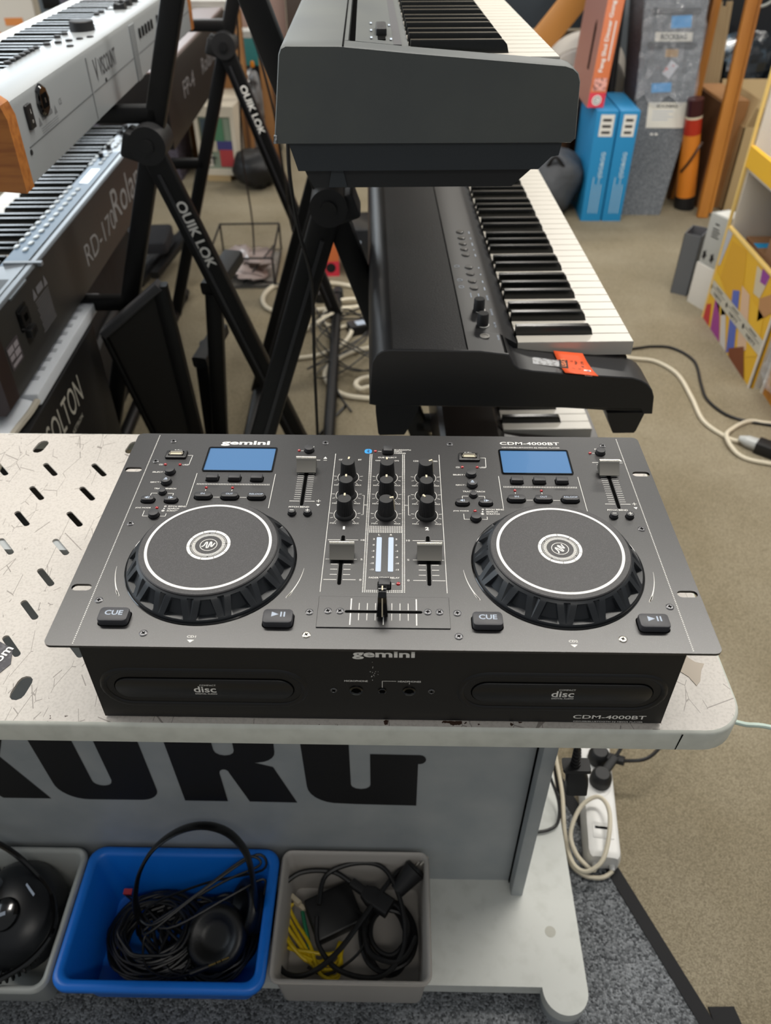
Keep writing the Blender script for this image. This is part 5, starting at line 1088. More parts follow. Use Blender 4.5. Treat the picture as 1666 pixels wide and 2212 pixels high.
MB().tube([Vector(p) - S0 for p in ((-0.545, 0.005, 0.155), (-0.556, -0.02, 0.166), (-0.555, -0.05, 0.166), (-0.548, -0.075, 0.155), (-0.545, -0.09, 0.14))], [0.010, 0.012, 0.012, 0.010, 0.007], 10, flat=0.6).build('yoke', mat('grey_gloss_arm', '4a4f55', 0.25, coat=0.4), hs)
MB().tube([Vector(p) - S0 for p in ((-0.66, 0.02, 0.19), (-0.60, 0.045, 0.21), (-0.535, 0.035, 0.185), (-0.478, 0.0, 0.150), (-0.455, -0.035, 0.148), (-0.452, -0.07, 0.15), (-0.475, -0.105, 0.152), (-0.52, -0.13, 0.156), (-0.60, -0.142, 0.158))], 0.0042, 8).build('headband_wire', MT['gloss'], hs)
spr = []
cpath = smooth_path([(-0.60, 0.03, 0.12), (-0.54, 0.035, 0.11), (-0.488, 0.02, 0.115), (-0.468, -0.02, 0.118), (-0.472, -0.06, 0.112), (-0.50, -0.095, 0.105), (-0.56, -0.105, 0.1), (-0.62, -0.1, 0.1)], 40)
for i, p in enumerate(cpath):
    a = i * 1.1; t = (cpath[min(i + 1, len(cpath) - 1)] - cpath[max(i - 1, 0)]).normalized(); s_ = t.cross(Vector((0, 0, 1))).normalized(); u_ = s_.cross(t)
    spr.append(tuple(p + s_ * 0.0075 * math.cos(a) + u_ * 0.0075 * math.sin(a)))
tag(MB().tube(spr, 0.0019, 5, raw=True).build('coiled_cord', MT['blackcable']), 'black spring-coiled cord around the headset in the translucent bin', 'cable')
tag(MB().prism([(-0.575, 0.02), (-0.52, 0.03), (-0.505, 0.006), (-0.565, -0.006)], 0.10, 0.103).build('paper_card', mat('pale_card', 'b8b7ae', 0.7)), 'pale card tucked behind the headset in the translucent bin', 'card')

# ------------------------------------------------------------------ power strip and leads by the desk
ps = thing('power_strip', 'white power strip on the carpet beside the desk', 'power strip', (0.3475, 0.108, 0.0065), math.radians(-6.2))
prof = [(-0.0285, 0.0), (0.0285, 0.0), (0.0285, 0.022), (0.0245, 0.036), (0.018, 0.0385), (-0.018, 0.0385), (-0.0245, 0.036), (-0.0285, 0.022)]
rings = []
for y, k in ((0.0, 0.80), (0.004, 0.93), (0.012, 1.0), (0.40, 1.0)): rings.append([(x * k, y, z * (0.82 + 0.18 * k) if k < 1 else z) for x, z in prof])
MB().loft([r for r in rings]).build('housing', MT['whiteplastic'], ps, angle=40)
o = MB().rbox(-0.017, 0.017, 0.03, 0.058, 0.0383, 0.0395, 0.002, 0.0006).build('switch_plate', MT['whiteplastic'], ps)
MB().rbox(-0.013, 0.013, 0.046, 0.050, 0.0394, 0.0399, 0.0008).build('switch_gap', MT['dark'], o)
for k in range(4): MB().lathe([(0.0205, 0.0383), (0.0205, 0.0388), (0.019, 0.0388), (0.018, 0.0384)], 24, (0, 0.125 + k * 0.042, 0), cap0=False).build('socket', MT['whiteplastic'], ps)
for x in (-0.013, 0.015): MB().cyl((x, 0.003, 0.012), (x, -0.007, 0.010), 0.005, 0.0042, 12).build('cable_gland', MT['whiteplastic'], ps)
PSM = Matrix.Translation((0.3475, 0.108, 0.0065)) @ Matrix.Rotation(math.radians(-6.2), 4, 'Z')
for k, (yy, lab) in enumerate(((0.133, 'black round mains plug in the near socket of the power strip'), (0.176, 'black round mains plug in the second socket of the power strip'))):
    w = PSM @ Vector((0.002, yy, 0.0392)); pt = thing('mains_plug', lab, 'plug', w, 0.4 - k * 1.3, 'plugs in the power strip')
    MB().lathe([(0.0185, 0), (0.0185, 0.012), (0.0165, 0.02), (0.012, 0.026)], 20, (0, 0, 0)).build('body', MT['rubber'], pt, angle=50)
    MB().bar((0.008, 0.004, 0.015), (0.038, 0.018, 0.024), 0.014, 0.012, (0, 0, 1), 0.003).build('strain_relief', MT['rubber'], pt)
    MB().tube([(0.036, 0.017, 0.0235), (0.06, 0.03, 0.04), (0.09, 0.06, 0.08), (0.13, 0.12, 0.13)] if k == 0 else [(0.036, 0.017, 0.0235), (0.06, 0.05, 0.03), (0.05, 0.12, 0.01), (0.02, 0.2, 0.0)], 0.0032, 8).build('lead', MT['blackcable'], pt)
ic = thing('mains_connector', 'black mains connector hanging on its lead under the desk top', 'plug', (0.228, 0.03, 0.374))
def csec(c, w, h, r=0.003): return [(c[0] + x, c[1] + y, c[2]) for x, y in rrect(-w, w, -h, h, r, 3)]
MB().loft([csec((0.008, 0, 0.0), 0.0130, 0.0085), csec((0.006, 0, 0.022), 0.0130, 0.0085), csec((0.003, 0, 0.036), 0.0135, 0.009), csec((0.0, 0, 0.050), 0.010, 0.008)]).build('body', MT['rubber'], ic, angle=40)
MB().loft([csec((0.001, 0, 0.050), 0.0165, 0.009), csec((0.0, 0, 0.056), 0.0165, 0.009)]).build('flange', MT['rubber'], ic)
for k in range(5): MB().lathe([(0.0062 - k * 0.0004, 0), (0.0062 - k * 0.0004, 0.0045)], 12, (-0.001 - k * 0.0006, 0, 0.057 + k * 0.0065)).build('relief_ring', MT['rubber'], ic)
MB().tube([(-0.001, 0, 0.056), (-0.004, 0, 0.095), (-0.006, 0.01, 0.15), (-0.01, 0.04, 0.25), (-0.012, 0.08, 0.338)], 0.0036, 8).build('lead', MT['blackcable'], ic)
tag(MB().tube([(0.302, 0.40, 0.012), (0.303, 0.30, 0.012), (0.303, 0.234, 0.014), (0.295, 0.16, 0.02), (0.297, 0.106, 0.03), (0.314, 0.086, 0.04), (0.340, 0.099, 0.055), (0.357, 0.143, 0.068), (0.361, 0.180, 0.07), (0.347, 0.198, 0.068), (0.320, 0.186, 0.055), (0.300, 0.150, 0.040), (0.304, 0.119, 0.034), (0.322, 0.099, 0.026), (0.3335, 0.0995, 0.017)], 0.0036, 8, per=8).build('extension_cable', MT['whitecable']), 'cream cord looped over the near end of the power strip', 'cord')
tag(MB().tube([(0.362, 0.099, 0.0165), (0.350, 0.092, 0.012), (0.334, 0.090, 0.011), (0.313, 0.096, 0.011), (0.296, 0.12, 0.011), (0.291, 0.2, 0.011), (0.292, 0.34, 0.011)], 0.0036, 8).build('extension_cable', MT['whitecable']), 'cream cord running along the carpet between desk and power strip', 'cord')
tag(MB().tube([(0.262, 0.33, 0.12), (0.268, 0.24, 0.09), (0.282, 0.190, 0.068), (0.278, 0.158, 0.058), (0.262, 0.146, 0.0555), (0.24, 0.142, 0.0545)], 0.0026, 7).build('audio_cable', MT['blackcable']), 'thin black cable taped to the shelf behind the side panel', 'cable')
tag(MB().tube([(0.30, 0.10, 0.52), (0.36, 0.06, 0.505), (0.407, 0.042, 0.50), (0.44, 0.037, 0.50), (0.55, 0.05, 0.44), (0.75, 0.12, 0.2), (0.9, 0.2, 0.03), (1.1, 0.22, 0.006)], 0.0028, 8).build('extension_cable', MT['mintcable']), 'pale mint cable hanging out past the desk corner', 'cord')

# ------------------------------------------------------------------ cables on the carpet
def fcable(name, label, pts, r, m, z=None, cat='cable'):
    z = r if z is None else z
    tag(MB().tube([(p[0], p[1], (p[2] if len(p) > 2 else z)) for p in pts], r, 8, per=6).build(name, m), label, cat)
fcable('extension_cable', 'black cable curving over the open carpet beside the cardboard display', [(0.6, 1.9), (0.72, 1.85), (0.805, 1.865), (0.863, 1.879), (0.929, 1.867), (0.974, 1.780), (0.954, 1.634), (0.947, 1.540), (0.988, 1.451), (1.089, 1.409), (1.2, 1.38)], 0.0045, MT['blackcable'], cat='cord')
fcable('extension_cable', 'cream cable curving over the open carpet to a black connector', [(0.55, 1.7), (0.68, 1.8), (0.788, 1.791), (0.851, 1.770), (0.896, 1.688), (0.901, 1.551), (0.899, 1.424), (0.940, 1.342), (0.968, 1.322)], 0.0062, MT['whitecable'], cat='cord')
fcable('extension_cable', 'cream cable loop lying under the black connector at the right edge', [(1.25, 1.40), (1.090, 1.415), (1.033, 1.426), (0.974, 1.389), (0.933, 1.330, 0.016), (0.949, 1.253), (1.020, 1.218), (1.15, 1.19)], 0.0062, MT['whitecable'], cat='cord')
cn = thing('cable_connector', 'white plug joined to a black inline socket on the carpet', 'connector', (0.965, 1.322, 0.0))
A_ = Vector((0.0, 0.0, 0.018)); d_ = Vector((0.062, -0.05, 0)).normalized()
MB().cyl(A_, A_ + d_ * 0.02, 0.008, 0.015, 14).cyl(A_ + d_ * 0.02, A_ + d_ * 0.05, 0.016, 0.018, 14).build('plug', mat('translucent_white_plug', 'd9dcdc', 0.2, trans=0.3), cn)
MB().bar(A_ + d_ * 0.05, A_ + d_ * 0.13, 0.044, 0.034, (0, 0, 1), 0.006).build('socket', MT['rubber'], cn)
fcable('extension_cable', 'cream cable loop around the foot of the three-tier stand', [(-0.10, 2.30), (-0.25, 2.36), (-0.395, 2.338), (-0.470, 2.324), (-0.495, 2.222), (-0.464, 2.137), (-0.393, 2.104), (-0.293, 2.124), (-0.223, 2.140), (-0.15, 2.15), (-0.05, 2.2)], 0.009, MT['whitecable'], cat='cord')
fcable('extension_cable', 'cream cable in tangled loops behind the three-tier stand', [(0.05, 2.16), (-0.095, 2.184), (-0.139, 2.195, 0.02), (-0.199, 2.175, 0.025), (-0.24, 2.13, 0.025), (-0.259, 2.073), (-0.249, 2.022), (-0.201, 1.995), (-0.173, 2.002), (-0.15, 1.95, 0.02), (-0.171, 1.887), (-0.212, 1.828), (-0.275, 1.787), (-0.345, 1.776), (-0.386, 1.804), (-0.400, 1.861), (-0.361, 1.921), (-0.30, 1.97, 0.02), (-0.21, 2.06, 0.035), (-0.16, 2.1, 0.03)], 0.0075, MT['whitecable'], cat='cord')
fcable('extension_cable', 'cream cable sweeping out from under the black stage piano', [(0.05, 1.88), (-0.085, 1.846), (-0.156, 1.807), (-0.206, 1.739), (-0.221, 1.665), (-0.196, 1.595), (-0.151, 1.547), (-0.075, 1.529), (0.05, 1.52)], 0.0085, MT['whitecable'], cat='cord')
fcable('extension_cable', 'small cream cable loop beside the black stage piano', [(0.03, 1.64), (-0.078, 1.627), (-0.113, 1.604), (-0.118, 1.577), (-0.101, 1.556), (-0.076, 1.567), (0.02, 1.58)], 0.008, MT['whitecable'], 0.0255, cat='cord')
fcable('audio_cable', 'thin black cable wandering across the carpet below the stands', [(-0.29, 2.106, 0.03), (-0.225, 1.923, 0.01), (-0.199, 1.724), (-0.172, 1.547, 0.022), (-0.127, 1.464)], 0.003, MT['blackcable'])
fcable('audio_cable', 'thin black cable lying on the carpet near the wire tray', [(-0.636, 2.586), (-0.534, 2.404), (-0.452, 2.32, 0.023), (-0.355, 2.24), (-0.28, 2.2)], 0.003, MT['blackcable'])
fcable('audio_cable', 'black cable on the carpet by the rubber stand foot', [(-0.30, 1.1), (-0.25, 1.28), (-0.212, 1.342), (-0.178, 1.426), (-0.143, 1.50)], 0.004, MT['blackcable'])
rr = random.Random(5)
fcable('audio_cable', 'tangle of thin black leads near the power bricks behind the stage piano', [(-0.16 + 0.11 * math.cos(k * 1.9) + rr.uniform(-.03, .03), 1.86 + 0.2 * math.sin(k * 1.3) + rr.uniform(-.04, .04), 0.012 + rr.uniform(0, 0.03)) for k in range(22)], 0.0025, MT['blackcable'])
fcable('audio_cable', 'black cable hanging down behind the charcoal piano', [KW(-0.115, 0.62, 1.0), KW(-0.118, 0.62, 0.93), KW(-0.112, 0.63, 0.85), KW(-0.10, 0.65, 0.76), KW(-0.108, 0.70, 0.60), KW(-0.115, 0.74, 0.40), KW(-0.12, 0.80, 0.15), KW(-0.13, 0.84, 0.01), KW(-0.10, 0.95, 0.006)], 0.0028, MT['blackcable'])
fcable('audio_cable', 'black cable dangling from the far stand down to the floor', [KW(-0.33, 1.95, 1.02), KW(-0.32, 1.90, 0.93), KW(-0.295, 1.88, 0.84), KW(-0.27, 1.88, 0.70), KW(-0.262, 1.9, 0.55), KW(-0.255, 1.92, 0.40), KW(-0.23, 1.95, 0.25), KW(-0.23, 1.97, 0.1), KW(-0.25, 2.0, 0.012), KW(-0.3, 2.1, 0.006)], 0.0032, MT['blackcable'])
fcable('audio_cable', 'thin black cable looping down between the two left stands', [KW(-0.42, 2.4, 0.9), KW(-0.44, 2.45, 0.7), KW(-0.47, 2.5, 0.45), KW(-0.46, 2.5, 0.2), KW(-0.47, 2.45, 0.03), KW(-0.5, 2.4, 0.006)], 0.0032, MT['blackcable'])
for (x, y, rz_, lab) in ((-0.115, 1.985, 0.4, 'black power brick with white label among the cable loops'), (-0.30, 2.245, -0.5, 'flat black power brick beside the white socket')):
    t = thing('power_brick', lab, 'power adapter', (x, y, 0.0), rz_)
    MB().rbox(-0.05, 0.05, -0.028, 0.028, 0.001, 0.034, 0.005, 0.003).build('housing', MT['black'], t)
    MB().rbox(-0.025, 0.02, -0.018, 0.014, 0.034, 0.0345, 0.001).build('label_sticker', MT['greyp'], t)
t = thing('socket_block', 'small white socket block on the carpet by the red box', 'socket', (-0.285, 2.335, 0.0), 0.2)
MB().rbox(-0.028, 0.028, -0.02, 0.02, 0.0, 0.04, 0.004, 0.004).build('housing', MT['whiteplastic'], t); MB().lathe([(0.014, 0.0401), (0.012, 0.0404)], 14, cap0=False).build('socket', MT['greyp'], t)

# ------------------------------------------------------------------ things under the left keyboards
sb = thing('black_carton', 'black carton lettered SOLTON standing under the dark grey piano', 'box', KW(-0.60, 0.55, 0.0), math.radians(2.1))
CB = mat('black_carton_board', '0c0c0e', 0.5)
MB().rbox(-0.42, 0.0, 0.0, 0.49, 0.0, 0.505, 0.004, 0.004).build('carton', CB, sb)
FS = Matrix.Translation((0.0008, 0.235, 0.445)) @ Matrix(((0, 0, 1, 0), (1, 0, 0, 0), (0, 1, 0, 0), (0, 0, 0, 1)))
MB().text('SOLTON', 0, 0, 0.20, 0.056, 0, M=FS).text('by KETRON', 0.03, -0.052, 0.085, 0.013, 0, M=FS).build('lettering', mat('pale_carton_print', 'b9b6ab', 0.6), sb, smooth=False)
bg_ = thing('plastic_bag', 'crumpled silvery plastic bag lying on the SOLTON carton', 'bag', KW(-0.692, 0.45, 0.51), math.radians(2.1))
rb = random.Random(4); vs_ = []; fs_ = []
NX, NY = 14, 22
for i in range(NX + 1):
    for j in range(NY + 1):
        x = -0.16 + 0.235 * i / NX + 0.01 * math.sin(j * 0.9); y = -0.05 + 0.42 * j / NY
        edge = min(i, NX - i, j, NY - j) / 3.0
        z = 0.001 + 0.022 * min(1, edge) * (0.6 + 0.6 * math.sin(i * 0.9 + j * 0.35) * math.cos(j * 0.55 - i * 0.4)) + rb.uniform(0, 0.007) * min(1, edge)
        vs_.append((x, y, max(z, 0.001)))
for i in range(NX):
    for j in range(NY): a = i * (NY + 1) + j; fs_.append((a, a + NY + 1, a + NY + 2, a + 1))
o = MB().add(vs_, fs_).build('film', mat('silvery_plastic_film', 'e2e7ee', 0.25, coat=0.6), bg_, angle=60)
MB().tube([(x, y, 0.006) for x, y in ((0.077, -0.06), (0.083, 0.05), (0.075, 0.15), (0.082, 0.25), (0.07, 0.37))], 0.006, 7).build('rolled_edge', mat('cream_bag_edge', 'b7b0a2', 0.6), bg_)
wk = thing('slotted_board', 'white slotted panel lying on the SOLTON carton under the dark grey piano', 'panel', KW(-0.65, 0.715, 0.508), math.radians(2.1))
MB().rbox(-0.05, 0.045, 0.0, 0.42, 0.0, 0.022, 0.003, 0.002).build('board', mat('pale_grey_white_panel', 'd6dbe2', 0.45), wk)
for k in range(9): MB().box(-0.03, 0.03, 0.05 + k * 0.035, 0.062 + k * 0.035, 0.0221, 0.0235).build('slat', mat('grey_white_slat', 'a9aeb5', 0.5) if k == 0 else bpy.data.materials['grey_white_slat'], wk)
mp = thing('mesh_music_desk', 'black perforated metal music desk leaning below the left stand', 'music desk', (0, 0, 0))
q0 = [KW(-0.567, 1.00, 0.503), KW(-0.432, 1.00, 0.608), KW(-0.412, 1.03, 0.02), KW(-0.475, 1.03, 0.02)]
MESH = mat('black_perforated_metal', '1d1b18', 0.5, bump=(900, 0.8, 0.001))
def slab(q, th, name, m, parent):
    n_ = (q[1] - q[0]).cross(q[3] - q[0]).normalized() * th
    vs = [tuple(p) for p in q] + [tuple(p + n_) for p in q]
    return MB().add(vs, [(0, 1, 2, 3), (7, 6, 5, 4), (0, 4, 5, 1), (1, 5, 6, 2), (2, 6, 7, 3), (3, 7, 4, 0)]).build(name, m, parent, smooth=False)
slab(q0, 0.003, 'perforated_panel', MESH, mp)
MB().bar(q0[0], q0[3], 0.012, 0.022, KW(0, 1, 0), 0.003).build('side_rail', SB, mp); MB().bar(q0[1], q0[2], 0.030, 0.022, KW(0, 1, 0), 0.004).build('side_rail', SB, mp)
MB().bar(q0[0], q0[1], 0.018, 0.03, KW(0, 1, 0), 0.003).build('top_rail', mat('dusty_dark_metal', '3a3a3d', 0.4), mp)
fs = thing('folding_stand', 'small black folding stand with rubber tips below the left keyboards', 'stand', (0, 0, 0))
for a_, b_, w in ((KW(-0.352, 1.12, 0.535), KW(-0.402, 1.12, 0.03), 0.036), (KW(-0.415, 1.17, 0.33), KW(-0.425, 1.17, 0.05), 0.03)):
    MB().bar(a_, b_, w, 0.03, KW(0, 1, 0), 0.004).build('upright', SB, fs, angle=40)
    MB().bar(a_ + Vector((-0.004, -0.01, 0.012)), a_ + KW(0.03, 0.13, 0.03), w * 1.25, 0.03, (0, 0, 1), 0.006).build('rubber_tip', MT['rubber'], fs, angle=40)
MB().bar(KW(-0.44, 1.10, 0.14), KW(-0.30, 1.10, 0.15), 0.025, 0.03, (0, 0, 1), 0.004).build('crossbar', SB, fs); MB().cyl(KW(-0.36, 1.05, 0.10), KW(-0.36, 1.14, 0.10), 0.045, n=20).build('clamp_knob', MT['rubber'], fs)
MB().bar(KW(-0.50, 1.13, 0.017), KW(-0.385, 1.13, 0.017), 0.03, 0.03, (0, 0, 1), 0.004).build('foot', SB, fs)
tag(MB().cyl(KW(-0.43, 1.30, 0.30), KW(-0.40, 1.30, 0.32), 0.028, 0.024, 18).cyl(KW(-0.44, 1.31, 0.0), KW(-0.43, 1.30, 0.30), 0.012, 0.012, 10).build('microphone_clip', MT['rubber']), 'black round clip on a short post behind the mesh music desk', 'clip')
wt = thing('wire_tray', 'clear plastic tray with crumpled bags inside a black wire frame on the carpet', 'tray', (-0.60, 2.46, 0.0), math.radians(3))
CLEAR = mat('clear_tray_plastic', 'c9c6c0', 0.12, trans=0.75, ior=1.3)
MB().box(-0.11, 0.13, -0.14, 0.22, 0.002, 0.006).build('tray_floor', CLEAR, wt)
for a_, b_ in (((-0.11, -0.14), (0.13, -0.14)), ((0.13, -0.14), (0.13, 0.22)), ((0.13, 0.22), (-0.11, 0.22)), ((-0.11, 0.22), (-0.11, -0.14))):
    MB().tube([(a_[0], a_[1], 0.12), (b_[0], b_[1], 0.12)], 0.004, 6, raw=True).build('wire', SB, wt); MB().tube([(a_[0], a_[1], 0.012), (b_[0], b_[1], 0.012)], 0.003, 6, raw=True).build('wire', SB, wt); MB().tube([(a_[0], a_[1], 0.012), (a_[0], a_[1], 0.12)], 0.004, 6, raw=True).build('wire', SB, wt)
MB().tube([(0.13, 0.0, 0.12), (0.0, -0.14, 0.012)], 0.003, 6, raw=True).build('wire', SB, wt)
def blob(name, m, parent, cx, cy, z0, sx, sy, sz, seed, nn=14, mm_=9, rough=0.16, angle=50):
    r_ = random.Random(seed); rings = []
    ph = [(r_.uniform(0, 6), r_.uniform(2, 5), r_.uniform(2, 5)) for _ in range(5)]
    for i in range(mm_ + 1):
        t = PI * i / mm_; ring = []
        for j in range(nn):
            a = 2 * PI * j / nn
            k = 1 + rough * sum(math.sin(p + f1 * a + f2 * t) for p, f1, f2 in ph) / 2.2
            sr = max(math.sin(t), 0.02)
            ring.append((cx + sx * sr ** 0.7 * math.cos(a) * k, cy + sy * sr ** 0.7 * math.sin(a) * k, z0 + max(0.001, sz * (0.5 - 0.5 * math.cos(t)) * (0.85 + 0.15 * k))))
        rings.append(ring)
    return MB().loft(rings).build(name, m, parent, angle=angle)
blob('crumpled_bag', mat('pinkish_clear_film', '9c8e8a', 0.25, coat=0.4), wt, 0.02, 0.0, 0.008, 0.09, 0.11, 0.08, 21, rough=0.3, angle=25)
# dark folded stands and bits on the carpet behind the brace
gbg = thing('dark_filler_bag', 'large black padded bag added to fill the dark under the dark grey piano', 'bag', KW(-0.76, 1.2, 0.0), math.radians(2.1))  # bag added to keep the space beneath the keyboards dark
MB().rbox(-0.36, 0.0, 0.0, 0.78, 0.0, 0.40, 0.05, 0.04, 5).build('padded_body', mat('black_padded_nylon', '0d0d10', 0.6, bump=(30, 0.4, 0.004)), gbg)
MB().tube([(0.002, 0.1, 0.2), (0.012, 0.25, 0.26), (0.012, 0.45, 0.26), (0.002, 0.6, 0.2)], 0.01, 8, flat=0.4).build('handle', MT['rubber'], gbg)
bk_ = thing('folded_stand', 'folded black stand lying on the carpet behind the left brace', 'stand', (-0.95, 2.38, 0.0), 0.1)
for k in range(4): MB().bar((-0.12 + k * 0.06, -0.2, 0.02 + 0.03 * k), (0.02 + k * 0.05, 0.25, 0.05 + 0.03 * k), 0.03, 0.025, (0, 0, 1), 0.004).build('tube', SB, bk_)
MB().rbox(-0.2, 0.1, -0.1, 0.1, 0.15, 0.19, 0.02, 0.01).build('bag', mat('dark_navy_cloth', '15161c', 0.7), bk_)

# ------------------------------------------------------------------ boxes and cases at the back right
CARD = mat('brown_cardboard', '9a6d3f', 0.75, var=(6, '8a5f35', 0.4, 0.7)); CARDD = mat('dark_and_shaded_cardboard', '5d3d22', 0.75); CARDL = mat('tan_cardboard', 'b39a70', 0.75)
BLU = mat('bright_blue_carton', '1f86bd', 0.5)
def vframe(x, y, z): return frame((x, y, z), (0, -1, 0), (1, 0, 0))
for k, (x0, x1, lab) in enumerate(((0.829, 0.918, 'slim blue carton standing on the floor, left of the two'), (0.924, 1.008, 'slim blue carton standing against the grey felt case'))):
    t = thing('blue_carton', lab, 'box', (x0, 3.07, 0.0), 0, 'slim blue cartons')
    w = x1 - x0
    MB().rbox(0, w, 0, 0.335, 0.0, 0.455, 0.002, 0.002).build('carton', BLU, t)
    o = MB().box(0.018, w - 0.014, -0.0012, 0.0, 0.355, 0.44).build('label_sticker', MT['paperw'], t)
    q = MB()
    for i in range(3): q.quad(0.028, w - 0.024, 0.366 + i * 0.024, 0.376 + i * 0.024, 0, frame((0, -0.0016, 0), (0, -1, 0), (1, 0, 0)))
    q.build('barcode', MT['vinyl'], o, smooth=False)
    q = MB(); q.text('(GG&GG', 0, 0, 0.105, 0.022, 0, bold=0.03, M=frame((w * 0.62, -0.0014, 0.24), (0, -1, 0), (0.02, 0, 1)))
    for i in range(4): q.line(w * 0.32 + i * 0.012, 0.035, w * 0.32 + i * 0.012, 0.19 - 0.03 * (i % 2), 0.003, 0, frame((0, -0.0014, 0), (0, -1, 0), (1, 0, 0)))
    q.build('lettering', mat('pale_blue_print', 'bcd9e8', 0.6), t, smooth=False) if k == 0 else q.build('lettering', bpy.data.materials['pale_blue_print'], t, smooth=False)
# gong carton leaning on top
LEAN = Matrix(((1, 0, 0, 0), (0, 1, 0.23, 0), (0, 0, 1, 0), (0, 0, 0, 1)))
gg = thing('gong_carton', 'orange carton lettered Feng Shui Dinner Gong on top of the blue cartons', 'box', (0.792, 3.115, 0.457), 0.0)
GM = Matrix(((1, 0, 0.10, 0), (0, 1, 0.23, 0), (0, 0, 0.97, 0), (0, 0, 0, 1)))
MB().rbox(0, 0.068, 0, 0.42, 0.055, 0.40, 0.002, 0.002, M=GM).build('carton', mat('terracotta_orange_print', 'd2713f', 0.5), gg)
MB().rbox(0, 0.068, 0.0, 0.42, 0.0, 0.055, 0.002, M=GM).build('carton_base', mat('crimson_print', 'd8364a', 0.5), gg)
SPN = GM @ frame((0.034, -0.0012, 0.0), (0, -1, 0), (1, 0, 0))
q = MB(); q.text('Feng Shui Dinner Gong', 0, 0, 0.25, 0.021, 0.0, bold=0.03, M=SPN @ Matrix.Translation((-0.006, 0.255, 0)) @ Matrix.Rotation(PI / 2, 4, 'Z')); q.line(0.016, 0.17, 0.016, 0.31, 0.005, 0, SPN); q.build('lettering', MT['white'], gg, smooth=False)
MB().poly(circ(0, 0.027, 0.019, 20), 0, SPN).build('seal', MT['white'], gg); MB().ring(0, 0.027, 0.011, 0.014, 0.0006, 20, M=SPN).text('K', 0, 0.027, 0.009, 0.012, 0.0006, bold=0.02, M=SPN).build('seal_print', MT['vinyl'], gg)
MB().quad(-0.026, 0.028, 0.062, 0.108, 0.0003, SPN).build('picture', mat('pale_pink_picture', 'e6a79a', 0.5, var=(90, '8c5a52', 0.5, 0.6)), gg)
MB().box(-0.0016, 0.0, 0.0, 0.42, 0.0, 0.40, GM).build('side_face', mat('muted_pink_print', 'a9776b', 0.4), gg)
o = MB().prism([(0.10, 0.12), (0.13, 0.12), (0.135, 0.28), (0.115, 0.30), (0.10, 0.27)], -0.0026, 0.0005, 'x', GM).build('carry_slot', MT['dark'], gg)
# grey panels and black case behind
t = thing('flat_carton', 'pale blue grey flat carton standing behind the gong carton', 'box', (0.888, 3.42, 0.0)); MB().rbox(0, 0.07, 0, 0.25, 0, 1.05, 0.002, 0.002, M=LEAN).build('carton', mat('blue_grey_carton', '6d87a3', 0.5), t); MB().box(0.0, 0.07, -0.002, 0.0, 0.80, 1.04, LEAN).build('end_label', mat('pale_carton_label', '9aa9ba', 0.5), t)
t = thing('soft_case', 'narrow black soft case squeezed beside the grey felt case', 'case', (0.966, 3.40, 0.0)); MB().rbox(0, 0.028, 0, 0.25, 0, 1.05, 0.008, 0.008, M=LEAN).build('case', mat('black_nylon', '15161a', 0.6), t); MB().tube([(0.014, -0.004, 0.05), (0.014, -0.004, 1.0)], 0.004, 6, raw=True, M=LEAN).build('zip', MT['rubber'], t)
# felt case
FELT = mat('grey_felt', '5f6368', 0.95, var=(160, '7d8186', 0.42, 0.62), spec=0.1)
rk = thing('felt_case', 'tall grey felt case lettered ROCKBAG, partly wrapped in clear plastic', 'case', (1.028, 3.15, 0.0))
RM = Matrix(((1, 0, 0, 0), (0, 1, 0.29, 0), (0, 0, 0.958, 0), (0, 0, 0, 1)))
MB().loft([[tuple(RM @ Vector(p)) for p in ((x0, 0, z), (x1, 0, z), (x1, 0.26, z), (x0, 0.26, z))] for x0, x1, z in ((0.0, 0.178, 0.0), (0.014, 0.258, 0.45), (0.0, 0.262, 0.75), (-0.02, 0.262, 1.15))]).build('shell', FELT, rk, smooth=False)
def rp(x, z): return RM @ frame((x, -0.001, z), (0, -1, 0), (1, 0, 0))
for x, z, w, h in ((0.138, 0.707, 0.158, 0.034), (0.148, 0.410, 0.165, 0.10)):
    o = MB().quad(-w / 2, w / 2, -h / 2, h / 2, 0.0006, rp(x, z)).build('label_sticker', mat('white_label_paper', 'd9d6cc', 0.6) if z > 0.7 else bpy.data.materials['white_label_paper'], rk)
    MB().text('ROCKBAG', 0, 0 if h < 0.05 else 0.036, 0.11 if h < 0.05 else 0.09, 0.020 if h < 0.05 else 0.014, 0.001, bold=0.03, M=rp(x, z)).build('lettering', MT['vinyl'], o)
o = bpy.data.objects['label_sticker']
q = MB()
for i in range(4): q.quad(-0.06, 0.03 - 0.02 * (i % 2), 0.014 - i * 0.011, 0.017 - i * 0.011, 0.001, rp(0.148, 0.410))
q.build('label_lines', MT['greyp'], rk)
for x, z, w, h in ((0.162, 0.762, 0.085, 0.045), (0.112, 0.517, 0.085, 0.036)): MB().quad(-w / 2, w / 2, -h / 2, h / 2, 0.0012, rp(x, z) @ Matrix.Rotation(0.05, 4, 'Z')).build('blue_tape', mat('sky_blue_tape', '1498e0', 0.5) if z > 0.7 else bpy.data.materials['sky_blue_tape'], rk)
MB().quad(-0.027, 0.027, -0.02, 0.02, 0.0012, rp(0.138, 0.652)).build('tan_tape', mat('tan_tape', 'a87f3c', 0.5), rk); MB().quad(-0.02, 0.02, -0.03, 0.03, 0.0012, rp(0.14, 0.585) @ Matrix.Rotation(-0.6, 4, 'Z')).build('ticket', mat('white_ticket', 'c9cbd4', 0.5, var=(60, 'd85a4a', 0.55, 0.62)), rk)
for x in (0.095, 0.115): MB().quad(-0.006, 0.006, -0.004, 0.004, 0.0012, rp(x, 0.335)).build('chalk_mark', MT['white'], rk)
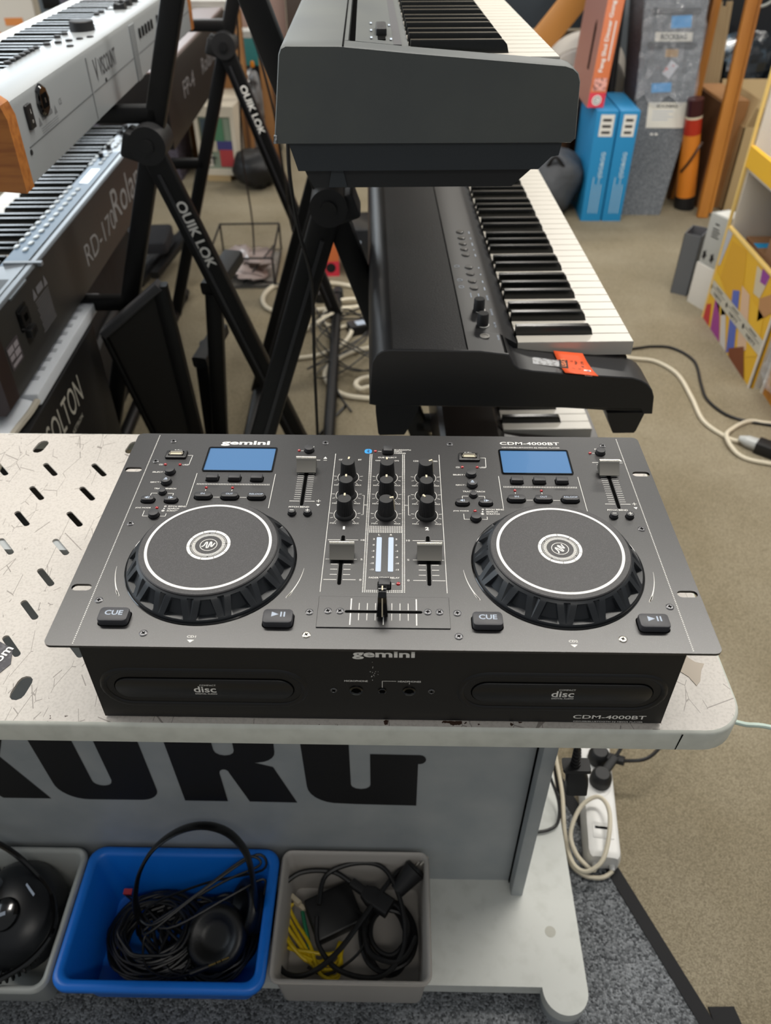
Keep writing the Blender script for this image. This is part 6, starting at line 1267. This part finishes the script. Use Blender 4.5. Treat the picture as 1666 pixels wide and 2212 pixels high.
for z in (0.80, 0.675): MB().rbox(-0.11, 0.10, -0.012, 0.012, 0, 0.006, 0.01, 0.003, M=rp(0.14, z)).build('strap', mat('dark_grey_webbing', '26282b', 0.8) if z > 0.7 else bpy.data.materials['dark_grey_webbing'], rk)
FILM = mat('clear_wrap_film', 'b9bec6', 0.14, alpha=0.28, bump=(22, 0.9, 0.02), spec=1.0, coat=1.0)
rb2 = random.Random(9); vs_ = []; fs_ = []
for i in range(15):
    for j in range(19):
        vs_.append(tuple(RM @ Vector((0.0 + 0.262 * i / 14 + rb2.uniform(-.004, .004), -0.008 - rb2.uniform(0, 0.016), 0.47 + 0.62 * j / 18 + rb2.uniform(-.008, .008) + (0.02 * math.sin(i) if j == 0 else 0)))))
for i in range(14):
    for j in range(18): a = i * 19 + j; fs_.append((a, a + 19, a + 20, a + 1))
MB().add(vs_, fs_).build('plastic_wrap', FILM, rk, angle=25)
# didgeridoo
dg = thing('didgeridoo', 'orange painted wooden tube with dark red top leaning by the felt case', 'didgeridoo', (1.345, 3.25, 0.0))
P0, P1 = Vector((0, 0, 0.0)), Vector((-0.072, -0.03, 0.47))
def seg(t0, t1, r0, r1, name, m): MB().cyl(P0.lerp(P1, t0), P0.lerp(P1, t1), r0, r1, 20, cap0=t0 == 0).build(name, m, dg)
seg(0, 0.13, 0.046, 0.046, 'rubber_cap', MT['rubber']); seg(0.13, 0.40, 0.044, 0.043, 'tube', mat('orange_painted_wood', 'd8812a', 0.3)); seg(0.40, 0.70, 0.043, 0.037, 'tube', bpy.data.materials['orange_painted_wood']); seg(0.70, 0.84, 0.037, 0.036, 'red_band', mat('red_painted_wood', 'b3301c', 0.3)); seg(0.84, 0.86, 0.0362, 0.0362, 'cream_ring', MT['ivory']); seg(0.86, 1.0, 0.036, 0.034, 'dark_top', mat('dark_maroon_paint', '3a1216', 0.3))
MB().tube([(-0.066, -0.035, 0.17), (-0.055, -0.052, 0.20), (-0.038, -0.061, 0.24), (-0.02, -0.060, 0.28), (-0.006, -0.05, 0.30)], 0.0055, 7, flat=0.5).build('painted_stripe', mat('dark_brown_paint', '3c2415', 0.4), dg)
# wooden bars
OAK = mat('honey_wood', 'b9792f', 0.45, var=(8, '9a5f22', 0.4, 0.7, (1, 1, 0.15)))
t = thing('wooden_bar', 'thin honey coloured wooden bar leaning beside the felt case', 'wooden bar', (0, 0, 0)); MB().bar((1.331, 3.375, 0.0), (1.386, 3.60, 1.25), 0.036, 0.03, (0, 1, 0), 0.003).build('bar', OAK, t); MB().bar((1.305, 3.385, 0.0), (1.360, 3.61, 1.25), 0.012, 0.034, (0, 1, 0), 0.002).build('dark_edge', CARDD, t)
t = thing('wooden_easel_leg', 'thick honey coloured wooden bar leaning in front of the cardboard boxes', 'wooden bar', (0, 0, 0)); MB().bar((1.392, 3.125, 0.0), (1.439, 3.34, 1.25), 0.046, 0.03, (0, 1, 0), 0.004).build('bar', OAK, t); MB().bar((1.424, 3.13, 0.02), (1.462, 3.30, 0.95), 0.012, 0.03, (0, 1, 0), 0.002).build('brace', OAK, t)
t = thing('cardboard_carton', 'brown cardboard carton, left side coloured as in shade, behind the thick wooden bar', 'box', (1.405, 3.25, 0.0), math.radians(2)); MB().rbox(0, 0.115, 0, 0.34, 0, 0.455, 0.003, 0.003).build('carton', CARD, t); MB().box(-0.004, 0.0, 0.01, 0.33, 0.01, 0.445).build('side_face', CARDD, t)  # left face takes the darker board colour for its shade
t = thing('cardboard_carton', 'flat brown wooden board leaning against the brown carton', 'board', (1.335, 3.52, 0.0), math.radians(0)); MB().rbox(0, 0.02, 0, 0.12, 0, 0.52, 0.003).build('board', CARDD, t); MB().box(-0.002, 0.022, -0.004, 0.124, 0.50, 0.53).build('top_edge', CARD, t)
t = thing('cardboard_carton', 'open tan cardboard carton in front of the heap of plastic bags', 'box', (1.505, 3.20, 0.0), math.radians(0))
for x0, x1, y0, y1 in ((0, 0.005, 0, 0.33), (0.30, 0.305, 0, 0.33), (0, 0.305, 0, 0.005), (0, 0.305, 0.325, 0.33)): MB().box(x0, x1, y0, y1, 0.0, 0.36).build('side', CARDL, t)
MB().box(0, 0.305, 0, 0.33, 0, 0.004).build('bottom', CARDL, t)
slab([Vector((0.005, 0, 0.36)), Vector((0.005, 0.33, 0.36)), Vector((0.035, 0.33, 0.47)), Vector((0.035, 0.0, 0.47))], 0.004, 'flap', CARDL, t); slab([Vector((0, 0.33, 0.36)), Vector((0.305, 0.33, 0.36)), Vector((0.305, 0.40, 0.47)), Vector((0.0, 0.40, 0.47))], 0.004, 'flap', CARDL, t)
t = thing('wood_strips', 'bundle of pale wooden strips standing between the honey coloured bars', 'wood', (1.46, 3.62, 0.0))
for k in range(4): MB().bar((0.026 * k, 0.01 * k, 0), (-0.03 + 0.022 * k, 0.10, 0.74 + 0.02 * (k % 2)), 0.024, 0.02, (0, 1, 0), 0.002).build('strip', mat('pale_wood', 'bfa67f', 0.6) if k == 0 else bpy.data.materials['pale_wood'], t)
t = thing('small_box', 'small pale box with blue print on the floor by the cardboard display', 'box', (1.40, 2.88, 0.0), -0.3); MB().rbox(0, 0.10, 0, 0.08, 0, 0.035, 0.002, 0.001).build('carton', mat('pale_grey_carton', 'c5c8c4', 0.6), t); MB().quad(0.03, 0.07, 0.02, 0.05, 0.0356).build('print', mat('blue_carton_print', '2a6db0', 0.6), t)
# heap of bagged goods
DK = mat('black_wrapped_goods', '17191d', 0.35, coat=0.3)
BAGF = mat('glossy_black_film', '1d2227', 0.16, coat=0.8, bump=(30, 0.8, 0.01), var=(14, '4f6272', 0.52, 0.66))
for k, (x, y, z, sx, sy, sz, lab) in enumerate(((1.66, 3.85, 0.30, 0.16, 0.15, 0.32, 'glossy black plastic-wrapped bundle at the top right of the heap'), (1.36, 3.95, 0.25, 0.12, 0.13, 0.45, 'dark wrapped bundle behind the pale wooden strips'), (2.02, 3.75, 0.2, 0.16, 0.16, 0.34, 'dark wrapped bundle by the cardboard display'))):
    t = thing('wrapped_bundle', lab, 'bag', (x, y, z)); blob('film', BAGF, t, 0, 0, 0, sx, sy, sz, 30 + k, 20, 13, rough=0.22, angle=20); MB().cyl((0, 0, -z), (0, 0, 0.02), sx * 0.9, sx * 0.95, 14).build('stand', DK, t)
# cream ring hanging
t = thing('cable_ring', 'pale cable ring hanging in front of the dark wrapped bundles', 'cable', (1.57, 3.56, 0.86)); MB().tube([(0.085 * math.cos(a), 0, 0.10 * math.sin(a)) for a in [2 * PI * k / 14 for k in range(14)]], 0.006, 7, closed=True).build('ring', mat('pale_grey_cable', '9c9f9a', 0.5), t); MB().tube([(0.0, 0.0, 0.10), (0.05, 0.1, 0.3)], 0.004, 6).build('hanger', MT['blackcable'], t)
# grey and white small cartons
t = thing('cardboard_carton', 'slim dark grey carton open at the top on the carpet', 'box', (1.036, 2.315, 0.0), math.radians(-33))
GC = mat('dark_grey_carton', '5f6266', 0.6)
for x0, x1, y0, y1 in ((0, 0.062, 0, 0.003), (0, 0.062, 0.097, 0.10), (0, 0.003, 0, 0.1), (0.059, 0.062, 0, 0.1)): MB().box(x0, x1, y0, y1, 0, 0.225).build('side', GC, t)
MB().box(0.003, 0.059, 0.003, 0.097, 0, 0.15).build('insert', CARDD, t); MB().box(0.01, 0.05, 0.03, 0.07, 0.15, 0.20).build('red_contents', mat('red_contents', 'a8483c', 0.6), t)
t = thing('cardboard_carton', 'pale carton with black figures printed on it beside the cardboard display', 'box', (1.079, 2.244, 0.0), math.radians(-66))
MB().rbox(0, 0.095, 0, 0.085, 0, 0.15, 0.002, 0.002).build('lower_carton', mat('white_carton', 'cfcbc3', 0.6), t); MB().rbox(0.004, 0.092, 0.004, 0.08, 0.1505, 0.325, 0.002, 0.002).build('upper_carton', mat('light_grey_carton', 'a9aaa6', 0.6), t)
for i in range(2):
    MB().poly([(0.022 + i * 0.038 + 0.007 * math.cos(a * 0.6283) * (1.0 if a % 2 else 1.7), 0.182 + 0.015 * math.sin(a * 0.6283) * (0.8 if a % 2 else 1.4)) for a in range(10)], 0, frame((0, 0.0034, 0), (0, -1, 0), (1, 0, 0))).build('printed_figure', MT['vinyl'], t, smooth=False)
q = MB(); q.quad(0.036, 0.056, 0.293, 0.298, 0, frame((0, 0.0034, 0), (0, -1, 0), (1, 0, 0)))
for k in range(4): q.quad(0.03, 0.066 - 0.006 * (k % 2), 0.25 + k * 0.009, 0.254 + k * 0.009, 0, frame((0, 0.0034, 0), (0, -1, 0), (1, 0, 0)))
q.build('lettering', MT['vinyl'], t, smooth=False)
MB().box(0.0915, 0.094, 0.02, 0.07, 0.24, 0.29).build('blue_patch', mat('blue_patch', '1f66b8', 0.5), t); MB().box(0.02, 0.085, 0.01, 0.075, 0.3252, 0.3275).build('loose_sheet', MT['paperw'], t)
# grey bag on the floor
t = thing('soft_bag', 'dark grey quilted bag slumped on the floor left of the blue cartons', 'bag', (0.70, 3.22, 0.0)); blob('bag_body', mat('slate_grey_nylon', '45484d', 0.6, bump=(40, 0.5, 0.006)), t, 0, 0, 0, 0.13, 0.18, 0.27, 51, 18, 11, 0.12); MB().tube([(-0.05, -0.1, 0.2), (-0.02, -0.14, 0.27), (0.03, -0.13, 0.22)], 0.008, 7).build('handle', MT['rubber'], t)
t = thing('dark_case', 'brown dark round case resting above the slumped grey bag', 'case', (0.74, 3.53, 0.30)); blob('case_body', mat('dark_brown_leather', '33241d', 0.5), t, 0, 0, 0, 0.09, 0.1, 0.12, 52, 16, 9, 0.08); MB().cyl((0, 0, -0.30), (0, 0, 0.02), 0.08, 0.085, 14).build('base', CARDD, t)
t = thing('pale_drum', 'pale round padded drum head leaning behind the charcoal piano', 'drum', (0.90, 3.75, 0.40)); MB().cyl((0, 0.05, 0), (0.02, 0.16, 0.05), 0.20, 0.20, 32).build('shell', mat('cream_shell', 'b8b0a6', 0.5), t); MB().cyl((-0.001, 0.044, -0.003), (0, 0.05, 0), 0.19, 0.20, 32).build('head', mat('off_white_skin', 'd2cdc6', 0.5), t); MB().cyl((0.01, 0.12, -0.40), (0.01, 0.12, -0.10), 0.1, 0.1, 14).build('base', CARDD, t)
t = thing('wooden_plank', 'wide orange wooden plank slanting up behind the charcoal piano', 'plank', (0, 0, 0)); MB().bar((0.55, 4.0, 0.36), (1.10, 4.2, 0.98), 0.02, 0.13, (-0.75, 0.0, 0.66), 0.003).build('plank', mat('orange_plank', 'c98a45', 0.4), t); MB().bar((0.50, 4.02, 0.0), (0.58, 4.05, 0.40), 0.05, 0.05, (0, 1, 0)).build('leg', OAK, t)
t = thing('white_carton', 'white printed carton standing between piano and blue cartons', 'box', (0.735, 3.66, 0.0)); MB().rbox(0, 0.11, 0, 0.12, 0, 0.50, 0.003, 0.003).build('carton', mat('off_white_carton', 'c9c2bb', 0.6), t); MB().quad(0.02, 0.05, 0.2, 0.33, 0, frame((0, -0.001, 0), (0, -1, 0), (1, 0, 0))).build('print', mat('grey_print_patch', '6d6a6a', 0.6), t)

# ------------------------------------------------------------------ cardboard display shelf at the right
cd_ = thing('cardboard_display', 'yellow patterned cardboard display shelf with brown boxes inside', 'display shelf', (1.10, 1.62, 0.0))
YEL = mat('sun_yellow_print', 'e3b12a', 0.5); WCB = mat('white_cardboard', 'd8d2c8', 0.6)
D_ = 0.495
MB().box(0.0, 0.012, 0.0, D_, 0.0, 0.32).build('front_panel', YEL, cd_)
for y in (0.0, D_ - 0.012): MB().box(0.012, 0.45, y, y + 0.012, 0.0, 0.95).build('side_wall', WCB, cd_)
MB().box(0.45, 0.462, 0.0, D_, 0.0, 0.95).build('back_wall', WCB, cd_)
for z in (0.02, 0.50): MB().box(0.012, 0.45, 0.012, D_ - 0.012, z, z + 0.01).build('shelf', WCB, cd_)
MB().box(-0.002, 0.014, 0.0, D_, 0.515, 0.575).build('shelf_lip', YEL, cd_)
MB().box(-0.001, 0.013, 0.0, D_, 0.32, 0.326).build('edge_trim', mat('pale_yellow_edge', 'e9c878', 0.5), cd_)
for y in (0.0, D_ - 0.010): MB().box(-0.004, 0.004, y, y + 0.010, 0.0, 0.95).build('edge_trim', bpy.data.materials['pale_yellow_edge'] if y else WCB, cd_)
AF = frame((-0.0008, 0, 0), (-1, 0, 0), (0, -1, 0))      # art on the front panel: x = -y
def art(pts, hexc, nm='art_patch', dz=0.0):
    mname = 'print_' + hexc
    m_ = bpy.data.materials.get(mname) or mat(mname, hexc, 0.55)
    MB().poly([(-y, z) for y, z in pts], dz, AF).build(nm, m_, cd_, smooth=False)
art([(0.49, 0.318), (0.44, 0.318), (0.47, 0.20), (0.49, 0.19)], 'b9bcc4'); art([(0.43, 0.3), (0.30, 0.315), (0.24, 0.2), (0.36, 0.12), (0.44, 0.16)], 'd9a428'); art([(0.485, 0.18), (0.33, 0.14), (0.30, 0.10), (0.36, 0.07), (0.49, 0.13)], 'e6bb38', dz=0.0003)
art([(0.488, 0.05), (0.45, 0.07), (0.42, 0.0), (0.488, 0.0)], 'bd2f34', dz=0.0003); art([(0.43, 0.10), (0.40, 0.12), (0.30, 0.0), (0.40, 0.0)], '9a3a8c', dz=0.0003); art([(0.38, 0.12), (0.335, 0.12), (0.235, 0.0), (0.295, 0.0)], 'cfc9c4', dz=0.0003); art([(0.315, 0.18), (0.265, 0.20), (0.175, 0.03), (0.23, 0.0)], '5568b8', dz=0.0003)
art([(0.26, 0.22), (0.19, 0.22), (0.10, 0.08), (0.15, 0.03)], 'd9b79a', dz=0.0003); art([(0.18, 0.22), (0.06, 0.21), (0.02, 0.1), (0.09, 0.06)], 'e6b52e', dz=0.0003); art([(0.22, 0.02), (0.12, 0.08), (0.05, 0.0), (0.2, 0.0)], '7a3f22', dz=0.0006); art([(0.20, 0.31), (0.10, 0.31), (0.12, 0.24), (0.17, 0.235)], 'cfc2a8', dz=0.0003); art([(0.16, 0.318), (0.10, 0.318), (0.11, 0.285), (0.15, 0.28)], '8f3d96', dz=0.0006); art([(0.12, 0.24), (0.03, 0.3), (0.01, 0.25), (0.09, 0.18)], 'b8875a', dz=0.0003)
TP = AF @ Matrix.Translation((-0.25, 0.125, 0.0012)) @ Matrix.Rotation(math.radians(1.5), 4, 'Z')
MB().quad(-0.25, 0.25, -0.024, 0.024, 0, TP).build('packing_tape', mat('translucent_packing_tape', 'c4c0b2', 0.3), cd_)
q = MB()
for k in range(3):
    q.text('NETT', -0.16 + k * 0.16, -0.011, 0.075, 0.012, 0.0004, bold=0.02, M=TP); q.quad(-0.22 + k * 0.16, -0.10 + k * 0.16, 0.004, 0.006, 0.0004, TP); q.quad(-0.19 + k * 0.16, -0.13 + k * 0.16, 0.012, 0.016, 0.0004, TP); q.poly(circ(-0.235 + k * 0.16, 0.0, 0.009, 7), 0.0004, TP)
q.build('tape_print', MT['vinyl'], cd_, smooth=False)
for k, (y0, y1, x0, x1, z0, z1, m_, lab) in enumerate(((0.30, 0.47, 0.06, 0.40, 0.031, 0.30, CARD, 'tall brown carton at the back of the display, lower compartment'), (0.03, 0.28, 0.05, 0.40, 0.031, 0.365, CARD, 'wide brown carton at the front of the display, lower compartment'), (0.12, 0.42, 0.08, 0.40, 0.511, 0.66, CARD, 'brown carton on the upper shelf of the cardboard display'))):
    t = thing('cardboard_carton', lab, 'box', (1.10 + x0, 1.62 + y0, z0)); MB().rbox(0, x1 - x0, 0, y1 - y0, 0, z1 - z0, 0.002, 0.002).build('carton', mat('mid_brown_cardboard', '8c6747', 0.75) if k == 0 else bpy.data.materials['mid_brown_cardboard'], t)
    MB().box(0.0, x1 - x0, (y1 - y0) / 2 - 0.02, (y1 - y0) / 2 + 0.02, z1 - z0, z1 - z0 + 0.0006).build('tape', mat('blue_masking_tape', '1d9ad6', 0.5) if k == 0 else bpy.data.materials['blue_masking_tape'], t)
t = thing('cardboard_display', 'second yellow cardboard display at the right edge of the photo', 'display shelf', (1.13, 1.20, 0.0)); MB().box(0, 0.012, 0, 0.40, 0, 0.30).build('front_panel', mat('amber_print', 'd08f26', 0.5, var=(7, '8c4f22', 0.45, 0.6)), t); MB().box(0.012, 0.4, 0.388, 0.40, 0, 0.9).build('side_wall', WCB, t); MB().box(0.012, 0.4, 0, 0.012, 0, 0.9).build('side_wall', WCB, t); MB().box(-0.004, 0.004, 0.39, 0.402, 0, 0.9).build('edge_trim', WCB, t)
t = thing('plastic_bag', 'clear crumpled plastic film hanging on the second cardboard display', 'bag', (1.135, 1.50, 0.06)); blob('film', FILM, t, -0.03, 0, 0, 0.028, 0.06, 0.16, 77, 14, 10, 0.3, 20)

# ------------------------------------------------------------------ clutter at the back left
t = thing('wooden_crate', 'white printed wooden crate standing on the floor behind the left stands', 'crate', (-1.0, 3.62, 0.0), math.radians(-4))
CRW = mat('white_painted_wood', 'cfc5b2', 0.6)
for x0, x1, z0, z1 in ((0, 0.2, 0.03, 0.06), (0, 0.2, 0.30, 0.345), (0, 0.02, 0.06, 0.30), (0.18, 0.2, 0.06, 0.30)): MB().box(x0, x1, 0, 0.02, z0, z1).build('frame_board', CRW, t)
MB().box(0.02, 0.18, 0.008, 0.018, 0.06, 0.30).build('picture_panel', mat('grey_green_print', '7d8a78', 0.6), t)
for a_, hx in (((0.03, 0.07, 0.07, 0.14), 'd8d2c4'), ((0.11, 0.18, 0.07, 0.15), 'a83a3c'), ((0.10, 0.18, 0.15, 0.19), '3d3a72'), ((0.09, 0.14, 0.19, 0.29), '4a7a5a'), ((0.03, 0.09, 0.20, 0.29), '3c4a52'), ((0.03, 0.10, 0.14, 0.19), 'b8b09a')): m_ = mat('crate_print_' + hx, hx, 0.6); MB().box(a_[0], a_[1], 0.004, 0.008, a_[2], a_[3]).build('print_patch', m_, t)
MB().text('ST', 0.065, 0.10, 0.05, 0.035, 0, bold=0.03, M=frame((0, -0.001, 0), (0, -1, 0), (1, 0, 0))).build('lettering', MT['vinyl'], t)
MB().box(0.0, 0.2, 0.02, 0.42, 0.335, 0.345).build('top_board', CRW, t); MB().box(0.19, 0.2, 0.02, 0.42, 0.03, 0.335).build('side_board', CRW, t); MB().box(0.03, 0.15, 0.0, 0.3, 0.0, 0.03).build('skid', CARDL, t)
t = thing('wooden_post', 'brown cardboard tube post rising beside the white crate', 'post', (-0.755, 3.74, 0.0)); MB().bar((0, 0, 0), (-0.02, 0.06, 1.0), 0.045, 0.045, (0, 1, 0), 0.004).build('post', CARD, t); MB().bar((-0.002, -0.024, 0.02), (-0.012, 0.008, 0.5), 0.02, 0.004, (0, 1, 0)).build('edge', CARDD, t)
t = thing('wooden_post', 'orange brown upright board behind the charcoal piano corner', 'post', (-0.645, 3.80, 0.0)); MB().bar((0, 0, 0), (-0.02, 0.03, 0.95), 0.055, 0.03, (0, 1, 0), 0.003).build('post', CARD, t); MB().bar((0.03, -0.004, 0.0), (0.012, 0.026, 0.95), 0.006, 0.032, (0, 1, 0)).build('edge', CARDD, t)
t = thing('small_box', 'teal and white small box stacked behind the far stand', 'box', (-0.83, 4.0, 0.0)); MB().rbox(0, 0.12, 0, 0.12, 0.45, 0.57, 0.003, 0.003).build('carton', mat('teal_carton', '2f7f80', 0.5), t); MB().rbox(0.004, 0.116, 0.004, 0.116, 0.571, 0.60, 0.003).build('lid', mat('pale_lid', 'c9cac6', 0.5), t); MB().box(0, 0.12, 0.0, 0.12, 0, 0.449).build('stack', DK, t)
t = thing('small_box', 'red box with white logo stacked behind the far stand', 'box', (-0.745, 4.12, 0.0)); MB().rbox(0, 0.09, 0, 0.12, 0.45, 0.61, 0.003, 0.003).build('carton', mat('salmon_red_carton', 'c14b3f', 0.5), t); MB().ring(0.06, 0.55, 0.012, 0.02, 0, 16, M=frame((0, -0.001, 0), (0, -1, 0), (1, 0, 0))).build('logo', MT['white'], t); MB().box(0, 0.09, 0, 0.12, 0, 0.449).build('stack', DK, t)
t = thing('orange_lamp', 'tiny orange plastic knob on the dark stack behind the far stand', 'knob', (-0.745, 3.975, 0.448)); MB().lathe([(0.009, 0.0), (0.011, 0.008), (0.009, 0.024), (0.004, 0.028)], 12).build('knob', mat('orange_plastic', 'e08a1c', 0.4), t); MB().lathe([(0.012, -0.448), (0.012, 0.0)], 10).build('base', DK, t)
t = thing('wrapped_bundle', 'silvery plastic-wrapped bundle behind the brace of the far stand', 'bag', (-0.735, 3.89, 0.0)); blob('film', mat('silver_grey_film', '9a9c9e', 0.2, coat=0.7, metal=0.2, bump=(26, 0.8, 0.01), var=(12, '4a4644', 0.5, 0.62)), t, 0, 0, 0, 0.052, 0.05, 0.44, 61, 18, 16, 0.22, 22)
t = thing('black_bag', 'black sack on the floor behind the white crate', 'bag', (-0.70, 3.55, 0.0)); blob('sack', mat('black_sack_film', '0d0d0f', 0.5), t, 0, 0, 0, 0.12, 0.12, 0.17, 62, 16, 10, 0.15)
t = thing('wall_poster', 'plain pale pink board standing behind the stacked small boxes', 'board', (-1.0, 4.62, 0.0)); MB().rbox(0, 0.36, 0, 0.02, 0, 0.95, 0.002).build('board', mat('dusty_pink_board', 'b59a90', 0.7), t); MB().box(0, 0.36, -0.003, 0.0, 0.0, 0.03).build('edge', CARDD, t)
t = thing('paper_stack', 'stack of white papers behind the dark far keyboard', 'papers', (-1.12, 4.0, 0.0))
MB().box(0.0, 0.30, 0.0, 0.24, 0.0, 0.66).build('cabinet', CARD, t)
for k in range(5): MB().rbox(0.01 + 0.006 * (k % 2), 0.28 + 0.006 * (k % 3), 0.0, 0.22, 0.661 + k * 0.014, 0.673 + k * 0.014, 0.002).build('sheaf', MT['paperw'], t)
t = thing('dark_speaker', 'black speaker box in shadow behind the left stands', 'speaker', (-1.45, 3.95, 0.0)); MB().rbox(0, 0.30, 0, 0.3, 0, 0.72, 0.01, 0.01).build('cabinet', DK, t); MB().lathe([(0.11, 0), (0.11, 0.006), (0.09, 0.004), (0.03, 0.002)], 24, M=frame((0.15, -0.001, 0.35), (0, -1, 0), (1, 0, 0))).build('cone', MT['rubber'], t)
t = thing('wall_poster', 'white poster with orange printed bars at the top left corner', 'poster', (-1.93, 3.62, 0.0), math.radians(8)); MB().rbox(0, 0.27, 0, 0.012, 0, 1.0, 0.002).build('board', mat('white_poster_board', 'd6d0c6', 0.6), t)
for k in range(8): MB().box(0.02 + 0.11 * (k % 2), 0.10 + 0.11 * (k % 2), -0.002, 0.0, 0.95 - 0.055 * k, 0.98 - 0.055 * k).build('orange_bar', mat('orange_bar_print', 'd98a4a', 0.6) if k == 0 else bpy.data.materials['orange_bar_print'], t)
t = thing('rack_unit', 'grey metal rack unit with black display behind the silver piano', 'rack unit', (-1.66, 3.72, 0.0)); MB().rbox(0, 0.13, 0, 0.2, 0, 0.85, 0.004, 0.004).build('cabinet', mat('blue_grey_metal', '5d6770', 0.5), t)
for k in range(4): MB().rbox(0.02, 0.10, -0.003, 0.001, 0.52 + k * 0.07, 0.57 + k * 0.07, 0.0).build('display', MT['gloss'], t)
t = thing('rack_unit', 'purple grey speckled amplifier behind the silver piano keys', 'amplifier', (-1.52, 3.62, 0.0)); MB().rbox(0, 0.42, 0, 0.28, 0, 0.92, 0.006, 0.006).build('cabinet', mat('purple_grey_tolex', '4a4450', 0.7, var=(120, '6b6472', 0.5, 0.65)), t); MB().rbox(0.03, 0.10, -0.004, 0.0, 0.69, 0.72, 0.0).build('badge', mat('dark_red_badge', '7a2a28', 0.5), t); MB().rbox(0.18, 0.38, -0.004, 0.0, 0.5, 0.66, 0.0).build('grille', MT['grill'], t)
# red carton and vent seen between the stands
t = thing('gong_carton', 'red and orange carton standing on the floor between the two stands', 'box', (-0.298, 2.44, 0.0), 0.1); MB().rbox(0, 0.075, 0, 0.3, 0.06, 0.62, 0.002).build('carton', bpy.data.materials['terracotta_orange_print'], t); MB().rbox(0, 0.075, 0, 0.3, 0, 0.06, 0.002).build('carton_base', bpy.data.materials['crimson_print'], t)
MB().poly(circ(0.042, 0.035, 0.019, 18), 0, frame((0, -0.001, 0), (0, -1, 0), (1, 0, 0))).build('seal', MT['vinyl'], t); MB().text('Gong', 0, 0, 0.07, 0.018, 0, bold=0.02, M=frame((0.042, -0.001, 0.14), (0, -1, 0), (0, 0, 1))).build('lettering', MT['ivory'], t)
t = thing('vented_unit', 'black vented unit behind the three-tier stand', 'device', (-0.185, 2.42, 0.0), 0.1); MB().rbox(0, 0.10, 0, 0.2, 0, 0.19, 0.006, 0.006).build('housing', DK, t)
for k in range(6): MB().box(0.01, 0.05, -0.003, 0.001, 0.05 + k * 0.018, 0.058 + k * 0.018).build('vent_slat', MT['greyp'], t)
# storage cabinets along the back wall
t = thing('storage_cabinet', 'dark cabinet with chrome legs behind the charcoal piano keys', 'cabinet', (0.30, 4.45, 0.0)); MB().rbox(0, 0.75, 0, 0.45, 0.55, 1.0, 0.006, 0.006).build('carcass', mat('slate_cabinet', '3b444c', 0.4), t); MB().rbox(0.02, 0.73, -0.01, 0.0, 0.10, 0.54, 0.004).build('fabric_front', mat('brown_grey_cloth', '6a5d50', 0.8), t)
for x in (0.56, 0.70): MB().cyl((x, -0.03, 0), (x, -0.03, 1.0), 0.013, n=12).build('chrome_leg', MT['steel'], t)
t = thing('storage_cabinet', 'grey steel cabinet behind the slanting wooden plank', 'cabinet', (1.10, 4.52, 0.0)); MB().rbox(0, 0.9, 0, 0.4, 0, 1.1, 0.006, 0.006).build('carcass', mat('grey_steel_cabinet', '7d848a', 0.5), t); MB().box(0.44, 0.446, -0.002, 0.0, 0.02, 1.08).build('door_gap', MT['dark'], t)
t = thing('storage_cabinet', 'black storage cabinet at the back right corner', 'cabinet', (1.35, 4.16, 0.0)); MB().rbox(0, 1.3, 0, 0.3, 0, 1.3, 0.006, 0.006).build('carcass', DK, t); MB().box(0.64, 0.646, -0.002, 0.0, 0.02, 1.28).build('door_gap', MT['dark'], t)
t = thing('storage_cabinet', 'dark brown cabinet along the wall behind the left stands', 'cabinet', (-0.62, 4.5, 0.0)); MB().rbox(0, 0.85, 0, 0.4, 0, 0.75, 0.006, 0.006).build('carcass', mat('dark_brown_laminate', '3f3229', 0.5), t); MB().box(0.42, 0.426, -0.002, 0.0, 0.02, 0.73).build('door_gap', MT['dark'], t)
